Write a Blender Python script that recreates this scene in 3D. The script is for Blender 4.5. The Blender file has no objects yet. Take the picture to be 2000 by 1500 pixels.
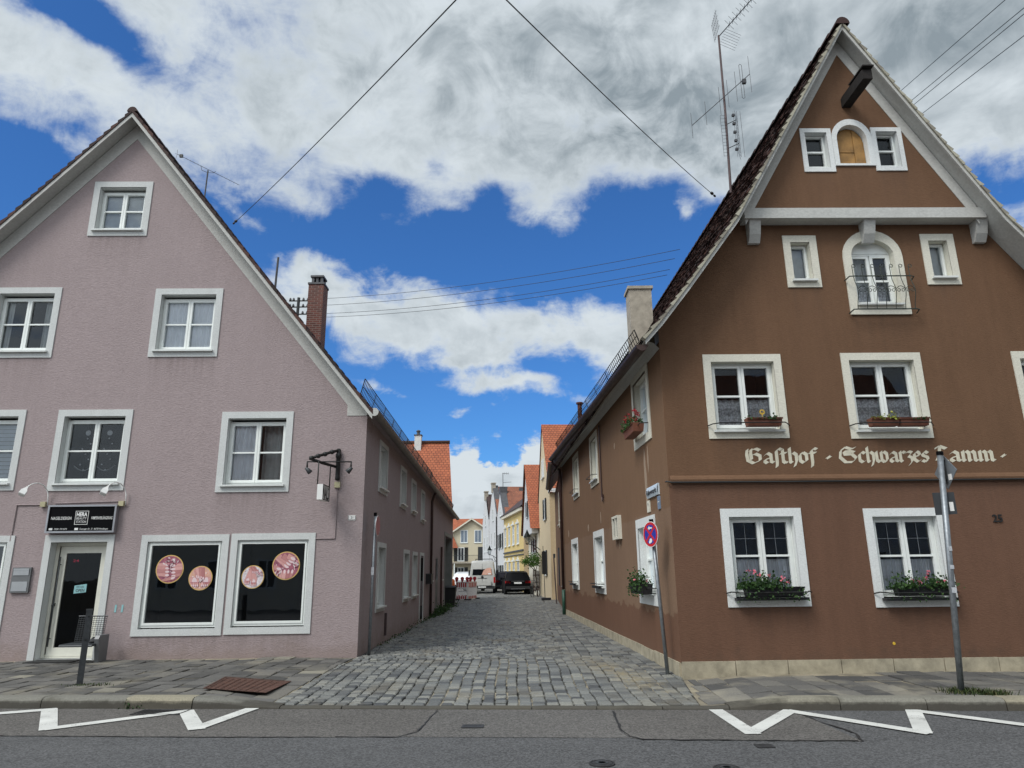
import bpy, bmesh, math, random
from mathutils import Vector, Matrix, geometry
R = random.Random(7)
rad = math.radians
scene = bpy.context.scene
COL = scene.collection

# ------------------------------------------------------------ camera
CAM_Z, PITCH, ROLL = 1.65, rad(15.0), rad(0.7)
fw = Vector((0, math.cos(PITCH), math.sin(PITCH)))
up0 = Vector((0, -math.sin(PITCH), math.cos(PITCH)))
rt0 = Vector((1, 0, 0))
rt = rt0 * math.cos(ROLL) - up0 * math.sin(ROLL)
up = rt0 * math.sin(ROLL) + up0 * math.cos(ROLL)
cam_data = bpy.data.cameras.new("camera")
cam = bpy.data.objects.new("camera", cam_data)
COL.objects.link(cam)
M3 = Matrix((rt, up, -fw)).transposed()
cam.matrix_world = Matrix.Translation((0, 0, CAM_Z)) @ M3.to_4x4()
cam_data.sensor_width = 36.0
cam_data.lens = 36.0 * 1370 / 2000
cam_data.clip_end = 3000
scene.camera = cam

# ------------------------------------------------------------ exposure
vs = scene.view_settings
vs.view_transform = 'Standard'
vs.look = 'None'
vs.gamma = 1.0
vs.exposure = 0.0
vs.use_curve_mapping = False

# ------------------------------------------------------------ node helpers
def nd(nt, typ, props=None, **ins):
    n = nt.nodes.new(typ)
    for k, v in (props or {}).items():
        setattr(n, k, v)
    for k, v in ins.items():
        key = int(k[1:]) if k[0] == 'i' and k[1:].isdigit() else k.replace('_', ' ')
        s = n.inputs[key]
        if isinstance(v, bpy.types.NodeSocket):
            nt.links.new(v, s)
        else:
            s.default_value = v
    return n

def mth(nt, op, a, b=None, c=None, clamp=False):
    n = nt.nodes.new('ShaderNodeMath')
    n.operation = op
    n.use_clamp = clamp
    for i, v in enumerate((a, b, c)):
        if v is None:
            continue
        if isinstance(v, bpy.types.NodeSocket):
            nt.links.new(v, n.inputs[i])
        else:
            n.inputs[i].default_value = v
    return n.outputs[0]

def mixc(nt, fac, a, b, mode='MIX'):
    n = nt.nodes.new('ShaderNodeMix')
    n.data_type = 'RGBA'
    n.blend_type = mode
    for s, v in ((n.inputs[0], fac), (n.inputs[6], a), (n.inputs[7], b)):
        if isinstance(v, bpy.types.NodeSocket):
            nt.links.new(v, s)
        else:
            s.default_value = v if not isinstance(v, tuple) or len(v) == 4 else (*v, 1)
    return n.outputs[2]

def ramp(nt, fac, stops, interp='LINEAR'):
    n = nt.nodes.new('ShaderNodeValToRGB')
    nt.links.new(fac, n.inputs[0])
    cr = n.color_ramp
    cr.interpolation = interp
    while len(cr.elements) > 1:
        cr.elements.remove(cr.elements[-1])
    cr.elements[0].position = stops[0][0]
    def col(c):
        return (c, c, c, 1) if isinstance(c, (int, float)) else (*c, 1)
    cr.elements[0].color = col(stops[0][1])
    for p, c in stops[1:]:
        e = cr.elements.new(p)
        e.color = col(c)
    return n.outputs[0]

def noise(nt, vec, scale, detail=4, rough=0.55, dist=0.0):
    n = nd(nt, 'ShaderNodeTexNoise', Scale=scale, Detail=detail, Roughness=rough, Distortion=dist)
    if vec is not None:
        nt.links.new(vec, n.inputs['Vector'])
    return n.outputs[0]

# ------------------------------------------------------------ sky
SUN_AZ, SUN_EL = rad(-138), rad(50)       # azimuth from +Y towards +X
world = bpy.data.worlds.new("World")
scene.world = world
world.use_nodes = True
wt = world.node_tree
wt.nodes.clear()
w_tc = nd(wt, 'ShaderNodeTexCoord')
w_d = nd(wt, 'ShaderNodeVectorMath', {'operation': 'NORMALIZE'}, i0=w_tc.outputs['Generated']).outputs[0]
w_s = nd(wt, 'ShaderNodeSeparateXYZ', i0=w_d)
wx, wy, wz = w_s.outputs[0], w_s.outputs[1], w_s.outputs[2]
az = mth(wt, 'MULTIPLY', mth(wt, 'ARCTAN2', wx, wy), 57.2958)
el = mth(wt, 'MULTIPLY', mth(wt, 'ARCSINE', wz), 57.2958)
sky = nd(wt, 'ShaderNodeTexSky', {'sky_type': 'NISHITA', 'sun_disc': False, 'sun_elevation': SUN_EL,
                                  'sun_rotation': SUN_AZ, 'air_density': 1.0, 'dust_density': 0.6, 'ozone_density': 2.5})
# cloud plane coordinates: clouds shrink towards the horizon
hz = mth(wt, 'ADD', mth(wt, 'MAXIMUM', wz, 0.0), 0.22)
cpx = mth(wt, 'DIVIDE', wx, hz)
cpy = mth(wt, 'DIVIDE', wy, hz)
cvec = nd(wt, 'ShaderNodeCombineXYZ', i0=cpx, i1=cpy, i2=wz).outputs[0]
nA = noise(wt, cvec, 2.6, 10, 0.62, 0.35)
nB = noise(wt, nd(wt, 'ShaderNodeVectorMath', {'operation': 'ADD'}, i0=cvec, i1=(7.3, 2.1, 4.0)).outputs[0], 1.9, 5, 0.58, 0.4)
nC = noise(wt, cvec, 9.0, 8, 0.68, 0.3)
nD = noise(wt, w_d, 13.0, 9, 0.6, 0.5)
# edges of the hand placed banks are broken up by noise in angle
nW = nd(wt, 'ShaderNodeTexNoise', Scale=5.5, Detail=6, Roughness=0.6)
wt.links.new(w_d, nW.inputs['Vector'])
wsep = nd(wt, 'ShaderNodeSeparateColor', i0=nW.outputs['Color'])
azw = mth(wt, 'ADD', az, mth(wt, 'MULTIPLY', mth(wt, 'SUBTRACT', wsep.outputs[0], 0.5), 9.0))
elw = mth(wt, 'ADD', el, mth(wt, 'MULTIPLY', mth(wt, 'SUBTRACT', wsep.outputs[1], 0.5), 5.0))
base = ramp(wt, mth(wt, 'DIVIDE', elw, 90.0, clamp=True),
            [(0, .56), (.035, .56), (.06, .35), (.09, .2), (.14, .2), (.18, .26), (.205, .46), (.235, .42), (.262, .2), (.29, .22), (.318, .66), (.36, .84), (1.0, .8)])
cov = mth(wt, 'SUBTRACT', base, 0.5)
BLOBS = [(-35.1, 36.9, 3.9, 1.05, -.85, -22), (-39.2, 36.7, 2.0, .63, -.35, 0), (-39.1, 25.6, 2.9, 1.6, -.8, -20),
         (-36.2, 29.5, 1.2, .5, -.25, 0), (-11.5, 29.9, 2.2, .87, -.4, 0), (-6.6, 32.2, .94, .79, -.16, 0),
         (-1.4, 29.3, 1.63, 1.13, -.4, 0), (11.6, 28.1, 4.3, 1.9, -.75, 0), (5.2, 27.0, 2.3, 1.2, .45, 0),
         (15.8, 27.9, 1.0, 1.1, .5, 0), (-6.7, 26.1, 11.8, 1.4, -.25, 0), (9.1, 23.4, 4.0, 1.4, -.25, 0),
         (-17.5, 23.7, 1.95, 1.27, .3, 0), (-22.2, 26.2, 1.9, .96, .5, 0), (-13.1, 20.6, 5.8, 2.6, .40, 0),
         (-4.4, 20.0, 7.5, 2.1, .30, 0), (3.6, 18.8, 4.0, 1.6, .30, 0), (-4.0, 16.9, 4.0, .8, .36, 0),
         (12.2, 24.5, 2.0, 1.0, .4, 0), (8.9, 20.9, 2.6, 1.85, .2, 0), (8.7, 17.6, 1.95, 1.86, .35, 0),
         (-4.3, 14.9, 3.0, .6, .42, 0), (1.3, 14.9, 2.1, .6, .46, 0), (-8.6, 13.3, 3.0, .74, .2, -15),
         (-12.8, 16.2, 3.0, .65, .2, 0), (-19.0, 22.0, 2.5, 2.4, .3, 0), (-3.4, 8.0, 1.5, 2.0, .8, 0),
         (.45, 7.4, 1.6, 1.7, .75, 0), (-1.8, 5.6, 4.6, 1.4, .6, 0), (3.6, 6.2, 2.5, 2.4, .3, 0),
         (34.6, 33.0, 12.0, 12.0, .4, 0), (-4.5, 12.9, 4.5, .45, .26, 6), (4.0, 13.6, 3.5, .4, .22, -5), (-12.5, 14.6, 3.5, .5, .3, -8), (-1.6, 9.3, .9, .7, -.35, 0), (-9.5, 11.0, 4, 1.2, -.15, 0)]
cum = None
for (a0, e0, sa, se, amp, ro) in BLOBS:
    da = mth(wt, 'SUBTRACT', azw, a0)
    de = mth(wt, 'SUBTRACT', elw, e0)
    c, s = math.cos(rad(ro)), math.sin(rad(ro))
    p = mth(wt, 'ADD', mth(wt, 'MULTIPLY', da, c / sa), mth(wt, 'MULTIPLY', de, s / sa))
    q = mth(wt, 'ADD', mth(wt, 'MULTIPLY', da, -s / se), mth(wt, 'MULTIPLY', de, c / se))
    r2 = mth(wt, 'ADD', mth(wt, 'MULTIPLY', p, p), mth(wt, 'MULTIPLY', q, q))
    g = mth(wt, 'MULTIPLY', mth(wt, 'EXPONENT', mth(wt, 'MULTIPLY', r2, -0.6)), amp)
    cov = mth(wt, 'ADD', cov, g)
    if e0 < 9 and amp > .5:
        cum = g if cum is None else mth(wt, 'ADD', cum, g)
n1 = mth(wt, 'MULTIPLY', mth(wt, 'SUBTRACT', nA, 0.5), 0.75)
n3 = mth(wt, 'MULTIPLY', mth(wt, 'SUBTRACT', nC, 0.5), 0.48)
n4 = mth(wt, 'MULTIPLY', mth(wt, 'SUBTRACT', nD, 0.5), nd(wt, 'ShaderNodeMapRange', i0=elw, i1=24.0, i2=31.0, i3=1.15, i4=0.55).outputs[0])
dens = mth(wt, 'ADD', cov, mth(wt, 'ADD', n1, mth(wt, 'ADD', n3, n4)))
# away from the gap over the lane the sky is overcast
behind = nd(wt, 'ShaderNodeMapRange', {'interpolation_type': 'SMOOTHSTEP'}, i0=mth(wt, 'ABSOLUTE', az), i1=46.0, i2=75.0, i3=0.0, i4=0.55).outputs[0]
dens = mth(wt, 'ADD', dens, behind)
soft = nd(wt, 'ShaderNodeMapRange', i0=elw, i1=8.0, i2=14.0, i3=0.06, i4=0.36).outputs[0]
mask = nd(wt, 'ShaderNodeMapRange', {'interpolation_type': 'SMOOTHSTEP'}, i0=dens, i1=-0.08, i2=soft, i3=0.0, i4=1.0).outputs[0]
# thick cloud is grey underneath, thin cloud and the far cumulus are white
thick = nd(wt, 'ShaderNodeMapRange', {'interpolation_type': 'SMOOTHSTEP'}, i0=dens, i1=0.10, i2=0.52, i3=0.0, i4=1.0).outputs[0]
gB = nd(wt, 'ShaderNodeMapRange', {'interpolation_type': 'SMOOTHSTEP'}, i0=nB, i1=0.38, i2=0.62, i3=0.0, i4=1.0).outputs[0]
gD = nd(wt, 'ShaderNodeMapRange', i0=nD, i1=0.3, i2=0.7, i3=0.0, i4=0.4).outputs[0]
grey = mth(wt, 'MULTIPLY', thick, mth(wt, 'ADD', mth(wt, 'MULTIPLY', gB, 0.72), gD), clamp=True)
lowc = ramp(wt, mth(wt, 'DIVIDE', elw, 90.0, clamp=True), [(0, 0.0), (.07, 0.05), (.15, .35), (.27, .5), (.35, 1.0)])
und = nd(wt, 'ShaderNodeMapRange', {'interpolation_type': 'SMOOTHSTEP'}, i0=elw, i1=7.4, i2=4.6, i3=0.0, i4=0.55).outputs[0]
und = mth(wt, 'MULTIPLY', und, nd(wt, 'ShaderNodeMapRange', i0=nD, i1=.35, i2=.6, i3=.5, i4=1.0).outputs[0])
grey = mth(wt, 'MAXIMUM', mth(wt, 'MULTIPLY', grey, lowc), mth(wt, 'MULTIPLY', und, nd(wt, 'ShaderNodeMapRange', i0=elw, i1=3.4, i2=4.6, i3=0.0, i4=1.0).outputs[0]))
# relief: the side of each billow towards the hidden sun is lighter
def relief(vec, off, sc, det, ro, di):
    a_ = noise(wt, vec, sc, det, ro, di)
    b_ = noise(wt, nd(wt, 'ShaderNodeVectorMath', {'operation': 'ADD'}, i0=vec, i1=off).outputs[0], sc, det, ro, di)
    return mth(wt, 'SUBTRACT', a_, b_)
rl = mth(wt, 'ADD', mth(wt, 'MULTIPLY', relief(cvec, (-.07, -.05, .05), 2.6, 8, .6, .35), 1.0), mth(wt, 'MULTIPLY', relief(w_d, (-.012, -.004, .014), 13.0, 7, .58, .5), .75))
gsum = None
for (a0, e0, sa, se, amp) in [(-9, 38, 10, 4.5, .60), (9, 39.5, 10, 5, .60), (17, 34.5, 6, 3.5, .45), (-19, 40, 5, 3, .40), (-2, 33.5, 5, 2, .25), (33, 34, 9, 7, .40), (-27, 33, 3, 1.2, .2)]:
    p = mth(wt, 'MULTIPLY', mth(wt, 'SUBTRACT', azw, a0), 1 / sa); q = mth(wt, 'MULTIPLY', mth(wt, 'SUBTRACT', elw, e0), 1 / se)
    g = mth(wt, 'MULTIPLY', mth(wt, 'EXPONENT', mth(wt, 'MULTIPLY', mth(wt, 'ADD', mth(wt, 'MULTIPLY', p, p), mth(wt, 'MULTIPLY', q, q)), -.7)), amp)
    gsum = g if gsum is None else mth(wt, 'ADD', gsum, g)
gsum = mth(wt, 'MULTIPLY', gsum, nd(wt, 'ShaderNodeMapRange', i0=nD, i1=.32, i2=.62, i3=.55, i4=1.15).outputs[0])
rl_ = rl
grey = mth(wt, 'ADD', mth(wt, 'ADD', mth(wt, 'MULTIPLY', grey, .50), mth(wt, 'MULTIPLY', mth(wt, 'MULTIPLY', gsum, thick), nd(wt, 'ShaderNodeMapRange', i0=nB, i1=.35, i2=.65, i3=.25, i4=.85).outputs[0])), mth(wt, 'MULTIPLY', rl, mth(wt, 'ADD', mth(wt, 'MULTIPLY', thick, .75), .45)), clamp=True)
ccol = mixc(wt, grey, (.68, .745, .79), (.27, .325, .365))
# the side of the sky where the hidden sun stands is brighter
sd = Vector((math.sin(SUN_AZ) * math.cos(SUN_EL), math.cos(SUN_AZ) * math.cos(SUN_EL), math.sin(SUN_EL)))
dt = nd(wt, 'ShaderNodeVectorMath', {'operation': 'DOT_PRODUCT'}, i0=w_d, i1=tuple(sd)).outputs['Value']
glow = nd(wt, 'ShaderNodeMapRange', {'interpolation_type': 'SMOOTHSTEP'}, i0=dt, i1=0.35, i2=1.0, i3=1.0, i4=2.4).outputs[0]
ccol = nd(wt, 'ShaderNodeVectorMath', {'operation': 'SCALE'}, i0=ccol, Scale=glow).outputs[0]
SKY_STRENGTH = 0.10
blue = mixc(wt, 1.0, sky.outputs[0], (.42, .88, 1.42), 'MULTIPLY')
cl_em = nd(wt, 'ShaderNodeVectorMath', {'operation': 'SCALE'}, i0=ccol, Scale=1.0 / SKY_STRENGTH).outputs[0]
wcol = mixc(wt, mask, blue, cl_em)
bg = nd(wt, 'ShaderNodeBackground', Color=wcol, Strength=SKY_STRENGTH)
wo = nd(wt, 'ShaderNodeOutputWorld', Surface=bg.outputs[0])

sun_d = bpy.data.lights.new("sun", 'SUN')
sun_d.energy = 2.2
sun_d.angle = rad(22)
sun_d.color = (1.0, .965, .91)
sun = bpy.data.objects.new("sun", sun_d)
COL.objects.link(sun)
sun.rotation_euler = (-sd).to_track_quat('-Z', 'Y').to_euler()
sun.location = sd * 60

# ------------------------------------------------------------ materials
MATS = {}
def newmat(name):
    m = bpy.data.materials.new(name)
    m.use_nodes = True
    nt = m.node_tree
    b = nt.nodes['Principled BSDF']
    MATS[name] = m
    return m, nt, b

def pos(nt):
    return nd(nt, 'ShaderNodeNewGeometry').outputs['Position']

def bump(nt, b, h, strength, dist=0.01):
    bn = nd(nt, 'ShaderNodeBump', Strength=strength, Distance=dist, Height=h)
    nt.links.new(bn.outputs[0], b.inputs['Normal'])

def plain(name, col, rough=.6, metal=0.0, var=.12, vscale=6.0, bmp=0.0, bscale=60.0, spec=None):
    m, nt, b = newmat(name)
    p = pos(nt)
    n = noise(nt, p, vscale, 5, .6)
    f = nd(nt, 'ShaderNodeMapRange', i0=n, i1=.3, i2=.7, i3=1 - var, i4=1 + var).outputs[0]
    c = nd(nt, 'ShaderNodeVectorMath', {'operation': 'SCALE'}, i0=(*col,), Scale=f).outputs[0]
    nt.links.new(c, b.inputs['Base Color'])
    b.inputs['Roughness'].default_value = rough
    b.inputs['Metallic'].default_value = metal
    if spec is not None:
        b.inputs['Specular IOR Level'].default_value = spec
    if bmp:
        bump(nt, b, noise(nt, p, bscale, 4, .6), bmp, .006)
    return m

def island(name, stops, rough=.8, bmp=.3, bscale=40, spec=.3, dirt=None, fine=.12, foot=None):
    m, nt, b = newmat(name)
    g = nd(nt, 'ShaderNodeNewGeometry')
    c = ramp(nt, g.outputs['Random Per Island'], stops)
    n = noise(nt, g.outputs['Position'], 45, 4, .65)
    f = nd(nt, 'ShaderNodeMapRange', i0=n, i1=.25, i2=.75, i3=1 - fine, i4=1 + fine).outputs[0]
    c = nd(nt, 'ShaderNodeVectorMath', {'operation': 'SCALE'}, i0=c, Scale=f).outputs[0]
    if dirt:
        dn = noise(nt, g.outputs['Position'], dirt[1], 5, .6)
        df = nd(nt, 'ShaderNodeMapRange', {'interpolation_type': 'SMOOTHSTEP'}, i0=dn, i1=.5, i2=.72, i3=0, i4=dirt[2]).outputs[0]
        c = mixc(nt, df, c, dirt[0])
    if name == 'sett':                        # sand swept against the right hand side of the lane mouth
        pr_ = nd(nt, 'ShaderNodeSeparateXYZ', i0=nd(nt, 'ShaderNodeVectorMath', {'operation': 'SUBTRACT'}, i0=g.outputs['Position'], i1=(1.62, 12.0, 0)).outputs[0])
        sk = mth(nt, 'ADD', mth(nt, 'MULTIPLY', pr_.outputs[0], 1.0), mth(nt, 'MULTIPLY', pr_.outputs[1], .22))
        e = mth(nt, 'EXPONENT', mth(nt, 'MULTIPLY', mth(nt, 'ADD', mth(nt, 'POWER', mth(nt, 'ABSOLUTE', mth(nt, 'MULTIPLY', sk, 3.0)), 2.0), mth(nt, 'POWER', mth(nt, 'ABSOLUTE', mth(nt, 'MULTIPLY', pr_.outputs[1], .55)), 2.0)), -1.0))
        sn = nd(nt, 'ShaderNodeMapRange', i0=noise(nt, g.outputs['Position'], 6, 6, .7), i1=.38, i2=.62, i3=0.0, i4=.95).outputs[0]
        c = mixc(nt, mth(nt, 'MULTIPLY', e, sn), c, (.27, .225, .14))
    if foot:                                  # gutter grime, with the shade of the front face painted in, low down
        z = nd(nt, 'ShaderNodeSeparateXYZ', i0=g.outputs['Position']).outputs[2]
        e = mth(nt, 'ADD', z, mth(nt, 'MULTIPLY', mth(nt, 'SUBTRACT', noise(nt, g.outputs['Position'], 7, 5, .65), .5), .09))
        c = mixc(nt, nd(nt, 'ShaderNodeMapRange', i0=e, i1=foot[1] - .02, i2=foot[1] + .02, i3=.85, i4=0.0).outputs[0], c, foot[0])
    nt.links.new(c, b.inputs['Base Color'])
    b.inputs['Roughness'].default_value = rough
    b.inputs['Specular IOR Level'].default_value = spec
    if bmp:
        bump(nt, b, noise(nt, g.outputs['Position'], bscale, 4, .6), bmp, .006)
    return m

def plaster(name, col, rough_scale, strength, streak=.10, blot=.10, low=None, stain=None, stretch=(1, 1, 1.6), drips=None):
    """painted render: grain, large blotches and faint vertical run-off streaks"""
    m, nt, b = newmat(name)
    p = pos(nt)
    big = noise(nt, p, .7, 5, .6)
    sv = nd(nt, 'ShaderNodeVectorMath', {'operation': 'MULTIPLY'}, i0=p, i1=(3.2, 3.2, .22)).outputs[0]
    st = noise(nt, sv, 1.6, 6, .62)
    mid = noise(nt, p, 7, 4, .6)
    f = mth(nt, 'ADD', mth(nt, 'MULTIPLY', mth(nt, 'SUBTRACT', big, .5), 2 * blot),
            mth(nt, 'ADD', mth(nt, 'MULTIPLY', mth(nt, 'SUBTRACT', st, .5), 2 * streak),
                mth(nt, 'MULTIPLY', mth(nt, 'SUBTRACT', mid, .5), .12)))
    gv = nd(nt, 'ShaderNodeVectorMath', {'operation': 'MULTIPLY'}, i0=p, i1=stretch).outputs[0]
    gr = noise(nt, gv, rough_scale, 3, .65)
    f = mth(nt, 'ADD', f, mth(nt, 'MULTIPLY', mth(nt, 'SUBTRACT', gr, .5), .5))
    c = (*col,)
    z = nd(nt, 'ShaderNodeSeparateXYZ', i0=p).outputs[2]
    if low:                                   # a lower coat of another paint up to an uneven line
        for (h, lc, soft) in low:
            edge = mth(nt, 'ADD', z, mth(nt, 'MULTIPLY', mth(nt, 'SUBTRACT', noise(nt, p, 1.8, 3, .5), .5), soft))
            k = nd(nt, 'ShaderNodeMapRange', i0=edge, i1=h - .015, i2=h + .015, i3=1.0, i4=0.0).outputs[0]
            c = mixc(nt, k, c, lc)
    c = nd(nt, 'ShaderNodeVectorMath', {'operation': 'SCALE'}, i0=c, Scale=mth(nt, 'ADD', f, 1.0)).outputs[0]
    if drips:                                 # run-off under the window sills
        dvec, lst = drips
        uu = nd(nt, 'ShaderNodeVectorMath', {'operation': 'DOT_PRODUCT'}, i0=nd(nt, 'ShaderNodeVectorMath', {'operation': 'SUBTRACT'}, i0=p, i1=dvec[0]).outputs[0], i1=dvec[1]).outputs['Value']
        sn = nd(nt, 'ShaderNodeMapRange', i0=noise(nt, nd(nt, 'ShaderNodeVectorMath', {'operation': 'MULTIPLY'}, i0=p, i1=(9, 9, .35)).outputs[0], 1.5, 4, .6), i1=.38, i2=.66, i3=0.0, i4=1.0).outputs[0]
        tot = None
        for (ua, ub, zt) in lst:
            inu = nd(nt, 'ShaderNodeMapRange', {'interpolation_type': 'SMOOTHSTEP'}, i0=mth(nt, 'ABSOLUTE', mth(nt, 'SUBTRACT', uu, (ua + ub) / 2)), i1=(ub - ua) / 2 - .12, i2=(ub - ua) / 2 + .04, i3=1.0, i4=0.0).outputs[0]
            dz = mth(nt, 'SUBTRACT', zt, z)
            fall = mth(nt, 'MULTIPLY', mth(nt, 'EXPONENT', mth(nt, 'MULTIPLY', dz, -2.6)), mth(nt, 'GREATER_THAN', dz, 0.0))
            g_ = mth(nt, 'MULTIPLY', inu, fall)
            tot = g_ if tot is None else mth(nt, 'MAXIMUM', tot, g_)
        k = mth(nt, 'MULTIPLY', mth(nt, 'MULTIPLY', tot, mth(nt, 'ADD', mth(nt, 'MULTIPLY', sn, .75), .25)), .30)
        c = mixc(nt, k, c, (.085, .06, .05))
    if stain:                                 # splash-water dirt with a ragged edge near the ground
        e = mth(nt, 'ADD', z, mth(nt, 'MULTIPLY', mth(nt, 'SUBTRACT', noise(nt, p, 3.5, 6, .65), .5), .9))
        k = nd(nt, 'ShaderNodeMapRange', {'interpolation_type': 'SMOOTHSTEP'}, i0=e, i1=.12, i2=.5, i3=.55, i4=0.0).outputs[0]
        c = mixc(nt, k, c, stain)
    nt.links.new(c, b.inputs['Base Color'])
    b.inputs['Roughness'].default_value = .9
    b.inputs['Specular IOR Level'].default_value = .2
    bump(nt, b, gr, strength, .012)
    return m

MAUVE_DRIPS = (((-3.06, 14.45, 0), (.99978, .02094, 0)), [(-6.4, -5.1, 9.04), (-4.75, -3.27, 6.19), (-8.2, -6.8, 6.19), (-6.43, -4.89, 3.35), (-3.03, -1.54, 3.29), (-4.4, -2.65, .53), (-2.6, -.93, .54)])
BROWN_DRIPS = (((2.52, 11.4, 0), (.99985, .01745, 0)), [(.75, 2.05, 3.73), (3.08, 4.45, 3.71), (.8, 2.1, 1.08), (3.1, 4.4, 1.05), (2.33, 2.93, 6.4), (4.8, 5.4, 6.44), (3.35, 4.45, 5.88), (2.8, 3.3, 8.54), (4.1, 4.66, 8.56), (0, 7.4, 3.02)])
plaster('mauve_render', (.345, .282, .282), 20, 1.0, .07, .08, drips=MAUVE_DRIPS, stain=(.25, .195, .175), stretch=(1, 1, 2.2))
plaster('brown_render', (.152, .085, .050), 34, .38, .17, .17, drips=BROWN_DRIPS, low=[(3.0, (.150, .081, .053), .02)], stain=(.10, .066, .048), stretch=(.55, .55, 2.4))
plaster('brown_side_render', (.195, .115, .068), 30, .2, .12, .10,
        low=[(2.64, (.215, .135, .088), .16), (.98, (.160, .085, .054), .5)], stain=(.15, .09, .06))
plaster('cream_render', (.66, .54, .36), 20, .15, .03, .04)
plaster('tan_render', (.55, .42, .26), 20, .15, .03, .04)
plaster('yellow_render', (.66, .50, .22), 20, .15, .03, .04)
plaster('white_render', (.62, .62, .62), 20, .15, .04, .04)
plaster('pale_render', (.68, .63, .52), 20, .15, .03, .04)
plaster('greige_render', (.55, .49, .36), 20, .15, .03, .04)
plaster('trim_paint', (.58, .595, .585), 40, .25, .08, .05)
plaster('white_trim', (.70, .72, .71), 40, .2, .07, .05)
plaster('verge_paint', (.50, .50, .475), 18, .15, .08, .06)
plaster('old_cream_paint', (.66, .64, .55), 30, .2, .07, .06)
plain('frame_white', (.80, .83, .80), .35, var=.04)
plain('frame_cream', (.70, .69, .60), .4, var=.06)
plain('sill_metal', (.66, .68, .66), .35, var=.06)
plain('dark_gap', (.035, .035, .035), .8)
plain('room_dark', (.030, .028, .027), .9, var=.4, vscale=1.5)
plain('curtain_white', (.88, .90, .93), .9, var=.10, vscale=3)
plain('curtain_grey', (.52, .54, .53), .9, var=.15, vscale=5)
plain('blind_grey', (.58, .63, .68), .7, var=.05)
plain('black_iron', (.012, .012, .012), .5, var=.3, vscale=25, bmp=.4, bscale=50)
plain('galvanised', (.24, .26, .28), .45, .6, var=.22, vscale=18)
plain('dark_steel', (.055, .06, .065), .5, .3, var=.25, vscale=14)
plain('zinc_gutter', (.22, .20, .18), .5, .4, var=.25, vscale=4)
plain('copper_gutter', (.050, .030, .026), .5, .35, var=.35, vscale=4)
plain('brown_pipe', (.055, .028, .026), .45, .1, var=.3, vscale=5)
plain('green_pipe', (.02, .075, .05), .5, var=.3)
plain('sign_black', (.003, .003, .004), .4, var=.1, spec=.08)
plain('sign_white', (.78, .78, .76), .5, var=.03)
plain('aluminium', (.36, .36, .38), .3, .7, var=.08)
plain('box_beige', (.46, .42, .26), .6, var=.1)
plain('lamp_white', (.80, .80, .78), .4, var=.03)
plain('wood_old', (.010, .007, .006), .9, var=.5, vscale=9, bmp=.9, bscale=24)
plain('wood_golden', (.30, .16, .045), .6, var=.35, vscale=5, bmp=.3)
plain('terracotta', (.17, .06, .035), .7, var=.15)
plain('planter_black', (.012, .012, .014), .5, var=.2)
plain('soil', (.03, .02, .014), .95, var=.4)
plain('sticker_cyan', (.25, .48, .50), .6, var=.08)
plain('sticker_grey', (.50, .52, .55), .6, var=.2, vscale=30)
plain('sign_red', (.50, .02, .03), .4, var=.08)
plain('sign_blue', (.02, .04, .32), .4, var=.08)
plain('sign_faded_red', (.42, .16, .17), .5, var=.12)
plain('sign_back', (.20, .22, .24), .5, .4, var=.15)
plain('sign_back_dark', (.045, .05, .055), .55, .2, var=.2)
plain('enamel_blue_white', (.58, .66, .72), .35, var=.05)
plain('enamel_blue', (.19, .25, .34), .4, var=.08)
plain('gold_rim', (.62, .42, .14), .5, var=.05)
plain('skin_pink', (.66, .36, .36), .6, var=.18, vscale=9)
plain('skin_tan', (.66, .37, .28), .6, var=.18, vscale=9)
plain('print_rose', (.30, .09, .13), .6, var=.5, vscale=22)
plain('print_white', (.68, .62, .65), .6, var=.25, vscale=26)
plain('nail_pale', (.74, .58, .60), .35, var=.05)
plain('rust_plate', (.085, .040, .028), .85, .1, var=.5, vscale=16, bmp=.6, bscale=90)
plain('cast_iron', (.045, .045, .047), .6, .4, var=.3, vscale=30, bmp=.5, bscale=90)
plain('rubber_mat', (.02, .02, .02), .95, var=.2)
def worn_paint():
    m, nt, b = newmat('white_paint_road')
    p = pos(nt)
    w = nd(nt, 'ShaderNodeMapRange', {'interpolation_type': 'SMOOTHSTEP'}, i0=mth(nt, 'ADD', mth(nt, 'MULTIPLY', noise(nt, p, 55, 4, .7), .6), mth(nt, 'MULTIPLY', noise(nt, p, 4.5, 4, .6), .4)), i1=.54, i2=.64, i3=0.0, i4=.75).outputs[0]
    c = mixc(nt, w, (.60, .60, .57), (.15, .145, .138))
    f = nd(nt, 'ShaderNodeMapRange', i0=noise(nt, p, 2.2, 4, .6), i1=.3, i2=.7, i3=.82, i4=1.08).outputs[0]
    nt.links.new(nd(nt, 'ShaderNodeVectorMath', {'operation': 'SCALE'}, i0=c, Scale=f).outputs[0], b.inputs['Base Color'])
    b.inputs['Roughness'].default_value = .8
worn_paint()
plain('tar', (.016, .016, .017), .6, var=.3)
plain('stone_plinth', (.36, .32, .235), .9, var=.28, vscale=5, bmp=.5, bscale=28)
plain('lead_dark', (.07, .07, .075), .6, .1, var=.3, vscale=4)
plain('shutter_dark', (.022, .024, .026), .6, var=.2)
plain('shutter_red', (.055, .022, .022), .6, var=.2)
plain('chimney_render', (.36, .32, .26), .9, var=.25, vscale=4, bmp=.4)
plain('chimney_white', (.62, .62, .60), .8, var=.1)
plain('tyre', (.012, .012, .013), .85, var=.2)
plain('rim_alloy', (.35, .36, .38), .35, .8, var=.1)
plain('car_black', (.003, .003, .004), .45, .0, var=.1, spec=.08)
plain('car_violet', (.010, .009, .016), .4, .0, var=.1, spec=.15)
plain('car_white', (.68, .69, .70), .25, var=.03)
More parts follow.
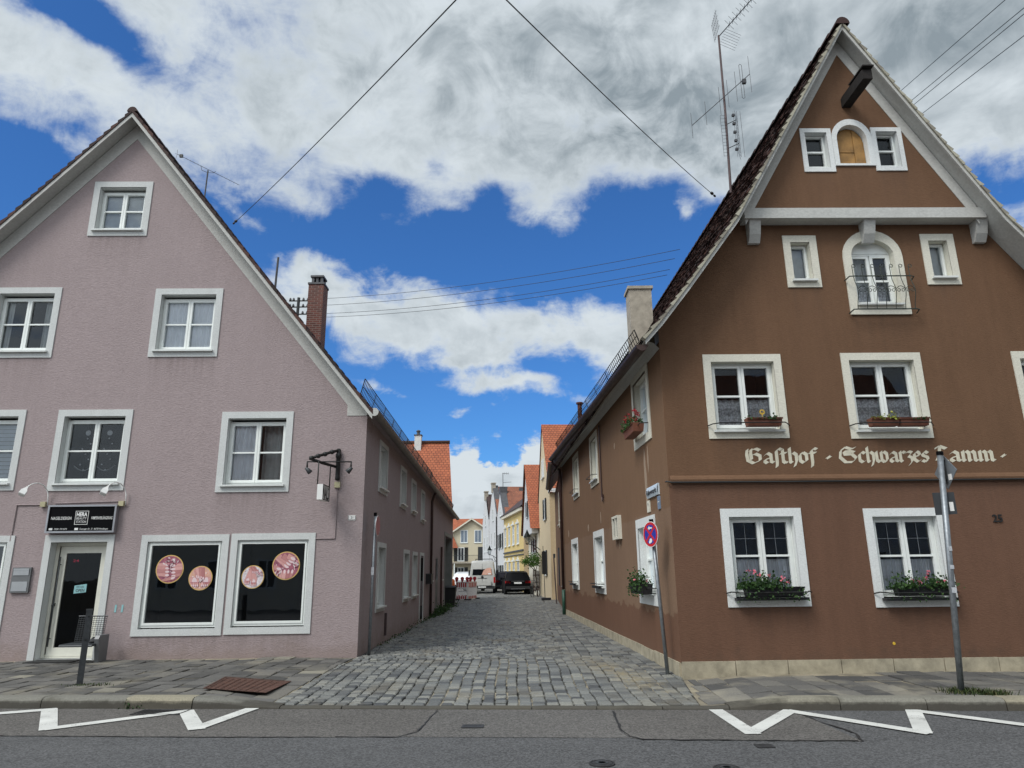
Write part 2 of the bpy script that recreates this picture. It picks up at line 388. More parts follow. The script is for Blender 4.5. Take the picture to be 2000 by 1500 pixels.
plain('van_white', (.46, .455, .43), .35, var=.08)
plain('tail_red', (.35, .01, .012), .25, var=.1)
plain('plastic_black', (.014, .014, .015), .6, var=.2)
plain('plate_white', (.70, .70, .68), .5, var=.03)
plain('barrier_white', (.72, .70, .68), .5, var=.06)
plain('barrier_red', (.42, .02, .03), .5, var=.1)
plain('orange_plastic', (.70, .14, .02), .5, var=.1)
plain('bark', (.06, .042, .03), .9, var=.4, vscale=20)
plain('bloom_pink', (.70, .16, .22), .6, var=.2, vscale=30)
plain('bloom_red', (.45, .012, .03), .6, var=.25, vscale=30)
plain('bloom_yellow', (.70, .45, .04), .6, var=.2, vscale=30)
plain('glass_lamp', (.13, .16, .16), .1, var=.05)
plain('lamp_green', (.006, .011, .010), .5, var=.2, spec=.12)
plain('letter_cream', (.62, .58, .46), .85, var=.12, vscale=12)
plain('wire_dark', (.02, .02, .022), .6)
plain('antenna_metal', (.07, .07, .075), .5, .4, var=.2)
plain('rust_pole', (.09, .06, .06), .7, .2, var=.3, vscale=8)
plain('gate_grey', (.20, .21, .20), .7, var=.15, vscale=3)
plain('door_pale', (.50, .53, .50), .6, var=.08)
plain('letterbox_metal', (.42, .43, .44), .35, .6, var=.08)
plain('letterbox_grey', (.16, .165, .17), .5, .3, var=.08)
plain('verdigris_iron', (.045, .055, .045), .6, .2, var=.3, vscale=20)
plain('patch_filler', (.33, .24, .17), .9, var=.12)
island('print_skin', [(0, (.42, .17, .17)), (.4, (.58, .29, .27)), (1, (.72, .42, .40))], .6, 0)
island('print_petal', [(0, (.50, .36, .38)), (.5, (.74, .66, .66)), (.8, (.56, .20, .26)), (1, (.22, .10, .12))], .6, 0)
island('leaf', [(0, (.012, .035, .010)), (.5, (.024, .062, .014)), (1, (.050, .10, .022))], .6, 0)
island('leaf_vine', [(0, (.022, .060, .010)), (.5, (.048, .115, .016)), (1, (.095, .18, .03))], .6, 0)
island('leaf_yellow', [(0, (.10, .13, .02)), (.5, (.22, .24, .04)), (1, (.36, .34, .07))], .6, 0)
island('grass_blade', [(0, (.018, .032, .008)), (.6, (.035, .058, .014)), (1, (.08, .075, .03))], .8, 0)
island('tile_dark', [(0, (.020, .011, .010)), (.4, (.034, .017, .015)), (.75, (.052, .024, .020)), (.9, (.09, .040, .030)), (1, (.03, .022, .020))], .75, .4, 30, .3, dirt=((.05, .05, .042), 1.2, .45))
island('tile_redbrown', [(0, (.05, .020, .018)), (.5, (.085, .032, .025)), (1, (.13, .045, .035))], .75, .4, 30, .3)
island('lichen_tile', [(0, (.30, .28, .22)), (.5, (.42, .40, .32)), (1, (.20, .18, .15))], .9, .4, 30, .2)
island('sett', [(0, (.062, .065, .068)), (.16, (.098, .102, .102)), (.45, (.145, .149, .143)), (.75, (.185, .188, .176)), (.94, (.235, .232, .205)), (1, (.085, .088, .090))], .6, .7, 55, .35,
       dirt=((.135, .11, .07), .9, .5), fine=.3)
island('sett_far', [(0, (.068, .069, .069)), (.12, (.098, .10, .098)), (.45, (.134, .135, .128)), (.75, (.173, .172, .158)), (.9, (.22, .216, .192)), (1, (.089, .09, .09))], .58, .6, 45, .4,
       dirt=((.085, .072, .05), .7, .5), fine=.3)
island('slab', [(0, (.070, .068, .065)), (.35, (.098, .095, .09)), (.8, (.135, .130, .122)), (.96, (.16, .15, .13)), (1, (.25, .235, .19))], .85, .5, 70, .25,
       dirt=((.30, .27, .20), .9, .45), fine=.2)
island('slab_right', [(0, (.065, .064, .063)), (.4, (.105, .102, .098)), (.85, (.15, .143, .13)), (1, (.20, .19, .165))], .85, .5, 70, .25,
       dirt=((.33, .30, .23), 1.3, .5), fine=.22)
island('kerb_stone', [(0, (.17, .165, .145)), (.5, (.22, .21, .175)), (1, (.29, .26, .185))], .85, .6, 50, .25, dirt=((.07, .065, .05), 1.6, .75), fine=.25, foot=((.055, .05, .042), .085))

def tiles_mat(name, c1, c2, dark, sx, sz):
    """clay tiles as courses, for roofs far down the lane"""
    m, nt, b = newmat(name)
    uv = nd(nt, 'ShaderNodeUVMap').outputs[0]
    br = nd(nt, 'ShaderNodeTexBrick', {'offset': .5}, Vector=uv, Color1=(*c1, 1), Color2=(*c2, 1), Mortar=(*dark, 1), Scale=1.0, Mortar_Size=.014, Mortar_Smooth=.4, Bias=0.0, Brick_Width=sx, Row_Height=sz)
    n = noise(nt, uv, .8, 4, .6)
    f = nd(nt, 'ShaderNodeMapRange', i0=n, i1=.3, i2=.7, i3=.8, i4=1.2).outputs[0]
    c = nd(nt, 'ShaderNodeVectorMath', {'operation': 'SCALE'}, i0=br.outputs[0], Scale=f).outputs[0]
    nt.links.new(c, b.inputs['Base Color'])
    b.inputs['Roughness'].default_value = .8
    sp = nd(nt, 'ShaderNodeSeparateXYZ', i0=uv)
    saw = mth(nt, 'FRACT', mth(nt, 'DIVIDE', sp.outputs[1], sz))
    bump(nt, b, mth(nt, 'ADD', saw, mth(nt, 'MULTIPLY', br.outputs[1], -.6)), .8, .03)
    return m
tiles_mat('roof_red', (.42, .125, .055), (.34, .095, .043), (.13, .04, .022), .21, .19)
tiles_mat('roof_red_dull', (.33, .12, .065), (.22, .08, .05), (.09, .04, .025), .21, .19)
tiles_mat('roof_brown', (.075, .045, .04), (.05, .03, .028), (.02, .012, .012), .21, .19)

def brick_mat(name):
    m, nt, b = newmat(name)
    uv = nd(nt, 'ShaderNodeUVMap').outputs[0]
    br = nd(nt, 'ShaderNodeTexBrick', {'offset': .5}, Vector=uv, Color1=(.15, .048, .035, 1), Color2=(.085, .032, .026, 1), Mortar=(.20, .15, .13, 1), Scale=1.0, Mortar_Size=.010, Brick_Width=.24, Row_Height=.078)
    nt.links.new(br.outputs[0], b.inputs['Base Color'])
    b.inputs['Roughness'].default_value = .9
    bump(nt, b, br.outputs[1], -.6, .01)
brick_mat('brick')

def asphalt(name, c, patch=.25, warm=0.0):
    m, nt, b = newmat(name)
    p = pos(nt)
    big = noise(nt, p, .35, 5, .6)
    sp = nd(nt, 'ShaderNodeTexVoronoi', Scale=62.0)
    nt.links.new(p, sp.inputs['Vector'])
    spc = nd(nt, 'ShaderNodeSeparateColor', i0=sp.outputs['Color']).outputs[0]
    fine = noise(nt, p, 180, 3, .7)
    sv = nd(nt, 'ShaderNodeVectorMath', {'operation': 'MULTIPLY'}, i0=p, i1=(.25, 1.6, 1)).outputs[0]
    tr = noise(nt, sv, 1.0, 5, .6)
    f = mth(nt, 'ADD', 1.0, mth(nt, 'ADD', mth(nt, 'MULTIPLY', mth(nt, 'SUBTRACT', big, .5), 2 * patch),
            mth(nt, 'ADD', mth(nt, 'MULTIPLY', mth(nt, 'SUBTRACT', spc, .5), .9),
                mth(nt, 'ADD', mth(nt, 'MULTIPLY', mth(nt, 'SUBTRACT', fine, .5), .9), mth(nt, 'MULTIPLY', mth(nt, 'SUBTRACT', tr, .5), .35)))))
    sp2 = nd(nt, 'ShaderNodeMapRange', {'interpolation_type': 'SMOOTHSTEP'}, i0=noise(nt, p, 1.3, 6, .68), i1=.60, i2=.74, i3=1.0, i4=.72).outputs[0]
    cc = nd(nt, 'ShaderNodeVectorMath', {'operation': 'SCALE'}, i0=c, Scale=mth(nt, 'MULTIPLY', f, sp2)).outputs[0]
    nt.links.new(cc, b.inputs['Base Color'])
    b.inputs['Roughness'].default_value = .85
    b.inputs['Specular IOR Level'].default_value = .3
    bump(nt, b, mth(nt, 'ADD', spc, fine), .6, .006)
asphalt('asphalt', (.092, .092, .094))
asphalt('asphalt_old', (.112, .105, .098), .3)
asphalt('asphalt_gap', (.118, .112, .106), .3)
plain('joint_dark', (.040, .037, .030), .95, var=.5, vscale=9)
plain('joint_sand', (.23, .20, .145), .95, var=.45, vscale=3)
plain('earth', (.07, .06, .045), .95, var=.3)

def glass_mat(name, tint, refl):
    m, nt, b = newmat(name)
    nt.nodes.remove(b)
    out = nt.nodes['Material Output']
    tr = nd(nt, 'ShaderNodeBsdfTransparent', Color=(*tint, 1))
    gl = nd(nt, 'ShaderNodeBsdfGlossy', Color=(.9, .95, 1, 1), Roughness=.015)
    n = noise(nt, pos(nt), 1.7, 2, .5)
    bn = nd(nt, 'ShaderNodeBump', Strength=.06, Distance=.02, Height=n)
    nt.links.new(bn.outputs[0], gl.inputs['Normal'])
    fr = nd(nt, 'ShaderNodeFresnel', IOR=1.5)
    k = mth(nt, 'MULTIPLY', fr.outputs[0], refl, clamp=True)
    mx = nd(nt, 'ShaderNodeMixShader', i0=k, i1=tr.outputs[0], i2=gl.outputs[0])
    nt.links.new(mx.outputs[0], out.inputs[0])
glass_mat('glass', (.88, .90, .90), 1.0)
glass_mat('glass_dark', (.55, .57, .59), 2.0)
glass_mat('glass_door', (.35, .36, .38), .5)
glass_mat('glass_bright', (.92, .94, .95), 1.6)
plain('car_glass', (.006, .007, .009), .12, var=.05, spec=.3)

def lace_mat():
    m, nt, b = newmat('lace')
    out = nt.nodes['Material Output']
    p = pos(nt)
    v = nd(nt, 'ShaderNodeTexVoronoi', Scale=30.0)
    nt.links.new(p, v.inputs['Vector'])
    z = nd(nt, 'ShaderNodeSeparateXYZ', i0=p).outputs[2]
    band = mth(nt, 'FRACT', mth(nt, 'MULTIPLY', z, 4.2))
    solid = nd(nt, 'ShaderNodeMapRange', {'interpolation_type': 'SMOOTHSTEP'}, i0=band, i1=.35, i2=.55, i3=.0, i4=-.22).outputs[0]
    k = mth(nt, 'SUBTRACT', nd(nt, 'ShaderNodeMapRange', i0=v.outputs[0], i1=.34, i2=.66, i3=.0, i4=.34).outputs[0], solid, clamp=True)
    b.inputs['Base Color'].default_value = (.90, .91, .94, 1)
    b.inputs['Roughness'].default_value = .9
    t = nd(nt, 'ShaderNodeBsdfTransparent')
    mx = nd(nt, 'ShaderNodeMixShader', i0=k, i1=b.outputs[0], i2=t.outputs[0])
    nt.links.new(mx.outputs[0], out.inputs[0])
lace_mat()
# ------------------------------------------------------------ geometry helpers
class Fr:
    """a wall frame: u along the wall, n out of the wall, z up"""
    def __init__(s, o, U, N=None):
        s.o = Vector((o[0], o[1], o[2] if len(o) > 2 else 0))
        s.U = Vector((U[0], U[1], 0)).normalized()
        s.N = Vector((N[0], N[1], 0)).normalized() if N else Vector((s.U.y, -s.U.x, 0))
    def __call__(s, u, n, z):
        return s.o + s.U * u + s.N * n + Vector((0, 0, z))
    def sub(s, u, n, z, ang=0.0):
        a = ang
        U = s.U * math.cos(a) + s.N * math.sin(a)
        N = s.N * math.cos(a) - s.U * math.sin(a)
        return Fr(s(u, n, z), U, N)
WORLD = Fr((0, 0, 0), (1, 0), (0, 1))      # u = x, n = y
LF = Fr((-3.06, 14.45), (math.cos(rad(1.2)), math.sin(rad(1.2))))
RF = Fr((2.52, 11.4), (math.cos(rad(1.0)), math.sin(rad(1.0))))
LW = Fr((-3.06, 14.45), (-.00348, 1.0))
RW = Fr((2.52, 11.4), (-.0385, 1.0), (-1, -.0385))

class MB:
    def __init__(s):
        s.v, s.f, s.uv = [], [], {}
    def poly(s, pts, flip=False, uv=None):
        i = len(s.v)
        s.v += [Vector(p) for p in pts]
        idx = list(range(i, i + len(pts)))
        if flip:
            idx.reverse()
            if uv: uv = uv[::-1]
        if uv: s.uv[len(s.f)] = uv
        s.f.append(idx)
    def box(s, F, u0, u1, n0, n1, z0, z1, skip=''):
        p = [F(u, n, z) for z in (z0, z1) for n in (n0, n1) for u in (u0, u1)]
        i = len(s.v)
        s.v += p
        q = {'b': (0, 2, 3, 1), 't': (4, 5, 7, 6), 'k': (0, 1, 5, 4), 'f': (2, 6, 7, 3), 'l': (0, 4, 6, 2), 'r': (1, 3, 7, 5)}
        # orientation of the frame decides the winding
        hand = F.U.cross(F.N).z > 0
        for k, a in q.items():
            if k in skip: continue
            s.f.append([i + j for j in (a if hand else a[::-1])])
    def ring(s, F, o, h, n0, n1):
        """rectangular ring between outer rect o and hole h=(u0,u1,z0,z1), front at n1"""
        (a, b, c, d), (e, f, g, k) = o, h
        s.box(F, a, e, n0, n1, c, d); s.box(F, f, b, n0, n1, c, d)
        s.box(F, e, f, n0, n1, k, d, 'lr'); s.box(F, e, f, n0, n1, c, g, 'lr')
    def prism(s, F, pts, n0, n1, caps=True):
        """(u,z) polygon pushed from n0 to n1 along the frame's normal"""
        m = len(pts)
        ar = sum(pts[i][0] * pts[(i + 1) % m][1] - pts[(i + 1) % m][0] * pts[i][1] for i in range(m))
        if ar < 0: pts = pts[::-1]
        right = F.U.cross(Vector((0, 0, 1))).dot(F.N) > 0     # u x z points along n
        i = len(s.v)
        s.v += [F(u, n0, z) for u, z in pts] + [F(u, n1, z) for u, z in pts]
        A, B = list(range(i, i + m)), list(range(i + m, i + 2 * m))
        if caps:
            s.f.append(B if right else B[::-1])
            s.f.append(A[::-1] if right else A)
        for k in range(m):
            l = (k + 1) % m
            q = [A[k], A[l], B[l], B[k]]
            s.f.append(q if right else q[::-1])
    def tube(s, pts, r, seg=8, r2=None, cap=True):
        pts = [Vector(p) for p in pts]
        rings = []
        prev = None
        for k, p in enumerate(pts):
            t = (pts[min(k + 1, len(pts) - 1)] - pts[max(k - 1, 0)])
            if t.length < 1e-9: t = Vector((0, 0, 1))
            t.normalize()
            if prev is None:
                a = t.cross(Vector((0, 0, 1)))
                if a.length < .05: a = t.cross(Vector((1, 0, 0)))
            else:
                a = prev - t * prev.dot(t)
            a.normalize(); prev = a
            b = t.cross(a)
            rr = r if r2 is None else r + (r2 - r) * k / max(1, len(pts) - 1)
            i = len(s.v)
            for j in range(seg):
                q = 2 * math.pi * j / seg
                s.v.append(p + (a * math.cos(q) + b * math.sin(q)) * rr)
            rings.append(i)
        for k in range(len(rings) - 1):
            for j in range(seg):
                l = (j + 1) % seg
                s.f.append([rings[k] + j, rings[k] + l, rings[k + 1] + l, rings[k + 1] + j])
        if cap:
            s.f.append([rings[0] + j for j in range(seg)][::-1])
            s.f.append([rings[-1] + j for j in range(seg)])
    def lathe(s, c, axis, prof, seg=16):
        """profile [(r, t)] turned about an axis through c"""
        c = Vector(c); ax = Vector(axis).normalized()
        a = ax.cross(Vector((0, 0, 1)))
        if a.length < .05: a = ax.cross(Vector((1, 0, 0)))
        a.normalize(); b = ax.cross(a)
        rings = []
        for r, t in prof:
            i = len(s.v)
            for j in range(seg):
                q = 2 * math.pi * j / seg
                s.v.append(c + ax * t + (a * math.cos(q) + b * math.sin(q)) * r)
            rings.append(i)
        for k in range(len(rings) - 1):
            for j in range(seg):
                l = (j + 1) % seg
                s.f.append([rings[k] + j, rings[k] + l, rings[k + 1] + l, rings[k + 1] + j])
        if prof[0][0] > 1e-4: s.f.append([rings[0] + j for j in range(seg)][::-1])
        if prof[-1][0] > 1e-4: s.f.append([rings[-1] + j for j in range(seg)])
    def disc(s, F, u, z, r, n, seg=28, n0=None):
        pts = [(u + r * math.cos(2 * math.pi * k / seg), z + r * math.sin(2 * math.pi * k / seg)) for k in range(seg)]
        s.prism(F, pts, n - .004 if n0 is None else n0, n)
    def face(s, F, outer, holes=(), n=0.0):
        """a flat wall sheet with real openings"""
        polys = [[Vector((u, z, 0)) for u, z in outer]] + [[Vector((u, z, 0)) for u, z in h] for h in holes]
        flat = [q for p in polys for q in p]
        i = len(s.v)
        s.v += [F(q.x, n, q.y) for q in flat]
        right = F.U.cross(Vector((0, 0, 1))).dot(F.N) > 0
        for t in geometry.tessellate_polygon(polys):
            a, b, c = (flat[k] for k in t)
            ccw = (b - a).cross(c - a).z > 0
            if abs((b - a).cross(c - a).z) < 1e-9: continue
            s.f.append([i + k for k in (t if ccw == right else t[::-1])])
    def leaf(s, p, size, up=.3):
        d = Vector((R.gauss(0, 1), R.gauss(0, 1), R.gauss(0, .6) + up)).normalized()
        a = d.cross(Vector((R.gauss(0, 1), R.gauss(0, 1), R.gauss(0, 1)))).normalized()
        b = d.cross(a)
        sz = size * R.uniform(.6, 1.3)
        p = Vector(p)
        s.poly([p - a * sz * .5, p - b * sz * .42 + d * sz * .08, p + a * sz * .55, p + b * sz * .42 + d * sz * .08])
    def build(s, name, mat, parent=None, smooth=False, recalc=False):
        me = bpy.data.meshes.new(name)
        o = bpy.data.objects.new(name, me)
        org = ORG.get(parent.name, Vector((0, 0, 0))) if parent else Vector((0, 0, 0))
        me.from_pydata([tuple(v - org) for v in s.v], [], s.f)
        if s.uv:
            ul = me.uv_layers.new(name="UVMap")
            for fi, uvs in s.uv.items():
                for li, c in zip(me.polygons[fi].loop_indices, uvs):
                    ul.data[li].uv = c
        if recalc:
            bm = bmesh.new(); bm.from_mesh(me)
            bmesh.ops.recalc_face_normals(bm, faces=bm.faces)
            bm.to_mesh(me); bm.free()
        me.materials.append(MATS[mat])
        if smooth:
            me.polygons.foreach_set('use_smooth', [True] * len(me.polygons))
        COL.objects.link(o)
        if parent:
            o.parent = parent
            ORG[o.name] = org
        return o
ORG = {}

def tag(o, label=None, cat=None, group=None, kind=None):
    if label: o['label'] = label
    if cat: o['category'] = cat
    if group: o['group'] = group
    if kind: o['kind'] = kind
    return o

def thing(name, loc, label, cat, group=None):
    o = bpy.data.objects.new(name, None)
    o.empty_display_size = .2
    COL.objects.link(o)
    o.location = Vector(loc)
    ORG[o.name] = Vector(loc)
    return tag(o, label, cat, group)

def copy_tree(o, parent=None):
    c = o.copy()
    COL.objects.link(c)
    c.parent = parent
    ORG[c.name] = ORG.get(o.name, Vector((0, 0, 0)))
    for ch in list(o.children):
        copy_tree(ch, c)
    return c

def text_mb(mb, s, F, u, n, z, height, width=None, align='L', bold=0.0, shear=0.0):
    """lettering on a frame: glyph outlines become flat faces a hair thick"""
    cu = bpy.data.curves.new("lettering", 'FONT')
    cu.body = s
    cu.size = 1.0
    cu.offset = bold
    cu.shear = shear
    cu.resolution_u = 3
    ob = bpy.data.objects.new("lettering", cu)
    COL.objects.link(ob)
    dg = bpy.context.evaluated_depsgraph_get()
    me = bpy.data.meshes.new_from_object(ob.evaluated_get(dg))
    xs = [v.co.x for v in me.vertices]; ys = [v.co.y for v in me.vertices]
    x0, x1, y0, y1 = min(xs), max(xs), min(ys), max(ys)
    capH = .69
    sy = height / capH
    sx = sy if width is None else width / (x1 - x0)
    w = (x1 - x0) * sx
    off = {'L': 0, 'C': -w / 2, 'R': -w}[align]
    i = len(mb.v)
    right = F.U.cross(Vector((0, 0, 1))).dot(F.N) > 0
    for v in me.vertices:
        mb.v.append(F(u + off + (v.co.x - x0) * sx, n, z + v.co.y * sy))
    for p in me.polygons:
        q = [i + k for k in p.vertices]
        flip = (p.normal.z > 0) != right
        mb.f.append(q[::-1] if flip else q)
    bpy.data.objects.remove(ob); bpy.data.curves.remove(cu); bpy.data.meshes.remove(me)

def rect(u0, u1, z0, z1):
    return [(u0, z0), (u1, z0), (u1, z1), (u0, z1)]

# ------------------------------------------------------------ windows
def sheet(mb, F, u0, u1, n, z0, z1, amp, wl, ph=0.0, steps=None):
    """a hanging cloth with folds"""
    k = steps or max(6, int((u1 - u0) / wl * 6))
    for i in range(k):
        a, b = u0 + (u1 - u0) * i / k, u0 + (u1 - u0) * (i + 1) / k
        na, nb = n + amp * math.sin(a / wl * 6.283 + ph), n + amp * math.sin(b / wl * 6.283 + ph)
        mb.poly([F(a, na, z0), F(b, nb, z0), F(b, nb, z1), F(a, na, z1)])

def make_window(house, F, o, trim=.14, recess=.13, cols=2, bar=.5, curtain=None, trim_mat='trim_paint', frame_mat='frame_white',
                sill=True, sill_mat='sill_metal', glass='glass', proud=.022, fine=False, shadow_box=False, bottom_trim=None, fw_=.046, of=.034, name='window', bevel=0):
    u0, u1, z0, z1 = o
    bt = trim if bottom_trim is None else bottom_trim
    h = (u0 + trim, u1 - trim, z0 + bt, z1 - trim)
    a, b, c, d = h
    t = MB()
    t.ring(F, o, h, 0.001, proud)
    # reveal
    rv = .004
    t.poly([F(a, proud, c), F(a, -recess - .1, c), F(a, -recess - .1, d), F(a, proud, d)])
    t.poly([F(b, -recess - .1, c), F(b, proud, c), F(b, proud, d), F(b, -recess - .1, d)])
    t.poly([F(a, proud, d), F(a, -recess - .1, d), F(b, -recess - .1, d), F(b, proud, d)])
    t.poly([F(a, -recess - .1, c), F(a, proud, c), F(b, proud, c), F(b, -recess - .1, c)])
    w = t.build(name, trim_mat, house)
    f = MB()
    e = .003
    A, B, Cz, D = a + e, b - e, c + e + .02, d - e
    if shadow_box: D -= .05
    n1, n0 = -recess, -recess - .07
    f.ring(F, (A, B, Cz, D), (A + of, B - of, Cz + of + .006, D - of), n0, n1)
    ia, ib, ic, id_ = A + of + .002, B - of - .002, Cz + of + .008, D - of - .002
    wd = (ib - ia) / cols
    p = MB(); fb = MB()
    for k in range(cols):
        x0, x1 = ia + wd * k + .003, ia + wd * (k + 1) - .003
        f.ring(F, (x0, x1, ic, id_), (x0 + fw_, x1 - fw_, ic + fw_ + .01, id_ - fw_), n0 + .01, n1 + .015)
        g0, g1, h0, h1 = x0 + fw_, x1 - fw_, ic + fw_ + .01, id_ - fw_
        if bar:
            zb = h0 + (h1 - h0) * bar
            f.box(F, g0, g1, n0 + .02, n1 + .006, zb - .016, zb + .016, 'lr')
        if fine:
            for (q0, q1) in ((h0, h0 + (h1 - h0) * bar - .016), (h0 + (h1 - h0) * bar + .016, h1)):
                fb.box(F, (g0 + g1) / 2 - .003, (g0 + g1) / 2 + .003, n0 + .045, n0 + .052, q0, q1, 'tb')
                zz = (q0 + q1) / 2 if q0 > h0 + .1 else q0 + (q1 - q0) * .42
                fb.box(F, g0, (g0 + g1) / 2 - .003, n0 + .045, n0 + .052, zz - .003, zz + .003, 'lr')
                fb.box(F, (g0 + g1) / 2 + .003, g1, n0 + .045, n0 + .052, zz - .003, zz + .003, 'lr')
        p.poly([F(g0 - .005, n0 + .038, h0 - .005), F(g1 + .005, n0 + .038, h0 - .005), F(g1 + .005, n0 + .038, h1 + .005), F(g0 - .005, n0 + .038, h1 + .005)])
    f.build('frame', frame_mat, w)
    if fine: fb.build('glazing_bar', 'sign_back', w)
    p.build('pane', glass, w)
    # what stands behind the glass
    rm = MB()
    rn = n0 - .7
    rm.poly([F(a, rn, c), F(b, rn, c), F(b, rn, d), F(a, rn, d)])
    rm.poly([F(a, n0, c), F(a, rn, c), F(a, rn, d), F(a, n0, d)][::-1])
    rm.poly([F(b, n0, c), F(b, rn, c), F(b, rn, d), F(b, n0, d)])
    rm.poly([F(a, n0, d), F(b, n0, d), F(b, rn, d), F(a, rn, d)])
    rm.poly([F(a, n0, c), F(b, n0, c), F(b, rn, c), F(a, rn, c)][::-1])
    rm.build('room', 'room_dark', w)
    if curtain:
        cn = n0 - .025
        for kind in curtain.split('+'):
            cm = MB()
            if kind == 'full':
                sheet(cm, F, ia, ib, cn, ic, id_, .016, .11); cm.build('curtain', 'curtain_white', w, True)
            elif kind == 'left':
                sheet(cm, F, ia, (ia + ib) / 2 - .02, cn, ic, id_, .014, .10); cm.build('curtain', 'curtain_white', w, True)
            elif kind == 'rightgrey':
                sheet(cm, F, (ia + ib) / 2 + .02, ib, cn - .2, ic, id_, .02, .13); cm.build('curtain', 'curtain_grey', w, True)
            elif kind == 'half':
                sheet(cm, F, ia, ib, cn, ic, ic + (id_ - ic) * .46, .014, .07); cm.build('curtain', 'curtain_white', w, True)
            elif kind == 'lace':
                sheet(cm, F, ia, ib, cn, ic + .02, ic + (id_ - ic) * .47, .018, .12); cm.build('curtain', 'lace', w, True)
            elif kind == 'sides':
                sheet(cm, F, ia, ia + (ib - ia) * .16, cn, ic, id_, .016, .07)
                sheet(cm, F, ib - (ib - ia) * .22, ib, cn, ic, id_, .016, .07); cm.build('curtain', 'curtain_grey', w, True)
            elif kind == 'ornament':
                for k in range(2):
                    cu = ia + (ib - ia) * (.30 + .38 * k)
                    cm.disc(F, cu, id_ - .22, .055, cn, n0=cn - .01)
                    for q in range(7):
                        a_ = q / 6; cm.disc(F, cu + .09 * math.sin(q * 2.1), id_ - .34 - .11 * q, .016, cn, 10, n0=cn - .008)
                    cm.tube([F(cu - .2 + .4 * q / 8, cn, ic + .34 - .10 * math.sin(math.pi * q / 8)) for q in range(9)], .008, 4)
                cm.build('hanging_ornament', 'sticker_grey', w)
            elif kind == 'blind':
                k = 0; z = ic
                while z < id_:
                    cm.poly([F(ia, cn, z), F(ib, cn, z), F(ib, cn + .02, z + .075), F(ia, cn + .02, z + .075)]); z += .085
                cm.build('curtain', 'blind_grey', w)
            elif kind == 'roller':
                cm.poly([F(ia, cn, ic), F(ib, cn, ic), F(ib, cn, id_), F(ia, cn, id_)]); cm.build('curtain', 'curtain_grey', w)
    if sill:
        s_ = MB()
        x0, x1 = a + .002, b - .002
        s_.poly([F(x0, -recess + .014, c + .03), F(x0, .08, c + .006), F(x1, .08, c + .006), F(x1, -recess + .014, c + .03)])
        s_.box(F, x0 - .05, x1 + .05, proud + .001, .085, c - .028, c + .007)
        s_.build('sill', sill_mat, w, recalc=True)
    return w, h

def _sf(F, u):
    return F

def hole(o, trim, bt=None):
    u0, u1, z0, z1 = o
    return rect(u0 + trim, u1 - trim, z0 + (trim if bt is None else bt), z1 - trim)

# ------------------------------------------------------------ roofs
def tile_rows(mb, P, Q, length, tw=.18, step=.16, thick=.018, jit=.006, dirv=None):
    """plain tiles on the slope from ridge edge P (a point) to Q (eave) running `length` along dirv"""
    P, Q = Vector(P), Vector(Q)
    d = Q - P
    L = d.length
    d.normalize()
    A = Vector(dirv).normalized()
    n = A.cross(d).normalized()
    if n.z < 0: n = -n
    rows = max(1, int(L / step))
    st = L / rows
    cols = int(length / tw)
    for r in range(rows):
        off = (r % 2) * tw * .5
        for c in range(cols + 1):
            a0 = max(0, c * tw - off); a1 = min(length, (c + 1) * tw - off)
            if a1 - a0 < .03: continue
            a0 += .003; a1 -= .003
            j = R.gauss(0, jit)
            top = P + d * (r * st - .03)
            bot = P + d * ((r + 1) * st + .02 + R.gauss(0, .006))
            t0, t1 = top + n * .004, bot + n * (.026 + j)
            b1 = bot + n * (.026 + j - thick)
            i = len(mb.v)
            mb.v += [t0 + A * a0, t0 + A * a1, t1 + A * a1, t1 + A * a0, b1 + A * a0, b1 + A * a1, top - n * .012 + A * a0, top - n * .012 + A * a1]
            for q in ((0, 1, 2, 3), (3, 2, 5, 4), (0, 3, 4, 6), (1, 7, 5, 2)):
                mb.f.append([i + k for k in q])

def slope_uv(mb, pts, o, ax, ay):
    """a flat roof face with metric uv for the tile pattern"""
    ax, ay, o = Vector(ax).normalized(), Vector(ay).normalized(), Vector(o)
    mb.poly(pts, uv=[((Vector(p) - o).dot(ax), (Vector(p) - o).dot(ay)) for p in pts])
# ------------------------------------------------------------ setting: ground, road, lane, pavements
def structure(mb, name, mat, **k):
    return tag(mb.build(name, mat, None, **k), kind='structure')
def ky(x): return 9.43 - .075 * x
def sm(t):
    t = max(0, min(1, t)); return t * t * (3 - 2 * t)
def zl(x, y): return .025 + .075 * sm((y - ky(x)) / 3.6)
def xl(y): return -3.22 + .16 * max(0, min(1, (y - 9.8) / 4.5)) if y < 14.4 else -3.06 - .00348 * (y - 14.45)
def xr(y):
    if y < 11.4: return 2.28 + .24 * max(0, (y - 9.3) / 2.1)
    return 2.52 - .0385 * (y - 11.4)

g = MB(); g.poly([(-700, -700, -.06), (700, -700, -.06), (700, 900, -.06), (-700, 900, -.06)])
structure(g, 'ground', 'earth')
g = MB()
for k in range(-30, 30, 2):
    g.poly([(k, -9, 0), (k + 2, -9, 0), (k + 2, ky(k + 2), 0), (k, ky(k), 0)])
structure(g, 'road', 'asphalt')
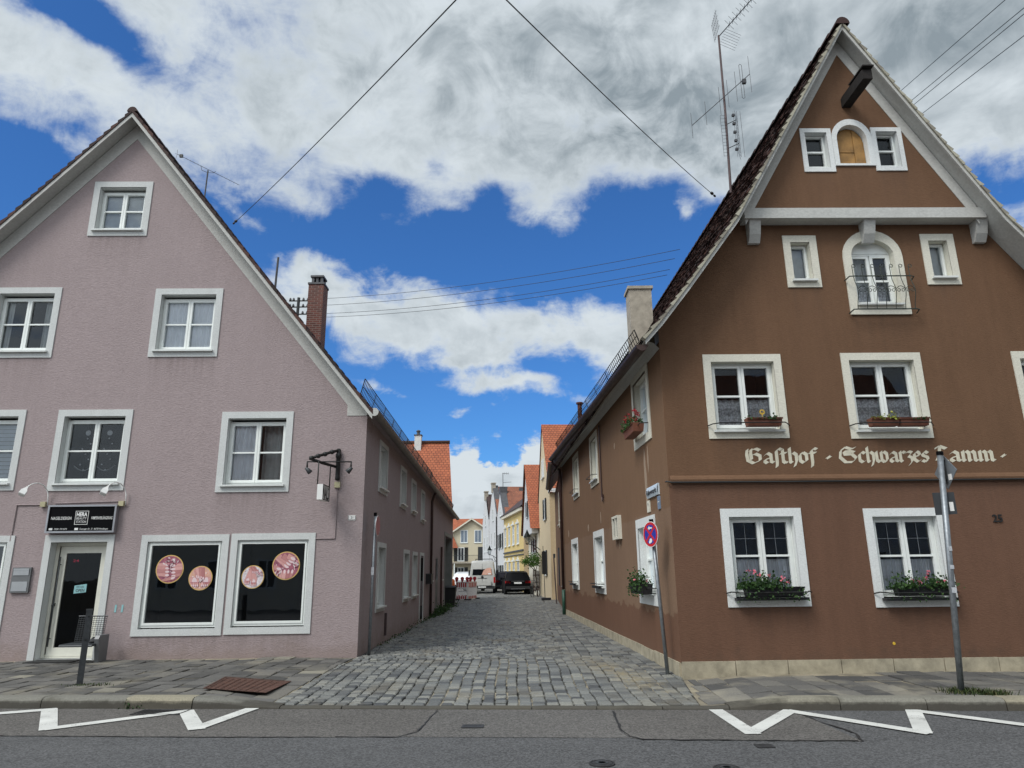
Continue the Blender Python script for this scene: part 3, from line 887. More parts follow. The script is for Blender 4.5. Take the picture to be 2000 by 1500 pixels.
# strips of older asphalt along the kerb, with poured seams
g = MB()
g.poly([(-16, 8.95, .004), (-5.58, 8.29, .004), (-3.29, 8.10, .004), (-1.25, 8.0, .004), (-1.06, 8.24, .004), (-.98, ky(-.98), .004), (-6, ky(-6), .004), (-16, ky(-16), .004)])
g.poly([(1.18, ky(1.18), .004), (1.12, 8.1, .004), (1.16, 7.86, .004), (1.27, 7.75, .004), (2.99, 7.61, .004), (3.40, 7.57, .004), (3.33, 9.18, .004)])
structure(g, 'asphalt_strip', 'asphalt_old')
g = MB(); g.poly([(-.97, ky(-.97), .0035), (-1.04, 8.26, .0035), (-1.2, 8.02, .0035), (1.15, 7.84, .0035), (1.11, 8.1, .0035), (1.17, ky(1.17), .0035)])
structure(g, 'asphalt_infill', 'asphalt_gap')
def seam(g, pts, w, z=.0085):
    pts = [Vector((*p, z)) for p in pts]
    out = []
    for i in range(len(pts) - 1):
        n = max(2, int((pts[i + 1] - pts[i]).length / .09))
        out += [pts[i].lerp(pts[i + 1], k / n) for k in range(n)]
    out.append(pts[-1])
    L, Rr = [], []
    for i, p in enumerate(out):
        t = (out[min(i + 1, len(out) - 1)] - out[max(i - 1, 0)]).normalized()
        s = Vector((-t.y, t.x, 0))
        q = p + s * R.gauss(0, .008)
        ww = w * R.uniform(.2, .75)
        L.append(q + s * ww * .5); Rr.append(q - s * ww * .5)
    for i in range(len(out) - 1):
        g.poly([Rr[i], Rr[i + 1], L[i + 1], L[i]])
g = MB()
seam(g, [(-12, 8.7), (-5.58, 8.29), (-3.29, 8.10), (-2.1, 8.05)], .025)
seam(g, [(-1.9, 8.04), (-1.22, 8.0), (-1.06, 8.24), (-1.03, 8.7), (-.98, 9.4)], .03)
seam(g, [(1.18, 9.24), (1.13, 8.3), (1.16, 7.9), (1.27, 7.75), (2.99, 7.61), (3.36, 7.58)], .045)
seam(g, [(3.40, 7.56), (3.5, 7.9), (3.37, 8.5), (3.31, 9.1)], .05)
seam(g, [(4.6, 6.1), (5.6, 6.6), (6.4, 7.6)], .012)
structure(g, 'tar_seam', 'tar')
# white zigzag lines
def stroke(g, pts, ws, z=.012):
    pts = [Vector((*p, z)) for p in pts]
    for i in range(len(pts) - 1):
        a, b = pts[i], pts[i + 1]
        t = (b - a).normalized(); s = Vector((-t.y, t.x, 0)); w = ws[i] / 2
        e = t * (w * .8)
        zz = Vector((0, 0, .0004 * i))
        g.poly([a - s * w - e * .6 + zz, b - s * w + e + zz, b + s * w + e + zz, a + s * w - e * .6 + zz])
g = MB(); stroke(g, [(-9.6, 8.9), (-8.95, 9.95), (-8.3, 8.75), (-6.0, 9.78), (-5.26, 8.60), (-4.14, 9.56), (-3.56, 8.52), (-3.36, 9.66)], [.18] * 7)
tag(structure(g, 'road_marking', 'white_paint_road'), kind='structure')
g = MB(); stroke(g, [(2.42, 9.20), (2.44, 7.98), (3.26, 9.10), (4.18, 7.90), (4.70, 9.03), (5.6, 7.98), (6.2, 8.9), (7.3, 7.7)], [.17] * 7)
structure(g, 'road_marking', 'white_paint_road')
# low sheet of the lane (shows in the joints)
g = MB()
ys = [9.2 + .4 * k for k in range(14)] + [15, 18, 22, 28]
for a, b in zip(ys[:-1], ys[1:]):
    xsn = [-3.3, -2, -1, 0, 1, 2, 2.75]
    for x0, x1 in zip(xsn[:-1], xsn[1:]):
        g.poly([(x, max(y, ky(x) + .05), zl(x, y) - .022) for x, y in ((x0, a), (x1, a), (x1, b), (x0, b))])
structure(g, 'lane_bed', 'joint_dark')
g = MB()
g.poly([(-9, 28, .078), (9, 28, .078), (9, 62, .078), (-14, 62, .078), (-14, 37, .078), (-9, 37, .078)])
structure(g, 'lane_bed', 'joint_dark')
g = MB(); g.poly([(-16, 62, .09), (9, 62, .09), (9, 140, .09), (-16, 140, .09)])
structure(g, 'lane_bed', 'slab_right')
g = MB()
for k in range(8):                                      # sandy fill in the joints near the kerb
    for j in range(9):
        x0, y0 = -1.15 + .28 * k, 9.6 + .47 * j
        if R.random() < .8 - abs(k - 2.5) * .12:
            g.poly([(x0, y0, zl(x0, y0) - .013), (x0 + .28, y0, zl(x0 + .28, y0) - .013), (x0 + .28, y0 + .47, zl(x0 + .28, y0 + .47) - .013), (x0, y0 + .47, zl(x0, y0 + .47) - .013)])
for k in range(22):
    t = R.random(); x0, y0 = 1.35 + .55 * (1 - t) + R.gauss(0, .15), 10.2 + 3.6 * t
    g.poly([(x0, y0, zl(x0, y0) - .012), (x0 + .35, y0, zl(x0, y0) - .012), (x0 + .35, y0 + .4, zl(x0, y0 + .4) - .012), (x0, y0 + .4, zl(x0, y0 + .4) - .012)])
structure(g, 'joint_sand', 'joint_sand')

def sett(mb, cx, cy, w, l, ang, zf, dome=.007, gap=.018):
    ca, sa = math.cos(ang), math.sin(ang)
    j = lambda s: R.gauss(0, s)
    hz = j(.004); tx, ty = j(.02), j(.02)
    def P(a, b, z):
        px, py = cx + a * ca - b * sa, cy + a * sa + b * ca
        return Vector((px, py, zf(px, py) + hz + a * tx + b * ty + z))
    hw, hl = w / 2 - gap / 2, l / 2 - gap / 2
    c = [(-hw + j(.006), -hl + j(.008)), (hw + j(.006), -hl + j(.008)), (hw + j(.006), hl + j(.008)), (-hw + j(.006), hl + j(.008))]
    i = len(mb.v)
    mb.v += [P(a * .80, b * .84, dome) for a, b in c] + [P(a, b, -.004) for a, b in c] + [P(a * 1.02, b * 1.02, -.035) for a, b in c]
    mb.f.append([i, i + 1, i + 2, i + 3])
    for o_ in (0, 4):
        for k in range(4):
            m = (k + 1) % 4
            mb.f.append([i + o_ + k, i + o_ + 4 + k, i + o_ + 4 + m, i + o_ + m])

# large setts at the mouth of the lane, laid in files that run into it
near, far = MB(), MB()
x = -3.35
while x < 2.62:
    w = R.uniform(.15, .19)
    y = ky(x) + .10 + R.uniform(0, .12)
    while y < 13.85 + .15 * math.sin(x * 3):
        l = R.uniform(.13, .22)
        yc = y + l / 2; lo, hi = max(x, xl(yc) + .01), min(x + w, xr(yc) - .01)
        if xr(yc) - x - w < .08: hi = xr(yc) - .01
        if lo - xl(yc) < .06: lo = xl(yc) + .01
        xc = (lo + hi) / 2 + .012 * math.sin(y * 2.1 + x)
        if hi - lo > .07 and hi - lo < .34:
            sett(near, xc, yc, hi - lo, l, R.gauss(0, .02), zl)
        y += l
    x += w
y = 13.98
while y < 62:
    l = R.uniform(.125, .17) if y < 30 else R.uniform(.17, .23)
    a, b = (xl(y), xr(y)) if y < 27.5 else (xl(y) if y < 36.8 else -7.5, 2.6)
    if y > 42: b = 2.2
    xx = a + R.uniform(0, .1)
    gut = 1.0 + .012 * (y - 14)
    while xx < b:
        w = R.uniform(.11, .18) if y < 30 else R.uniform(.16, .24)
        if not (gut - .09 < xx + w / 2 < gut + .25) and not (y < 27 and xx + w / 2 > gut + .25):
            sett(near if y < 20 else far, xx + w / 2, y + l / 2 + .02 * math.sin(xx * 2), w, l, R.gauss(0, .04), zl, .008 if y < 30 else .014)
        xx += w
    y += l
# gutter course and the narrow footway along the brown wall
for k in range(2):
    y = 13.9
    while y < 48:
        l = R.uniform(.24, .36); gut = 1.0 + .012 * (y - 14) + .16 * k
        sett(near if y < 22 else far, gut, y + l / 2, .165, l, .012, zl, .006, .016); y += l
y = 13.95
while y < 27.4:
    l = R.uniform(.20, .30)
    gut = 1.245 + .012 * (y - 14); b = xr(y); xx = gut
    n = max(1, int((b - gut) / .19)); w = (b - gut) / n
    for k in range(n):
        sett(near if y < 20 else far, gut + w * (k + .5), y + l / 2, w, l, -.03 + R.gauss(0, .03), zl, .006, .016)
    y += l
structure(near, 'cobblestone_lane', 'sett')
structure(far, 'cobblestone_lane', 'sett_far')

# pavements: slabs on a bed
def zp(x, y):
    if x < 0: t = sm((xl(min(y, 14.3)) - x) / 1.3)
    else: t = sm((x - xr(min(y, 11.39))) / 1.2)
    a = zl(x, y)
    return a + (.12 - a) * t
def bed(xs, yn, ytop, edge):
    g = MB()
    for k in range(yn):
        t0, t1 = k / yn, (k + 1) / yn
        def P(i, t):
            x = xs[i]; y0 = ky(x) + .1; y = y0 + (ytop - y0) * t
            if i == edge: x = (xl(min(y, 14.3)) if x < 0 else xr(min(y, 11.39)))
            return (x, y, zp(x, y) - .016)
        for i in range(len(xs) - 1): g.poly([P(i, t0), P(i + 1, t0), P(i + 1, t1), P(i, t1)])
    structure(g, 'pavement_bed', 'joint_sand')
bed([-16, -9, -6, -4.8, -4.3, -3.9, -3.5, -3.12], 12, 14.42, 7)
bed([2.26, 2.6, 3.0, 3.4, 3.9, 6, 16], 8, 11.6, 0)
gl, gr_ = MB(), MB()
COVER = [(-4.46, 11.56), (-3.42, 11.50), (-3.44, 10.42), (-4.34, 10.48)]
x = -13.0
while x < -3.1:
    w = .325
    y = ky(x) + .23
    while y < 14.35:
        l = .335
        lim = xl(min(y + .1, 14.3)) - .015 - x
        wc = lim if lim < w + .12 else w
        xc, yc = x + wc / 2, y + l / 2
        inside = -4.36 < xc < -3.5 and 10.56 < yc < 11.46
        if wc > .09 and not inside and yc + l / 2 < 14.40:
            sett(gl, xc, yc, wc, l, R.gauss(0, .006), zp, .001, .014)
        y += l
    x += w
x = 2.30
while x < 13:
    w = .345
    sh = -.10
    y = ky(x) + .24
    while y < 11.36:
        l = .44
        x0_ = max(x, xr(min(y + l, 11.39)) + .03); wc = x + w - x0_
        xc, yc = x0_ + wc / 2 + (y - 9.3) * .02, y + l / 2
        if wc > .09 and yc + l / 2 < 11.42 + .017 * (xc - 2.5) and abs(yc - 9.35) + abs(xc - 5.75) > .3:
            sett(gr_, xc, yc, wc, l, R.gauss(0, .008), zp, .001, .016)
        y += l
    x += w
structure(gl, 'pavement', 'slab')
structure(gr_, 'pavement', 'slab_right')
# kerb stones, dropped across the mouth of the lane
def kh(x):
    if x < -3: return .03 + .10 * sm((-2.9 - x) / 1.3)
    if x > 2.2: return .03 + .10 * sm((x - 2.3) / 1.1)
    return .03
g = MB()
x = -16.0
while x < 13:
    L = R.choice((1.0, 1.15, 1.3, .9)) if not -3 < x < 2.3 else R.choice((.8, 1.0, .65))
    x1 = x + L - .012
    prev = None
    jy = R.gauss(0, .008)
    n = 5
    dropped = -2.9 < x + L / 2 < 2.3
    wd = .11 if dropped else .25
    for k in range(n + 1):
        xx = x + (x1 - x) * k / n
        y0 = ky(xx) + jy; h = kh(xx) + R.gauss(0, .002)
        e = min(.035, h * .5)
        pr = [(y0, -.02), (y0 + .012, h - e), (y0 + .035, h - e * .25), (y0 + .075, h + .003), (y0 + wd, h + .002), (y0 + wd, -.02)]
        i = len(g.v); g.v += [Vector((xx, a, b)) for a, b in pr]
        m = len(pr)
        if prev is not None:
            for q in range(m - 1):
                g.f.append([prev + q, i + q, i + q + 1, prev + q + 1])
        else:
            g.f.append([i + q for q in range(m)][::-1])
        prev = i
    g.f.append([prev + q for q in range(len(pr))])
    x += L
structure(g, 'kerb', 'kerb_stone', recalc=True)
# ------------------------------------------------------------ mauve house on the left corner
mh = thing('house', LF(-5.6, -4, .1), 'mauve rendered gabled house with a nail studio on its ground floor', 'house')
APX, APZ = -5.62, 11.98
SR, SL = 1.235, 1.145                    # slopes of the two roof sides
def lroof(u): return APZ - (u - APX) * SR if u > APX else APZ + (u - APX) * SL
wl = MB()
Ws = dict(top=(-6.43, -5.11, 9.04, 10.40), midR=(-4.74, -3.27, 6.19, 7.76), midL=(-8.24, -6.78, 6.19, 7.80),
          w1=(-8.62, -7.10, 3.37, 5.05), w2=(-6.43, -4.89, 3.35, 5.04), w3=(-3.03, -1.54, 3.29, 4.97))
holes = [hole(o, .14) for o in Ws.values()]
shopA, shopB, shop0 = (-4.39, -2.65, .53, 2.45), (-2.605, -.93, .54, 2.46), (-8.7, -6.90, .53, 2.47)
holes += [hole(o, .13) for o in (shopA, shopB, shop0)]
door_o = (-6.30, -4.93, .09, 2.47)
dh = rect(-6.17, -5.06, .09, 2.33)
UL = -11.7
outer = [(UL, .05), (-6.17, .05), (-6.17, .09)] + [(-6.17, .09)][:0]
wl.face(LF, [(UL, .02), (0, .02), (0, lroof(0) - .03), (APX, APZ - .03), (UL, lroof(UL) - .03)], holes + [rect(-6.17, -5.06, .1, 2.33)])
wl.build('wall', 'mauve_render', mh)
# alley wall of the house, 12 m to the downpipe
al = MB()
AW = dict(u1=(1.50, 2.62, 3.45, 4.64), u2=(4.67, 5.77, 3.38, 4.52), u3=(6.84, 7.93, 3.38, 4.44), u4=(9.18, 10.2, 3.28, 4.38),
          l1=(1.66, 2.76, .82, 2.34), l2=(5.63, 6.74, .88, 2.30), l3=(7.43, 8.56, .90, 2.29))
adoor = (9.26, 10.26, .18, 2.31)
al.face(LW, [(0, .02), (12.0, .02), (12.0, 4.71), (0, 5.0)], [hole(o, .11) for o in AW.values()] + [rect(9.36, 10.16, .18, 2.21)])
for F, z1, in ((LW, 4.75),):
    al.poly([LW(0, .001, 4.86), LW(12, .001, 4.57), LW(12, .17, 4.60), LW(0, .17, 4.89)])
    al.poly([LW(0, 0, 4.99), LW(12, 0, 4.70), LW(12, -.5, 5.1), LW(0, -.5, 5.4)])
al.build('wall', 'mauve_render', mh)
# windows of the street front
fm = dict(trim_mat='trim_paint')
make_window(mh, LF, Ws['top'], shadow_box=True, curtain='roller', glass='glass_bright')
make_window(mh, LF, Ws['midR'], shadow_box=True, curtain='full', glass='glass_bright')
make_window(mh, LF, Ws['midL'], shadow_box=True, curtain='sides', glass='glass')
make_window(mh, LF, Ws['w1'], shadow_box=True, curtain='blind', glass='glass_bright')
make_window(mh, LF, Ws['w2'], shadow_box=True, glass='glass', curtain='ornament')
make_window(mh, LF, Ws['w3'], shadow_box=True, curtain='left+rightgrey', glass='glass_bright')
# shop windows: one big pane each, with printed discs stuck on the glass
def printed_disc(win, F, u, z, r, n, kind):
    rim = MB(); rim.disc(F, u, z, r, n); s = rim.build('picture_sticker', 'gold_rim', win)
    bgm = MB(); bgm.disc(F, u, z, r * .93, n + .002, n0=n + .0002)
    bgm.build('picture_background', {0: 'print_rose', 1: 'skin_tan', 2: 'print_white', 3: 'print_rose'}[kind], s)
    fm_, nm, pm_, om = MB(), MB(), MB(), MB()
    lay = [0]
    def inside(x, y, m=.93):
        d = math.hypot(x, y); return (x, y) if d < m else (x * m / d, y * m / d)
    def blob(mb, pts, up):
        q = [inside(*p) for p in pts]
        mb.prism(F, [(u + x * r, z + y * r) for x, y in q], n + .0022, n + .0024 + up)
    def finger(a, b, w):
        lay[0] += 1; k = lay[0]
        a, b = Vector(a), Vector(b); t = (b - a).normalized(); q = Vector((-t.y, t.x)); pts = []
        for s_ in range(7):
            g_ = math.pi * s_ / 6; e = b + q * (w * math.cos(g_)) + t * (w * math.sin(g_)); pts.append((e.x, e.y))
        for e in (a - q * w * 1.15, a + q * w * 1.15): pts.append((e.x, e.y))
        blob(fm_, pts, .0005 * k)
        mid_ = (a + b) / 2; cx_, cy_ = mid_.x, mid_.y; blob(om, [(x + (x - cx_) / max(.01, math.hypot(x - cx_, y - cy_)) * .035, y + (y - cy_) / max(.01, math.hypot(x - cx_, y - cy_)) * .035) for x, y in pts], .0005 * k - .0002)
        c = b + t * w * .05; pts = []
        for s_ in range(10):
            g_ = 2 * math.pi * s_ / 10; e = c + q * (w * .62 * math.cos(g_)) + t * (w * 1.25 * math.sin(g_)); pts.append((e.x, e.y))
        blob(nm, pts, .0005 * k + .0003)
    def petals(cx_, cy_, rad_, cnt, up):
        for k in range(cnt):
            a, d = R.uniform(0, 6.283), rad_ * math.sqrt(R.random()); x, y = cx_ + d * math.cos(a), cy_ + d * math.sin(a); s_ = R.uniform(.05, .13); b = R.uniform(0, 6.283)
            blob(pm_, [(x + s_ * e * math.cos(b + g_), y + s_ * e * math.sin(b + g_)) for g_, e in ((0, 1), (1.3, .5), (3.14, 1), (4.5, .6))], up + .00006 * k)
    petals(0, 0, .85, 26, .0)
    if kind == 0:
        for k in range(4):
            finger((-.95, .34 - .25 * k), (-.20 + .02 * k, .30 - .24 * k), .125); finger((.95, .30 - .25 * k), (.24 + .03 * k, .24 - .24 * k), .125)
        finger((-.5, -.9), (.3, -.62), .13); petals(.02, .46, .34, 26, .012)
    elif kind == 1:
        finger((-.55, .1), (-.45, -.35), .36); finger((.55, .1), (.45, -.35), .36)
        for k in range(4): finger((-.62 + .26 * k, .85), (-.30 + .18 * k, .12 - .05 * k), .115)
        for k in range(5):
            finger((-.78 + .14 * k, -.35), (-.80 + .155 * k, -.60), .085); finger((.78 - .14 * k, -.35), (.80 - .155 * k, -.60), .085)
        petals(.05, -.12, .14, 14, .014)
    elif kind == 2:
        finger((-.05, .8), (-.45, -.35), .24); finger((.2, .6), (.12, -.5), .24)
        for k in range(4):
            finger((-.3 + .12 * k, .9), (-.02 + .13 * k, .42), .085); finger((-.6 + .10 * k, -.35), (-.68 + .12 * k, -.55), .06); finger((-.02 + .1 * k, -.5), (-.04 + .11 * k, -.70), .06)
        petals(.55, .25, .30, 24, .012)
    else:
        for k in range(4):
            finger((-.95 + .34 * k, .75 - .02 * k), (.02 + .15 * k, -.02 + .17 * k), .165); finger((-.42 + .28 * k, -.92), (-.36 + .28 * k, -.42), .12)
        finger((-.9, -.1), (-.5, -.22), .15); petals(.72, .12, .22, 22, .012); petals(-.6, -.5, .2, 12, .012)
    fm_.build('printed_finger', 'print_skin', s)
    om.build('printed_outline', 'print_rose', s)
    nm.build('printed_nail', 'nail_pale', s)
    pm_.build('printed_petals', 'print_petal', s)
wA, hA = make_window(mh, LF, shopA, trim=.13, cols=1, bar=None, recess=.03, glass='glass_dark', sill=False, fw_=.035, frame_mat='frame_white')
wB, hB = make_window(mh, LF, shopB, trim=.13, cols=1, bar=None, recess=.03, glass='glass_dark', sill=False, fw_=.035)
make_window(mh, LF, shop0, trim=.13, cols=1, bar=None, recess=.03, glass='glass_dark', sill=False, fw_=.035)
def puv(px, py):      # helper values measured on the facade
    return px, py
printed_disc(wA, LF, -3.80, 1.785, .275, -.054, 0)
printed_disc(wA, LF, -3.175, 1.605, .235, -.054, 1)
printed_disc(wB, LF, -2.145, 1.615, .225, -.054, 2)
printed_disc(wB, LF, -1.50, 1.825, .275, -.054, 3)
# entrance door
dm = MB()
for (a, b, c, d) in ((-6.30, -6.17, .1, 2.47), (-5.06, -4.93, .1, 2.47), (-6.17, -5.06, 2.33, 2.47)):
    dm.box(LF, a, b, .001, .022, c, d)
dm.poly([LF(-6.17, .022, .1), LF(-6.17, -.27, .1), LF(-6.17, -.27, 2.33), LF(-6.17, .022, 2.33)])
dm.poly([LF(-5.06, -.27, .1), LF(-5.06, .022, .1), LF(-5.06, .022, 2.33), LF(-5.06, -.27, 2.33)])
dm.poly([LF(-6.17, .022, 2.33), LF(-6.17, -.27, 2.33), LF(-5.06, -.27, 2.33), LF(-5.06, .022, 2.33)])
dm.poly([LF(-6.17, -.27, .13), LF(-6.17, .02, .115), LF(-5.06, .02, .115), LF(-5.06, -.27, .13)], flip=True)
d0 = dm.build('door_surround', 'trim_paint', mh)
dm = MB()
dm.ring(LF, (-6.165, -5.065, .135, 2.325), (-6.10, -5.125, .16, 2.26), -.27, -.18)
dm.ring(LF, (-6.095, -5.13, .165, 2.255), (-5.955, -5.26, .33, 2.12), -.25, -.195)
dr = dm.build('door', 'frame_cream', mh)
dm = MB(); dm.box(LF, -6.09, -6.08, -.194, -.185, .2, 2.25); dm.build('door_gap', 'dark_gap', dr)
dm = MB(); dm.poly([LF(-5.96, -.22, .325), LF(-5.255, -.22, .325), LF(-5.255, -.22, 2.125), LF(-5.96, -.22, 2.125)]); dm.build('door_glass', 'glass_door', dr)
dm = MB(); dm.tube([LF(-6.035, -.14, .35), LF(-6.035, -.14, 2.05)], .013)
for zz in (.5, 1.15, 1.9): dm.tube([LF(-6.035, -.14, zz), LF(-6.035, -.20, zz)], .01, 6)
dm.lathe(LF(-6.06, -.19, 1.12), LF.N, [(.028, 0), (.028, .03), (.02, .045)], 10)
dm.build('handle', 'dark_steel', dr, True)
dm = MB(); q = [(-6.17, -1.4), (-5.06, -1.4)]
dm.poly([LF(-6.17, -1.3, .1), LF(-5.06, -1.3, .1), LF(-5.06, -1.3, 2.33), LF(-6.17, -1.3, 2.33)])
dm.poly([LF(-6.17, -.27, .1), LF(-6.17, -1.3, .1), LF(-6.17, -1.3, 2.33), LF(-6.17, -.27, 2.33)][::-1])
dm.poly([LF(-5.06, -.27, .1), LF(-5.06, -1.3, .1), LF(-5.06, -1.3, 2.33), LF(-5.06, -.27, 2.33)])
dm.poly([LF(-6.17, -.27, 2.33), LF(-5.06, -.27, 2.33), LF(-5.06, -1.3, 2.33), LF(-6.17, -1.3, 2.33)])
dm.build('room', 'room_dark', dr)
# painted band under the roof line and the block at the eave
bm_ = MB()
w_ = .33
bm_.prism(LF, [(APX, APZ - .04), (APX, APZ - .04 - .42), (-.42, lroof(-.42) - .46), (-.42, 4.87), (-.001, 4.87), (-.001, lroof(0) - .05)], .001, .012)
bm_.prism(LF, [(APX, APZ - .04), (UL, lroof(UL) - .04), (UL, lroof(UL) - .46), (APX, APZ - .46)], .001, .012)
bm_.build('painted_band', 'verge_paint', mh)
# windows of the alley wall
for k, o in AW.items():
    make_window(mh, LW, o, trim=.11, recess=.12, cols=2, bar=.5, curtain='full' if k in ('u1', 'l1') else 'half', glass='glass', trim_mat='trim_paint', fw_=.045)
dm = MB()
for (a, b, c, d) in ((9.26, 9.36, .1, 2.31), (10.16, 10.26, .1, 2.31), (9.36, 10.16, 2.21, 2.31)):
    dm.box(LW, a, b, .001, .02, c, d)
dm.build('door_surround', 'trim_paint', mh)
dm = MB(); dm.box(LW, 9.36, 10.16, -.16, -.10, .12, 2.21)
for zz in (.3, 1.25): dm.ring(LW, (9.46, 10.06, zz, zz + .8), (9.52, 10.0, zz + .06, zz + .74), -.10, -.085)
dd = dm.build('door', 'door_pale', mh)
dm = MB(); dm.tube([LW(10.06, -.09, 1.12), LW(10.06, -.03, 1.12), LW(9.96, -.03, 1.12)], .011, 6); dm.build('handle', 'dark_steel', dd)
# roof
rf = MB()
EV = .17                                   # eave beyond the alley wall
RD = (LW.U + Vector((0, 0, -.024))).normalized()
def RP(u, n, lift=0): return LF(u, n, lroof(u) + lift)
fr_n = .36
ridge = RP(APX, fr_n, .05); eaveR = RP(EV, fr_n, .05)
tile_rows(rf, ridge, eaveR, 13.0, dirv=RD)
uL = -12.0
tile_rows(rf, ridge, RP(uL, fr_n, .05), 2.6, dirv=RD, tw=.2, step=.2)
slp = rf.build('roof', 'tile_redbrown', mh)
sb = MB()                                  # boarding under the tiles
for (ua, ub) in ((APX, EV), (APX, uL)):
    a, b = RP(ua, fr_n - .02, 0), RP(ub, fr_n - .02, 0)
    c, d = a + RD * 12.6, b + RD * 12.6
    n_ = (b - a).cross(RD).normalized()
    if n_.z < 0: n_ = -n_
    t = n_ * .045
    for q in ([a, b, d, c], [a + t, c + t, d + t, b + t], [a, a + t, b + t, b], [b, b + t, d + t, d]):
        sb.poly(q)
sb.build('roof_soffit', 'verge_paint', slp, recalc=True)
vb = MB()                                  # barge boards
for (ua, ub) in ((APX, EV), (uL, APX)):
    vb.prism(LF, [(ua, lroof(ua) - .005), (ub, lroof(ub) - .005), (ub, lroof(ub) - .11), (ua, lroof(ua) - .11)], fr_n - .02, fr_n + .008)
vb.build('barge_board', 'verge_paint', slp)
vt = MB()                                  # thick edge of the verge tiles
for (ua, ub) in ((APX, EV), (APX, uL)):
    n = int(math.hypot(ub - ua, lroof(ub) - lroof(ua)) / .21)
    for k in range(n):
        a, b = ua + (ub - ua) * k / n, ua + (ub - ua) * (k + 1.1) / n
        vt.prism(LF, [(a, lroof(a) + .055), (b, lroof(b) + .115), (b, lroof(b) + .0), (a, lroof(a) + .0)], fr_n - .25, fr_n + .02 + R.uniform(0, .012))
vt.build('verge_tile', 'tile_dark', slp)
rc = MB()
for k in range(34):
    p = ridge + RD * (.38 * k - .03) + Vector((0, 0, .0))
    ax = (RD + Vector((0, 0, .02))).normalized()
    i = len(rc.v); sg = 9
    for e, rr in ((0, .115), (.40, .10)):
        for j in range(sg):
            a = math.pi * j / (sg - 1)
            rc.v.append(p + ax * e + Vector((math.cos(a) * rr, 0, math.sin(a) * rr * 1.05 - .03)))
    for j in range(sg - 1): rc.f.append([i + j, i + j + 1, i + sg + j + 1, i + sg + j])
    rc.f.append([i + j for j in range(sg)])
rc.build('ridge_tile', 'tile_dark', slp, recalc=True)
ch = MB()
cx, cy = -7.08, 24.0
cf = Fr((cx, cy), (1, 0), (0, -1))
def uvbox(mb, F, u0, u1, n0, n1, z0, z1):
    for (a, b, fx) in (((u0, n1), (u1, n1), 0), ((u1, n1), (u1, n0), 1), ((u0, n0), (u0, n1), 1), ((u1, n0), (u0, n0), 0)):
        L = abs(a[0] - b[0]) + abs(a[1] - b[1])
        mb.poly([F(*a, z0), F(*b, z0), F(*b, z1), F(*a, z1)], uv=[(0, z0), (L, z0), (L, z1), (0, z1)])
    mb.poly([F(u0, n1, z1), F(u1, n1, z1), F(u1, n0, z1), F(u0, n0, z1)], uv=[(0, 0), (.5, 0), (.5, .5), (0, .5)])
uvbox(ch, cf, -.275, .275, -.3, .3, 7.6, 11.85)
chm = ch.build('chimney', 'brick', mh)
ch = MB(); ch.box(cf, -.30, .30, -.33, .33, 11.85, 11.92); ch.build('chimney_cap', 'lead_dark', chm)
ch = MB()
for a, b in ((-.2, -.2), (.12, -.2), (-.2, .12), (.12, .12)): ch.box(cf, a, a + .09, b, b + .09, 11.921, 12.16)
ch.box(cf, -.04, .04, -.2, .2, 11.921, 12.16)
ch.box(cf, -.24, .24, -.25, .25, 12.161, 12.23); ch.build('chimney_cowl', 'lead_dark', chm)
# gutter, downpipe, snow guard
def gutter(parent, a, b, r, mat, endcap=True, name='gutter'):
    mb = MB(); a, b = Vector(a), Vector(b)
    t = (b - a).normalized(); s = Vector((t.y, -t.x, 0)).normalized(); sg = 9
    n = 8
    for q in (r, r * .9):
        i = len(mb.v)
        for k in range(n + 1):
            p = a.lerp(b, k / n) + Vector((0, 0, -.03 * math.sin(math.pi * k / n) * 0))
            for j in range(sg):
                an = math.pi + math.pi * j / (sg - 1)
                mb.v.append(p + s * math.cos(an) * q + Vector((0, 0, math.sin(an) * q)))
        for k in range(n):
            for j in range(sg - 1):
                f = [i + k * sg + j, i + k * sg + j + 1, i + (k + 1) * sg + j + 1, i + (k + 1) * sg + j]
                mb.f.append(f if q == r else f[::-1])
    if endcap:
        mb.f.append([0 + j for j in range(sg)])
    L = (b - a).length; k = 1
    return mb.build(name, mat, parent)
def snow_guard(parent, a, b, tilt, h, step, mat):
    mb = MB(); a, b = Vector(a), Vector(b); v = Vector(tilt).normalized() * h
    for f in (0.02, .5, 1): mb.tube([a + v * f, b + v * f], .009, 4)
    n = int((b - a).length / step)
    for k in range(n + 1):
        p = a.lerp(b, k / n); mb.tube([p, p + v], .007 if k % 10 else .012, 4)
    return mb.build('snow_guard', mat, parent)
ga = LW(-.36, EV + .05, 4.90); gb = LW(12.0, EV + .05, 4.62)
gutter(mh, ga, gb, .10, 'zinc_gutter')
mb = MB(); mb.disc(Fr(ga, LF.U, LF.N), 0, -.035, .085, .012, n0=-.01); mb.build('gutter_end', 'verge_paint', mh)
snow_guard(mh, RP(-.10, .30, .10), LW(12.0, -.02, 4.95), LF.U * .25 + Vector((0, 0, 1)), .34, .12, 'dark_steel')
mb = MB(); mb.tube([LW(11.9, .2, 4.55), LW(11.9, .12, 4.35), LW(11.9, .08, 4.2), LW(11.9, .08, .15)], .05, 10)
mb.build('downpipe', 'brown_pipe', mh, True)
mb = MB()
mb.tube([LF(-.545, .015, 3.40), LF(-.545, .015, 2.36), LF(-.545, .015, 2.345), LF(-.93, .015, 2.345)], .011, 6)
mb.tube([LF(-6.38, .015, 3.075), LF(-6.97, .015, 3.075), LF(-6.975, .015, 3.07), LF(-6.985, .015, 2.36)], .013, 6)
mb.tube([LF(-6.22, .015, 3.10), LF(-4.95, .015, 3.13)], .014, 6)
mb.build('conduit', 'mauve_render', mh)
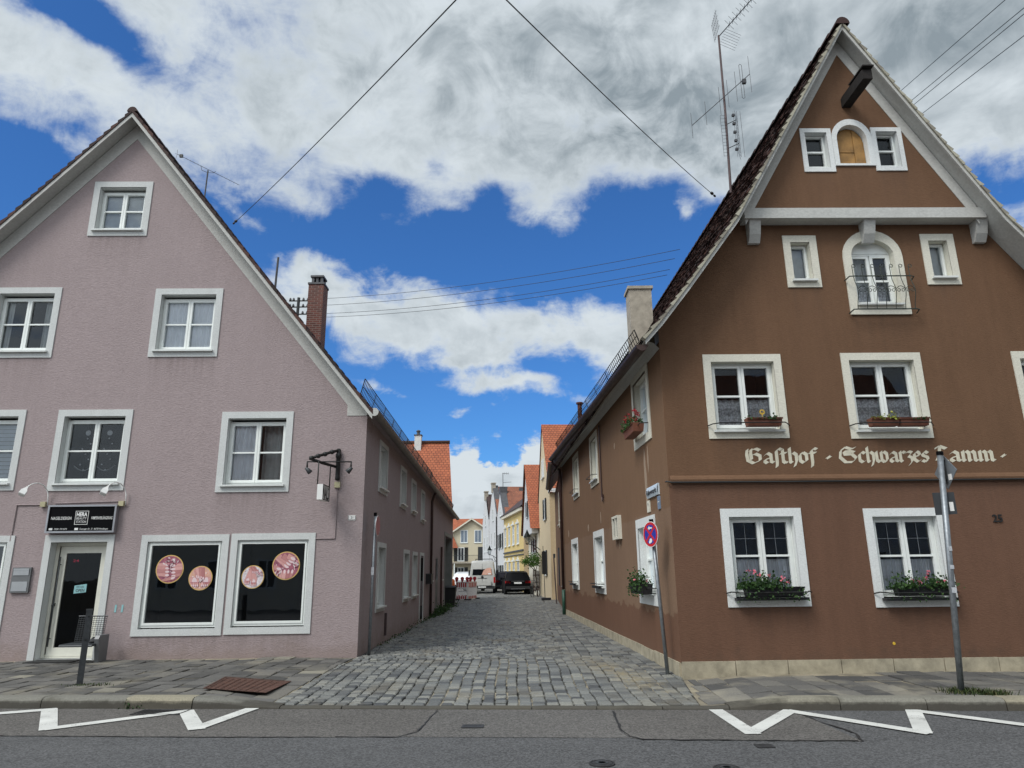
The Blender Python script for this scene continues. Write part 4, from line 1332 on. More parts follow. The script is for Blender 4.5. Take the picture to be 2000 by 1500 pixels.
mb = MB(); mb.box(LW, 2.9, 2.98, .001, .05, .25, .75); mb.build('pipe_stub', 'rust_pole', mh)
# ------------------------------------------------------------ annex behind the mauve house
an = thing('house', LW(17, -4, .1), 'low mauve annex with a tall garage gateway, beyond the downpipe', 'house')
al = MB()
GO = (17.8, 21.7, .12, 3.43)
XW = [(12.35, 12.95, 1.28, 2.28), (16.2, 16.9, 1.28, 2.3)]
al.face(LW, [(12.02, .02), (22.4, .02), (22.4, 4.46), (12.02, 4.71)], [rect(18.0, 21.5, .12, 3.28)] + [hole(o, .09) for o in XW] + [rect(14.2, 15.1, .15, 2.25)])
al.poly([LW(22.4, 0, .02), LW(22.4, -7, .02), LW(22.4, -7, 4.36), LW(22.4, 0, 4.36)])
al.poly([LW(12.02, .001, 4.57), LW(22.4, .001, 4.32), LW(22.4, .17, 4.35), LW(12.02, .17, 4.60)])
al.build('wall', 'mauve_render', an)
for o in XW: make_window(an, LW, o, trim=.09, cols=1, bar=.5, trim_mat='trim_paint', fw_=.045, recess=.1)
gt = MB(); gt.ring(LW, (17.8, 21.7, .05, 3.45), (18.0, 21.5, .06, 3.28), .001, .03)
gt.poly([LW(21.5, .03, .1), LW(21.5, -.4, .1), LW(21.5, -.4, 3.28), LW(21.5, .03, 3.28)])
gt.build('gateway_frame', 'gate_grey', an)
gt = MB()
for k in range(14): gt.box(LW, 18.0 + .25 * k, 18.24 + .25 * k, -.44, -.40, .1, 3.28)
gt.build('gate', 'gate_grey', an)
gt = MB(); gt.box(LW, 14.2, 15.1, -.14, -.1, .12, 2.25); gt.build('door', 'trim_paint', an)
mb = MB(); mb.tube([LW(15.75, .08, .12), LW(15.75, .08, 2.7)], .045, 8); mb.build('downpipe', 'brown_pipe', an)
gutter(an, LW(12.02, EV + .05, 4.62), LW(22.7, EV + .05, 4.38), .10, 'zinc_gutter')
rf = MB()
e0, e1 = LW(12.5, EV - .06, 4.68), LW(22.6, EV - .06, 4.44)
slope_uv(rf, [e0, e1, e1 + Vector((-4.2, 0, 4.9)), e0 + Vector((-4.2, 0, 4.9))], e0, RD, Vector((-4.2, 0, 4.9)))
slope_uv(rf, [e0 + Vector((-4.2, 0, 4.9)), e1 + Vector((-4.2, 0, 4.9)), e1 + Vector((-8.4, 0, 0)), e0 + Vector((-8.4, 0, 0))], e0, RD, Vector((4.2, 0, 4.9)))
rf.build('roof', 'roof_red_dull', an)
snow_guard(an, LW(12.1, -.02, 4.95), LW(22.0, -.02, 4.72), LF.U * .25 + Vector((0, 0, 1)), .3, .16, 'dark_steel')
# ------------------------------------------------------------ brown inn on the right corner
bh = thing('house', RF(3.75, -6, .1), 'brown gabled inn with white window surrounds and painted blackletter writing', 'house')
CU = 3.75
PROF = [(3.70, 11.43), (1.39, 7.50), (.45, 6.25), (-.05, 5.62), (-.34, 5.30)]     # left slope, flared at the eave
def proof(u):
    if u > CU - .05: u = 2 * (CU - .05) - u
    for (a, za), (b, zb) in zip(PROF[:-1], PROF[1:]):
        if b <= u <= a: return za + (zb - za) * (a - u) / (a - b)
    return PROF[-1][1]
WR = 7.45
ATT = .22                                   # the upper gable stands out this far
low = MB()
G = dict(gA=(.79, 2.09, 1.08, 2.59), gB=(3.10, 4.40, 1.05, 2.57), fA=(.72, 2.05, 3.73, 5.18), fB=(3.08, 4.45, 3.71, 5.19), fC=(6.03, 7.38, 3.70, 5.2),
         sA=(2.33, 2.93, 6.40, 7.39), sB=(4.81, 5.41, 6.44, 7.41))
def arch(u0, u1, z0, zs, ztop, n=14):
    c, r, h = (u0 + u1) / 2, (u1 - u0) / 2, ztop - zs
    return [(u0, z0), (u1, z0), (u1, zs)] + [(c + r * math.cos(math.pi * k / n), zs + h * math.sin(math.pi * k / n)) for k in range(1, n)] + [(u0, zs)]
BO, BI = (3.37, 4.43, 5.885), (3.52, 4.28, 6.05)
holes = [hole(G[k], .13) for k in G] + [arch(3.52, 4.28, 6.05, 7.0, 7.30)]
top = 7.68
pts = [(0, .3), (WR, .3), (WR, 5.55)]
us = [7.0, 6.5]
pts += [(u, min(top, proof(u) - .03)) for u in (7.0, 6.4, 5.95)] + [(5.9, top), (1.52, top)] + [(u, min(top, proof(u) - .03)) for u in (1.2, .8, .45, .2, 0)]
low.face(RF, pts, holes)
low.build('wall', 'brown_render', bh)
RL = 16.1
SW = dict(U1=(.93, 2.38, 3.93, 5.37), U2=(7.03, 8.38, 3.88, 5.31), U3=(10.95, 12.40, 3.94, 5.38),
          L1=(1.08, 2.66, 1.05, 2.60), L2=(6.62, 8.32, 1.09, 2.68), L3=(11.76, 13.48, 1.08, 2.70))
al = MB()
al.face(RW, [(0, .28), (RL, .28), (RL, 5.72), (0, 5.42)], [hole(o, .17) for o in SW.values()])
al.build('wall', 'brown_side_render', bh)
cv = MB()                                   # pale cove between wall and gutter
for k in range(8):
    a, b = RL * k / 8, RL * (k + 1) / 8
    za, zb = 5.30 + .3 * a / RL, 5.30 + .3 * b / RL
    cv.poly([RW(a, .002, za), RW(b, .002, zb), RW(b, .10, zb + .10), RW(a, .10, za + .10)], flip=True)
    cv.poly([RW(a, .10, za + .10), RW(b, .10, zb + .10), RW(b, .26, zb + .14), RW(a, .26, za + .14)], flip=True)
cv.build('cove', 'verge_paint', bh, recalc=True)
# plinth stones
pl = MB()
u = 0.0
edges = [0, .82, 1.62, 2.44, 3.24, 4.02, 4.86, 5.45, 6.3, 7.1, 7.9]
for a, b in zip(edges[:-1], edges[1:]):
    pl.box(RF, a + .006, b - .006, -.2, .025 + R.uniform(-.004, .006), .02, .305 + R.uniform(-.006, .004))
u = .03
while u < RL - .1:
    L = min(R.uniform(.65, 1.1), RL - u)
    pl.box(RW, u + .006, u + L - .006, -.2, .022 + R.uniform(-.005, .005), .02, .29 + R.uniform(-.012, .006)); u += L
pl.build('plinth', 'stone_plinth', bh)
# upper gable on its beam
ug = MB()
AH = dict(aL=(2.79, 3.36, 8.54, 9.43), aR=(4.10, 4.66, 8.56, 9.45))
mid = arch(3.45, 4.00, 8.70, 9.20, 9.50)
gp = [(u, proof(u) - .03) for u in (5.85, 5.0, 4.3)] + [(CU - .05, proof(CU - .05) - .05)] + [(u, proof(u) - .03) for u in (3.1, 2.2, 1.56)]
ug.face(RF, [(1.5, 7.78), (5.98, 7.78)] + gp, [hole(AH['aL'], .085), hole(AH['aR'], .085), mid], n=ATT)
ug.build('upper_gable', 'brown_render', bh)
cn = MB()
cn.box(RF, 1.60, 5.90, .0, ATT + .05, 7.605, 7.80)
cn.build('gable_beam', 'verge_paint', bh)
for u in (1.80, 3.84, 5.85):
    cb = MB(); cb.prism(Fr(RF(u - .10, 0, 0), RF.N, RF.U), [(.001, 7.604), (.001, 7.22), (.07, 7.22), (.15, 7.36), (.22, 7.604)], 0, .20)
    cb.build('corbel', 'verge_paint', bh)
bd = MB()                                   # painted band under the verge of the upper gable
def band_pts(us, w):
    return [(u, proof(u) - .035) for u in us] + [(u, proof(u) - .035 - w) for u in reversed(us)]
bd.prism(RF, band_pts([1.62, 2.4, 3.1, 3.70], .36), ATT + .001, ATT + .012)
bd.prism(RF, band_pts([3.70, 4.3, 5.0, 5.78], .36), ATT + .001, ATT + .012)
bd.build('painted_band', 'verge_paint', bh)
# hoist beam
hb = MB()
hf = Fr(RF(3.73, ATT, 9.96), RF.N, RF.U)
hb.box(hf, -.1, .80, -.085, .085, -.08, .10)
hb.box(hf, .02, .74, -.07, .065, .101, .135)
hb.box(hf, .34, .86, -.095, .105, .136, .16)
hb.build('hoist_beam', 'wood_old', bh)
# attic windows and the boarded loading hatch
make_window(bh, RF.sub(0, ATT, 0), AH['aL'], trim=.085, of=.018, cols=1, trim_mat='white_trim', recess=.10, sill=False, fw_=.022, glass='glass')
make_window(bh, RF.sub(0, ATT, 0), AH['aR'], trim=.085, of=.018, cols=1, trim_mat='white_trim', recess=.10, sill=False, fw_=.022, glass='glass')
am = MB()
FA = RF.sub(0, ATT, 0)
def arch_ring(mb, F, o, i, n0, n1):
    m = len(o)
    for k in range(m):
        l = (k + 1) % m
        mb.poly([F(o[k][0], n1, o[k][1]), F(o[l][0], n1, o[l][1]), F(i[l][0], n1, i[l][1]), F(i[k][0], n1, i[k][1])])
        mb.poly([F(o[k][0], n0, o[k][1]), F(o[l][0], n0, o[l][1]), F(o[l][0], n1, o[l][1]), F(o[k][0], n1, o[k][1])])
    for k in range(m):
        l = (k + 1) % m
        mb.poly([F(i[k][0], n1, i[k][1]), F(i[l][0], n1, i[l][1]), F(i[l][0], -.22, i[l][1]), F(i[k][0], -.22, i[k][1])])
arch_ring(am, FA, arch(3.365, 4.095, 8.66, 9.22, 9.62), arch(3.45, 4.00, 8.70, 9.20, 9.50), .001, .03)
hw = am.build('hatch', 'white_trim', bh, recalc=False)
am = MB(); am.prism(FA, arch(3.46, 3.80, 8.71, 9.20, 9.2)[:3] + [(3.80, 9.48), (3.72, 9.495), (3.6, 9.45), (3.5, 9.32), (3.46, 9.2)], -.14, -.10)
am.prism(FA, [(3.806, 8.71), (3.99, 8.71), (3.99, 9.2), (3.95, 9.33), (3.87, 9.43), (3.806, 9.475)], -.135, -.09)
am.box(FA, 3.46, 3.80, -.10, -.088, 9.0, 9.02)
am.build('hatch_board', 'wood_golden', hw)
# windows of the front
wins = {}
wins['gA'] = make_window(bh, RF, G['gA'], trim=.13, trim_mat='white_trim', curtain='half', fine=True, bar=.5, sill=False, recess=.10, glass='glass_bright')[0]
wins['gB'] = make_window(bh, RF, G['gB'], trim=.13, trim_mat='white_trim', curtain='half', fine=True, bar=.5, sill=False, recess=.10, glass='glass_bright')[0]
for k in ('fA', 'fB', 'fC'):
    make_window(bh, RF, G[k], trim=.13, trim_mat='old_cream_paint', curtain='lace', bar=.5, recess=.11)
for k in ('sA', 'sB'):
    make_window(bh, RF, G[k], trim=.13, trim_mat='old_cream_paint', cols=1, bar=None, curtain='roller', recess=.12, glass='glass_bright', fw_=.030, of=.02)
for k in ('gA', 'gB'):
    o = G[k]
    sl = MB(); sl.box(RF, o[0] + .10, o[1] - .08, .03, .16, o[2] + .10, o[2] + .14); sl.build('sill', 'planter_black', wins[k])
# arched balcony window
am = MB()
arch_ring(am, RF, arch(3.37, 4.43, 5.885, 6.98, 7.48), arch(3.52, 4.28, 6.05, 7.0, 7.30), .001, .03)
bw = am.build('balcony_window', 'old_cream_paint', bh)
f = MB()
f.prism(RF, [(3.54, 7.082), (4.26, 7.082), (4.22, 7.16), (4.13, 7.24), (4.02, 7.285), (3.9, 7.30), (3.78, 7.285), (3.67, 7.24), (3.58, 7.16)], -.17, -.10)
f.ring(RF, (3.525, 4.275, 6.06, 7.08), (3.56, 4.24, 6.10, 7.05), -.17, -.11)
p = MB()
for (a, b, dn) in ((3.562, 3.895, -.02), (3.905, 4.238, 0)):
    f.ring(RF, (a, b, 6.102, 7.048), (a + .05, b - .05, 6.17, 7.0), -.16 + dn, -.098 + dn)
    f.box(RF, a + .05, b - .05, -.14 + dn, -.105 + dn, 6.54, 6.575, 'lr')
    p.poly([RF(a + .04, -.13 + dn, 6.16), RF(b - .04, -.13 + dn, 6.16), RF(b - .04, -.13 + dn, 7.01), RF(a + .04, -.13 + dn, 7.01)])
f.build('frame', 'frame_white', bw); p.build('pane', 'glass_bright', bw)
cm = MB(); sheet(cm, RF, 3.58, 4.22, -.24, 6.12, 6.52, .012, .09); cm.build('curtain', 'lace', bw, True)
cm = MB(); sheet(cm, RF, 3.58, 3.9, -.27, 6.12, 7.04, .01, .09); cm.build('curtain', 'curtain_grey', bw, True)
rm = MB()
rm.poly([RF(3.5, -.9, 6), RF(4.3, -.9, 6), RF(4.3, -.9, 7.35), RF(3.5, -.9, 7.35)])
for u in (3.5, 4.3): rm.poly([RF(u, -.18, 6), RF(u, -.9, 6), RF(u, -.9, 7.35), RF(u, -.18, 7.35)])
for z in (6, 7.35): rm.poly([RF(3.5, -.18, z), RF(4.3, -.18, z), RF(4.3, -.9, z), RF(3.5, -.9, z)])
rm.build('room', 'room_dark', bw)
sl = MB(); sl.box(RF, 3.50, 4.30, .031, .09, 6.045, 6.075); sl.build('sill', 'sill_metal', bw)
bl = MB()
def bal(n_): return n_
for z, e in ((6.54, .05), (5.93, .05)):
    bl.tube([RF(3.33, .03, z - .03), RF(3.36, .16, z), RF(3.45, .17, z), RF(4.43, .17, z), RF(4.50, .14, z), RF(4.51, .03, z - .03)], .011, 6)
for k in range(7):
    u = 3.42 + .165 * k
    pts = []
    for j in range(15):
        t = j / 14
        z = 5.93 + .80 * t
        n = .17 + .09 * math.exp(-((t - .38) / .22) ** 2)
        pts.append(RF(u, n, z))
    top_ = [RF(u + .03 - .03 * math.cos(a * .7), .17, 6.73 + .03 * math.sin(a * .7)) for a in range(1, 9)]
    bl.tube(pts + top_, .0065, 5)
for k in range(6):
    u = 3.42 + .165 * k
    bl.tube([RF(u + .165 * j / 8, .262, 6.26 + .055 * math.sin(math.pi * j / 8)) for j in range(9)], .006, 4)
    for s in (0, 1):
        c0 = u + .045 + .075 * s
        bl.tube([RF(c0 + .032 * math.cos(a * .8) * (1 - a * .05), .262, 6.235 + .032 * math.sin(a * .8) * (1 - a * .05)) for a in range(9)], .006, 4)
bl.build('balcony_grille', 'verdigris_iron', bw)
# alley windows
for k, o in SW.items():
    wi, _ = make_window(bh, RW, o, trim=.17 if k[0] == 'L' else .15, trim_mat='white_trim' if k[0] == 'L' else 'old_cream_paint', recess=.13, curtain='half' if k[0] == 'L' else 'full', glass='glass' if k != 'U1' else 'glass_bright', sill=k not in ('U1', 'L1'), bar=.5)
    if k in ('U2', 'U3', 'L2', 'L3', 'U1', 'L1'):
        zz = o[2] + (.24 if k not in ('U1', 'L1') else .30)
        b_ = MB(); b_.tube([RW(o[0] + .1, .03, zz), RW(o[0] + .14, .17, zz), RW(o[1] - .14, .17, zz), RW(o[1] - .1, .03, zz)], .010, 5)
        b_.build('flower_rail', 'black_iron', wi)
    if k in ('L2', 'L3'):
        b_ = MB(); b_.box(RW, o[0] + .25, o[1] - .25, .03, .15, o[2] + .13, o[2] + .19); b_.build('sill_tray', 'planter_black', wi)
for k in ('fA', 'fB', 'gA', 'gB'):
    o = G[k]; zz = o[2] + .23
    b_ = MB(); b_.tube([RF(o[0] - .02, .03, zz - .02), RF(o[0] + .05, .10, zz), RF(o[0] + .14, .245, zz - .01), RF(o[1] - .14, .245, zz - .01), RF(o[1] - .05, .10, zz), RF(o[1] + .02, .03, zz - .02)], .010, 5)
    b_.build('flower_rail', 'black_iron', bh)
# ledge band, cable under it
bn = MB(); bn.prism(Fr(RF(.02, 0, 0), RF.N, RF.U), [(.0, 3.02), (.05, 3.03), (.055, 3.06), (.03, 3.10), (.0, 3.13)], 0, WR)
bn.build('ledge', 'brown_render', bh)
cbm = MB(); cbm.tube([RW(.08, .03, 3.04), RF(-.03, .05, 3.03), RF(.03, .062, 3.015), RF(2, .06, 3.008), RF(4, .06, 3.012), RF(7.4, .06, 3.016)], .013, 5); cbm.build('cable', 'black_iron', bh)
# painted blackletter
GLY = {
 'a': (.84, [[(.12, .72), (.36, .98), (.62, .78), (.62, .14), (.80, .06)], [(.60, .52), (.14, .34), (.12, .16), (.30, .0), (.58, .2)]]),
 's': (.70, [[(.60, .82), (.36, 1.0), (.12, .78), (.18, .60), (.52, .44), (.56, .2), (.32, 0), (.06, .14)]]),
 'f': (.58, [[(.18, -.38), (.24, .0), (.24, 1.18), (.44, 1.40), (.66, 1.28)], [(.04, .94), (.56, .96)]]),
 'S2': (.50, [[(.16, -.38), (.22, .0), (.22, 1.18), (.42, 1.40), (.64, 1.28)]]),
 't': (.58, [[(.20, 1.28), (.20, .16), (.38, 0), (.56, .14)], [(.02, .92), (.50, .98)]]),
 'h': (.80, [[(.16, 1.45), (.16, .10), (.28, .02)], [(.16, .76), (.42, 1.0), (.64, .80), (.64, .2), (.44, -.34)]]),
 'o': (.80, [[(.12, .78), (.12, .2), (.36, 0), (.62, .2), (.62, .80), (.38, 1.0), (.12, .78)]]),
 'c': (.66, [[(.60, .84), (.36, 1.0), (.12, .78), (.12, .2), (.36, 0), (.60, .16)]]),
 'w': (1.14, [[(.10, 1.02), (.12, .2), (.32, 0), (.52, .18)], [(.52, 1.02), (.52, .2), (.74, 0), (.98, .2), (.98, .8), (.74, 1.02)]]),
 'r': (.58, [[(.14, 1.0), (.14, .12), (.26, .02)], [(.14, .72), (.36, 1.0), (.56, .86)]]),
 'z': (.62, [[(.06, .88), (.30, 1.0), (.56, .9), (.24, .54), (.50, .42), (.52, .08), (.20, -.32)]]),
 'e': (.68, [[(.14, .48), (.58, .64), (.52, .88), (.36, 1.0), (.12, .78), (.12, .2), (.36, 0), (.62, .16)]]),
 'm': (1.18, [[(.06, .94), (.16, 1.0), (.16, .10), (.26, .03)], [(.16, .78), (.40, 1.0), (.56, .82), (.56, .10), (.66, .03)], [(.56, .78), (.80, 1.0), (.96, .82), (.96, .14), (1.12, .04)]]),
 'G': (1.28, [[(.12, 1.32), (.06, .9), (.12, .28), (.52, .0), (1.06, .28), (1.06, .72), (.72, .92), (.40, .74)], [(.42, 1.36), (.36, .9), (.40, .34)], [(.28, 1.18), (.78, 1.42), (1.08, 1.24), (.72, .92)]]),
 'S': (1.62, [[(1.46, 1.42), (1.10, 1.28), (.62, 1.46), (.20, 1.12), (.10, .5), (.52, .02), (1.12, .04), (1.46, .42), (1.14, .78), (.56, .74), (.46, 1.04), (.92, 1.10), (1.36, .98)], [(.50, .86), (1.10, .92)]]),
 'L': (.98, [[(.06, 1.22), (.40, 1.50), (.86, 1.24)], [(.42, 1.42), (.34, .7), (.10, .2), (.46, .26), (.82, .0)]]),
 '.': (.50, [[(.12, .50), (.38, .50)], [(.25, .40), (.25, .62)]]),
 ' ': (.34, []),
}
def blackletter(words, F, n, z, xh, parent):
    lt = MB(); ang = rad(42); cnt = 0
    for (u0, u1, gl) in words:
        tot = sum(GLY[g][0] for g in gl)
        sx = (u1 - u0) / tot; x = u0
        nib = (math.cos(ang) * .165, math.sin(ang) * .125)
        for g in gl:
            adv, strokes = GLY[g]
            for st in strokes:
                for a, b in zip(st[:-1], st[1:]):
                    P = [(x + a[0] * sx, z + a[1] * xh), (x + b[0] * sx, z + b[1] * xh)]
                    k = (nib[0] * sx * 1.02, nib[1] * xh * 1.25)
                    q = [(P[0][0] - k[0], P[0][1] - k[1]), (P[0][0] + k[0], P[0][1] + k[1]), (P[1][0] + k[0], P[1][1] + k[1]), (P[1][0] - k[0], P[1][1] - k[1])]
                    ar = sum(q[i][0] * q[(i + 1) % 4][1] - q[(i + 1) % 4][0] * q[i][1] for i in range(4))
                    if ar < 0: q.reverse()
                    nn = n + .00025 * (cnt % 9); cnt += 1
                    if abs(ar) < 2e-4:      # stroke along the nib: give it a hair of body
                        q = [(P[0][0], P[0][1] - .012), (P[1][0], P[1][1] - .012), (P[1][0], P[1][1] + .012), (P[0][0], P[0][1] + .012)]
                        if P[1][0] < P[0][0]: q.reverse()
                    lt.poly([F(u, nn, zz) for u, zz in q])
            x += adv * sx
    return lt.build('lettering', 'letter_cream', parent)
blackletter([(1.30, 2.46, ['G', 'a', 'S2', 't', 'h', 'o', 'f']), (2.60, 2.72, ['.']), (2.83, 4.33, ['S', 'c', 'h', 'w', 'a', 'r', 'z', 'e', 's']),
             (4.42, 5.42, ['L', 'a', 'm', 'm']), (5.50, 5.62, ['.'])], RF, .004, 3.318, .172, bh)
# filler patches and run-off marks on the alley wall
for (u, z, w, h) in ((1.62, 2.75, .22, 1.1), (1.35, 3.35, .10, .55), (7.0, 2.8, .16, .35), (9.3, 2.75, .3, .22), (14.3, 2.8, .3, .3), (4.6, 4.35, .16, .16), (4.55, 2.1, .1, .22)):
    pm = MB(); pts = []
    for k in range(12):
        a = 2 * math.pi * k / 12
        pts.append((u + w * .5 * math.cos(a) * R.uniform(.6, 1.1), z + h * .5 + h * .5 * math.sin(a) * R.uniform(.75, 1.05)))
    pm.prism(RW, pts, .0005, .003)
    pm.build('filler_patch', 'patch_filler', bh)
# conduit hook, vent box
mb = MB(); mb.tube([RW(6.5, .03, 5.3), RW(6.5, .03, 3.45), RW(6.45, .03, 3.36), RW(6.32, .03, 3.38), RW(6.3, .03, 3.5)], .018, 6); mb.build('conduit', 'brown_pipe', bh)
# roof
rf = MB(); RDV = RW.U; fn = .55
def BP(u, n, lift=0): return RF(u, n, proof(u) + lift)
for (a, za), (b, zb) in zip(PROF[:-1], PROF[1:]):
    tile_rows(rf, RF(a, fn, za + .05), RF(b, fn, zb + .05), 17.2, dirv=RDV, jit=.010)
rs = rf.build('roof', 'tile_dark', bh)
rf = MB()
for (a, za), (b, zb) in zip(PROF[:-1], PROF[1:]):
    tile_rows(rf, RF(2 * 3.70 - a, fn, za + .05), RF(2 * 3.70 - b, fn, zb + .05), 3.0, dirv=RDV, jit=.012)
rf.build('roof_slope', 'tile_dark', rs)
vt = MB()                                    # pale mortared verge tiles
def lerpP(P0, P1, t): return (P0[0] + (P1[0] - P0[0]) * t, P0[1] + (P1[1] - P0[1]) * t)
for s in (1, -1):
    for (P0, P1) in zip(PROF[:-1], PROF[1:]):
        L = math.hypot(P1[0] - P0[0], P1[1] - P0[1]); n = int(L / .16)
        for k in range(n):
            q0, q1 = lerpP(P0, P1, k / n), lerpP(P0, P1, (k + 1.12) / n)
            dx, dz = (q1[0] - q0[0]) / L * n, (q1[1] - q0[1]) / L * n
            nx, nz = -dz, dx
            if nz < 0: nx, nz = -nx, -nz
            m = math.hypot(nx, nz); nx, nz = nx / m, nz / m
            w0, w1 = .02 + R.uniform(-.006, .006), .055 + R.uniform(-.012, .018)
            pts = [(q0[0], q0[1]), (q1[0], q1[1]), (q1[0] + nx * w1, q1[1] + nz * w1), (q0[0] + nx * w0, q0[1] + nz * w0)]
            if s < 0: pts = [(2 * 3.70 - a, b) for a, b in pts]
            vt.prism(RF, pts, fn - .12, fn + .012 + R.uniform(0, .02))
vt.build('verge_tile', 'lichen_tile', rs, recalc=True)
sf = MB()                                    # boarded soffit of the overhang, barge board
for s in (1, -1):
    for (P0, P1) in zip(PROF[:-1], PROF[1:]):
        a, b = (P0, P1) if s > 0 else ((2 * 3.70 - P0[0], P0[1]), (2 * 3.70 - P1[0], P1[1]))
        A, B = RF(a[0], fn - .01, a[1]), RF(b[0], fn - .01, b[1])
        for z, fl in ((.0, 0), (.045, 1)):
            q = [A + Vector((0, 0, z)), B + Vector((0, 0, z)), B + RDV * 17.0 + Vector((0, 0, z)), A + RDV * 17.0 + Vector((0, 0, z))]
            sf.poly(q)
        sf.prism(RF, [a, b, (b[0], b[1] - .09), (a[0], a[1] - .09)], fn - .05, fn - .012)
sf.build('roof_soffit', 'verge_paint', rs, recalc=False)
rc = MB()
rp = RF(3.70, fn, 11.47)
for k in range(44):
    p = rp + RDV * (.38 * k - .04); i = len(rc.v); sg = 9
    for e, rr in ((0, .13), (.41, .11)):
        for j in range(sg):
            a = math.pi * j / (sg - 1)
            rc.v.append(p + RDV * e + Vector((math.cos(a) * rr, 0, math.sin(a) * rr * 1.1 - .04)))
    for j in range(sg - 1): rc.f.append([i + j, i + j + 1, i + sg + j + 1, i + sg + j])
    rc.f.append([i + j for j in range(sg)])
rc.build('ridge_tile', 'tile_dark', rs, recalc=True)
ch = MB()
cf = Fr((4.30, 22.1), (1, 0), (0, -1))
ch.box(cf, -.37, .37, -.35, .35, 7.5, 10.70); ch.box(cf, -.42, .42, -.40, .40, 10.701, 10.80)
chm = ch.build('chimney', 'chimney_render', bh)
ga, gb = RF(-.40, .50, 5.20), RW(15.6, .44, 5.86)
gutter(bh, RW(-.45, .40, 5.22), gb, .10, 'copper_gutter')
snow_guard(bh, RW(.6, .20, 5.62), RW(15.4, .20, 6.2), RW.N * .35 + Vector((0, 0, 1)), .24, .16, 'black_iron')
mb = MB(); mb.tube([RW(10.2, .0, 5.9), RW(10.2, .0, 6.75)], .07, 10); mb.tube([RW(10.2, 0, 6.75), RW(10.2, 0, 6.80)], .11, 10); mb.build('vent_pipe', 'tile_redbrown', rs)
mb = MB(); mb.tube([RW(15.55, .42, 5.75), RW(15.6, .30, 5.62), RW(15.75, .12, 5.45), RW(15.8, .09, 5.2), RW(15.8, .09, 1.0)], .058, 10)
mb.build('downpipe', 'brown_pipe', bh, True)
mb = MB(); mb.tube([RW(15.8, .09, .99), RW(15.8, .09, .1)], .064, 10); mb.build('downpipe_foot', 'green_pipe', bh, True)
# ------------------------------------------------------------ second brown house along the lane
b2 = thing('house', RW(21, -4, .1), 'dark brown house beyond the tall downpipe, second on the right', 'house')
F2 = Fr((1.93, 27.6), (.035, 1.0), (-1, .035))
m2 = MB()
W2 = [(2.0, 3.1, 3.6, 5.2), (5.0, 6.0, 3.6, 5.2)]; W3 = [(1.2, 2.2, .95, 2.7)]
m2.face(F2, [(0, .05), (13.5, .05), (13.5, 6.0), (0, 5.9)], [hole(o, .12) for o in W2 + W3])
m2.poly([F2(0, 0, .05), F2(0, 0, 5.9), F2(0, -1, 5.9), F2(0, -1, .05)])
m2.build('wall', 'brown_side_render', b2)
for o in W2 + W3: make_window(b2, F2, o, trim=.12, trim_mat='old_cream_paint', recess=.1, fw_=.05)
m2 = MB()
e0, e1, up_ = F2(-.1, .38, 5.86), F2(13.0, .38, 6.0), Vector((3.6, 0, 5.0))
slope_uv(m2, [e0, e1, e1 + up_, e0 + up_], e0, F2.U, up_)
m2.poly([e0 + Vector((0, 0, -.05)), e1 + Vector((0, 0, -.05)), e1 + up_ + Vector((0, 0, -.05)), e0 + up_ + Vector((0, 0, -.05))], flip=True)
m2.build('roof', 'roof_brown', b2)
gutter(b2, F2(.0, .45, 5.84), F2(10.4, .45, 5.98), .10, 'copper_gutter')
mb = MB(); mb.box(F2, 6.9, 7.8, .001, .05, 1.0, 2.75); mb.build('door_panel', 'shutter_dark', b2)
# ------------------------------------------------------------ houses further down the lane
plain('far_glass', (.03, .034, .04), .08, var=.2)
plain('far_glass_blue', (.16, .20, .25), .08, var=.2)
def far_window(h, F, u0, u1, z0, z1, frame='white_trim', shutters=None, rows=2, glass='far_glass', hood=False):
    t = MB(); t.ring(F, (u0, u1, z0, z1), (u0 + .10, u1 - .10, z0 + .10, z1 - .10), .001, .03)
    t.box(F, (u0 + u1) / 2 - .035, (u0 + u1) / 2 + .035, .001, .022, z0 + .10, z1 - .10, 'tb')
    if rows > 1:
        zz = z0 + (z1 - z0) * .55
        t.box(F, u0 + .10, (u0 + u1) / 2 - .035, .001, .020, zz - .03, zz + .03, 'lr'); t.box(F, (u0 + u1) / 2 + .035, u1 - .10, .001, .020, zz - .03, zz + .03, 'lr')
    t.box(F, u0 - .06, u1 + .06, .031, .10, z0 - .05, z0 + .02)
    if hood: t.box(F, u0 - .08, u1 + .08, .002, .14, z1 + .06, z1 + .20); t.box(F, (u0 + u1) / 2 - .10, (u0 + u1) / 2 + .10, .002, .10, z1 + .201, z1 + .42)
    w = t.build('window', frame, h)
    p = MB(); p.poly([F(u0 + .1, .008, z0 + .1), F(u1 - .1, .008, z0 + .1), F(u1 - .1, .008, z1 - .1), F(u0 + .1, .008, z1 - .1)]); p.build('pane', glass, w)
    if shutters:
        wd = (u1 - u0) * .52
        for a in (u0 - wd - .03, u1 + .03):
            s = MB(); s.ring(F, (a, a + wd, z0, z1), (a + .06, a + wd - .06, z0 + .08, z1 - .08), .02, .075)
            n = int((z1 - z0 - .16) / .09)
            for k in range(n):
                zz = z0 + .08 + (z1 - z0 - .16) * k / n
                s.poly([F(a + .06, .03, zz), F(a + wd - .06, .03, zz), F(a + wd - .06, .06, zz + .085), F(a + .06, .06, zz + .085)])
            s.build('shutter', shutters, w)
    return w
def frame2(p0, p1, side):
    """frame from p0 to p1, n towards the given side point"""
    U = Vector((p1[0] - p0[0], p1[1] - p0[1], 0)).normalized()
    N = Vector((U.y, -U.x, 0))
    if N.dot(Vector((side[0] - p0[0], side[1] - p0[1], 0))) < 0: N = -N
    return Fr(p0, (U.x, U.y), (N.x, N.y)), math.hypot(p1[0] - p0[0], p1[1] - p0[1])

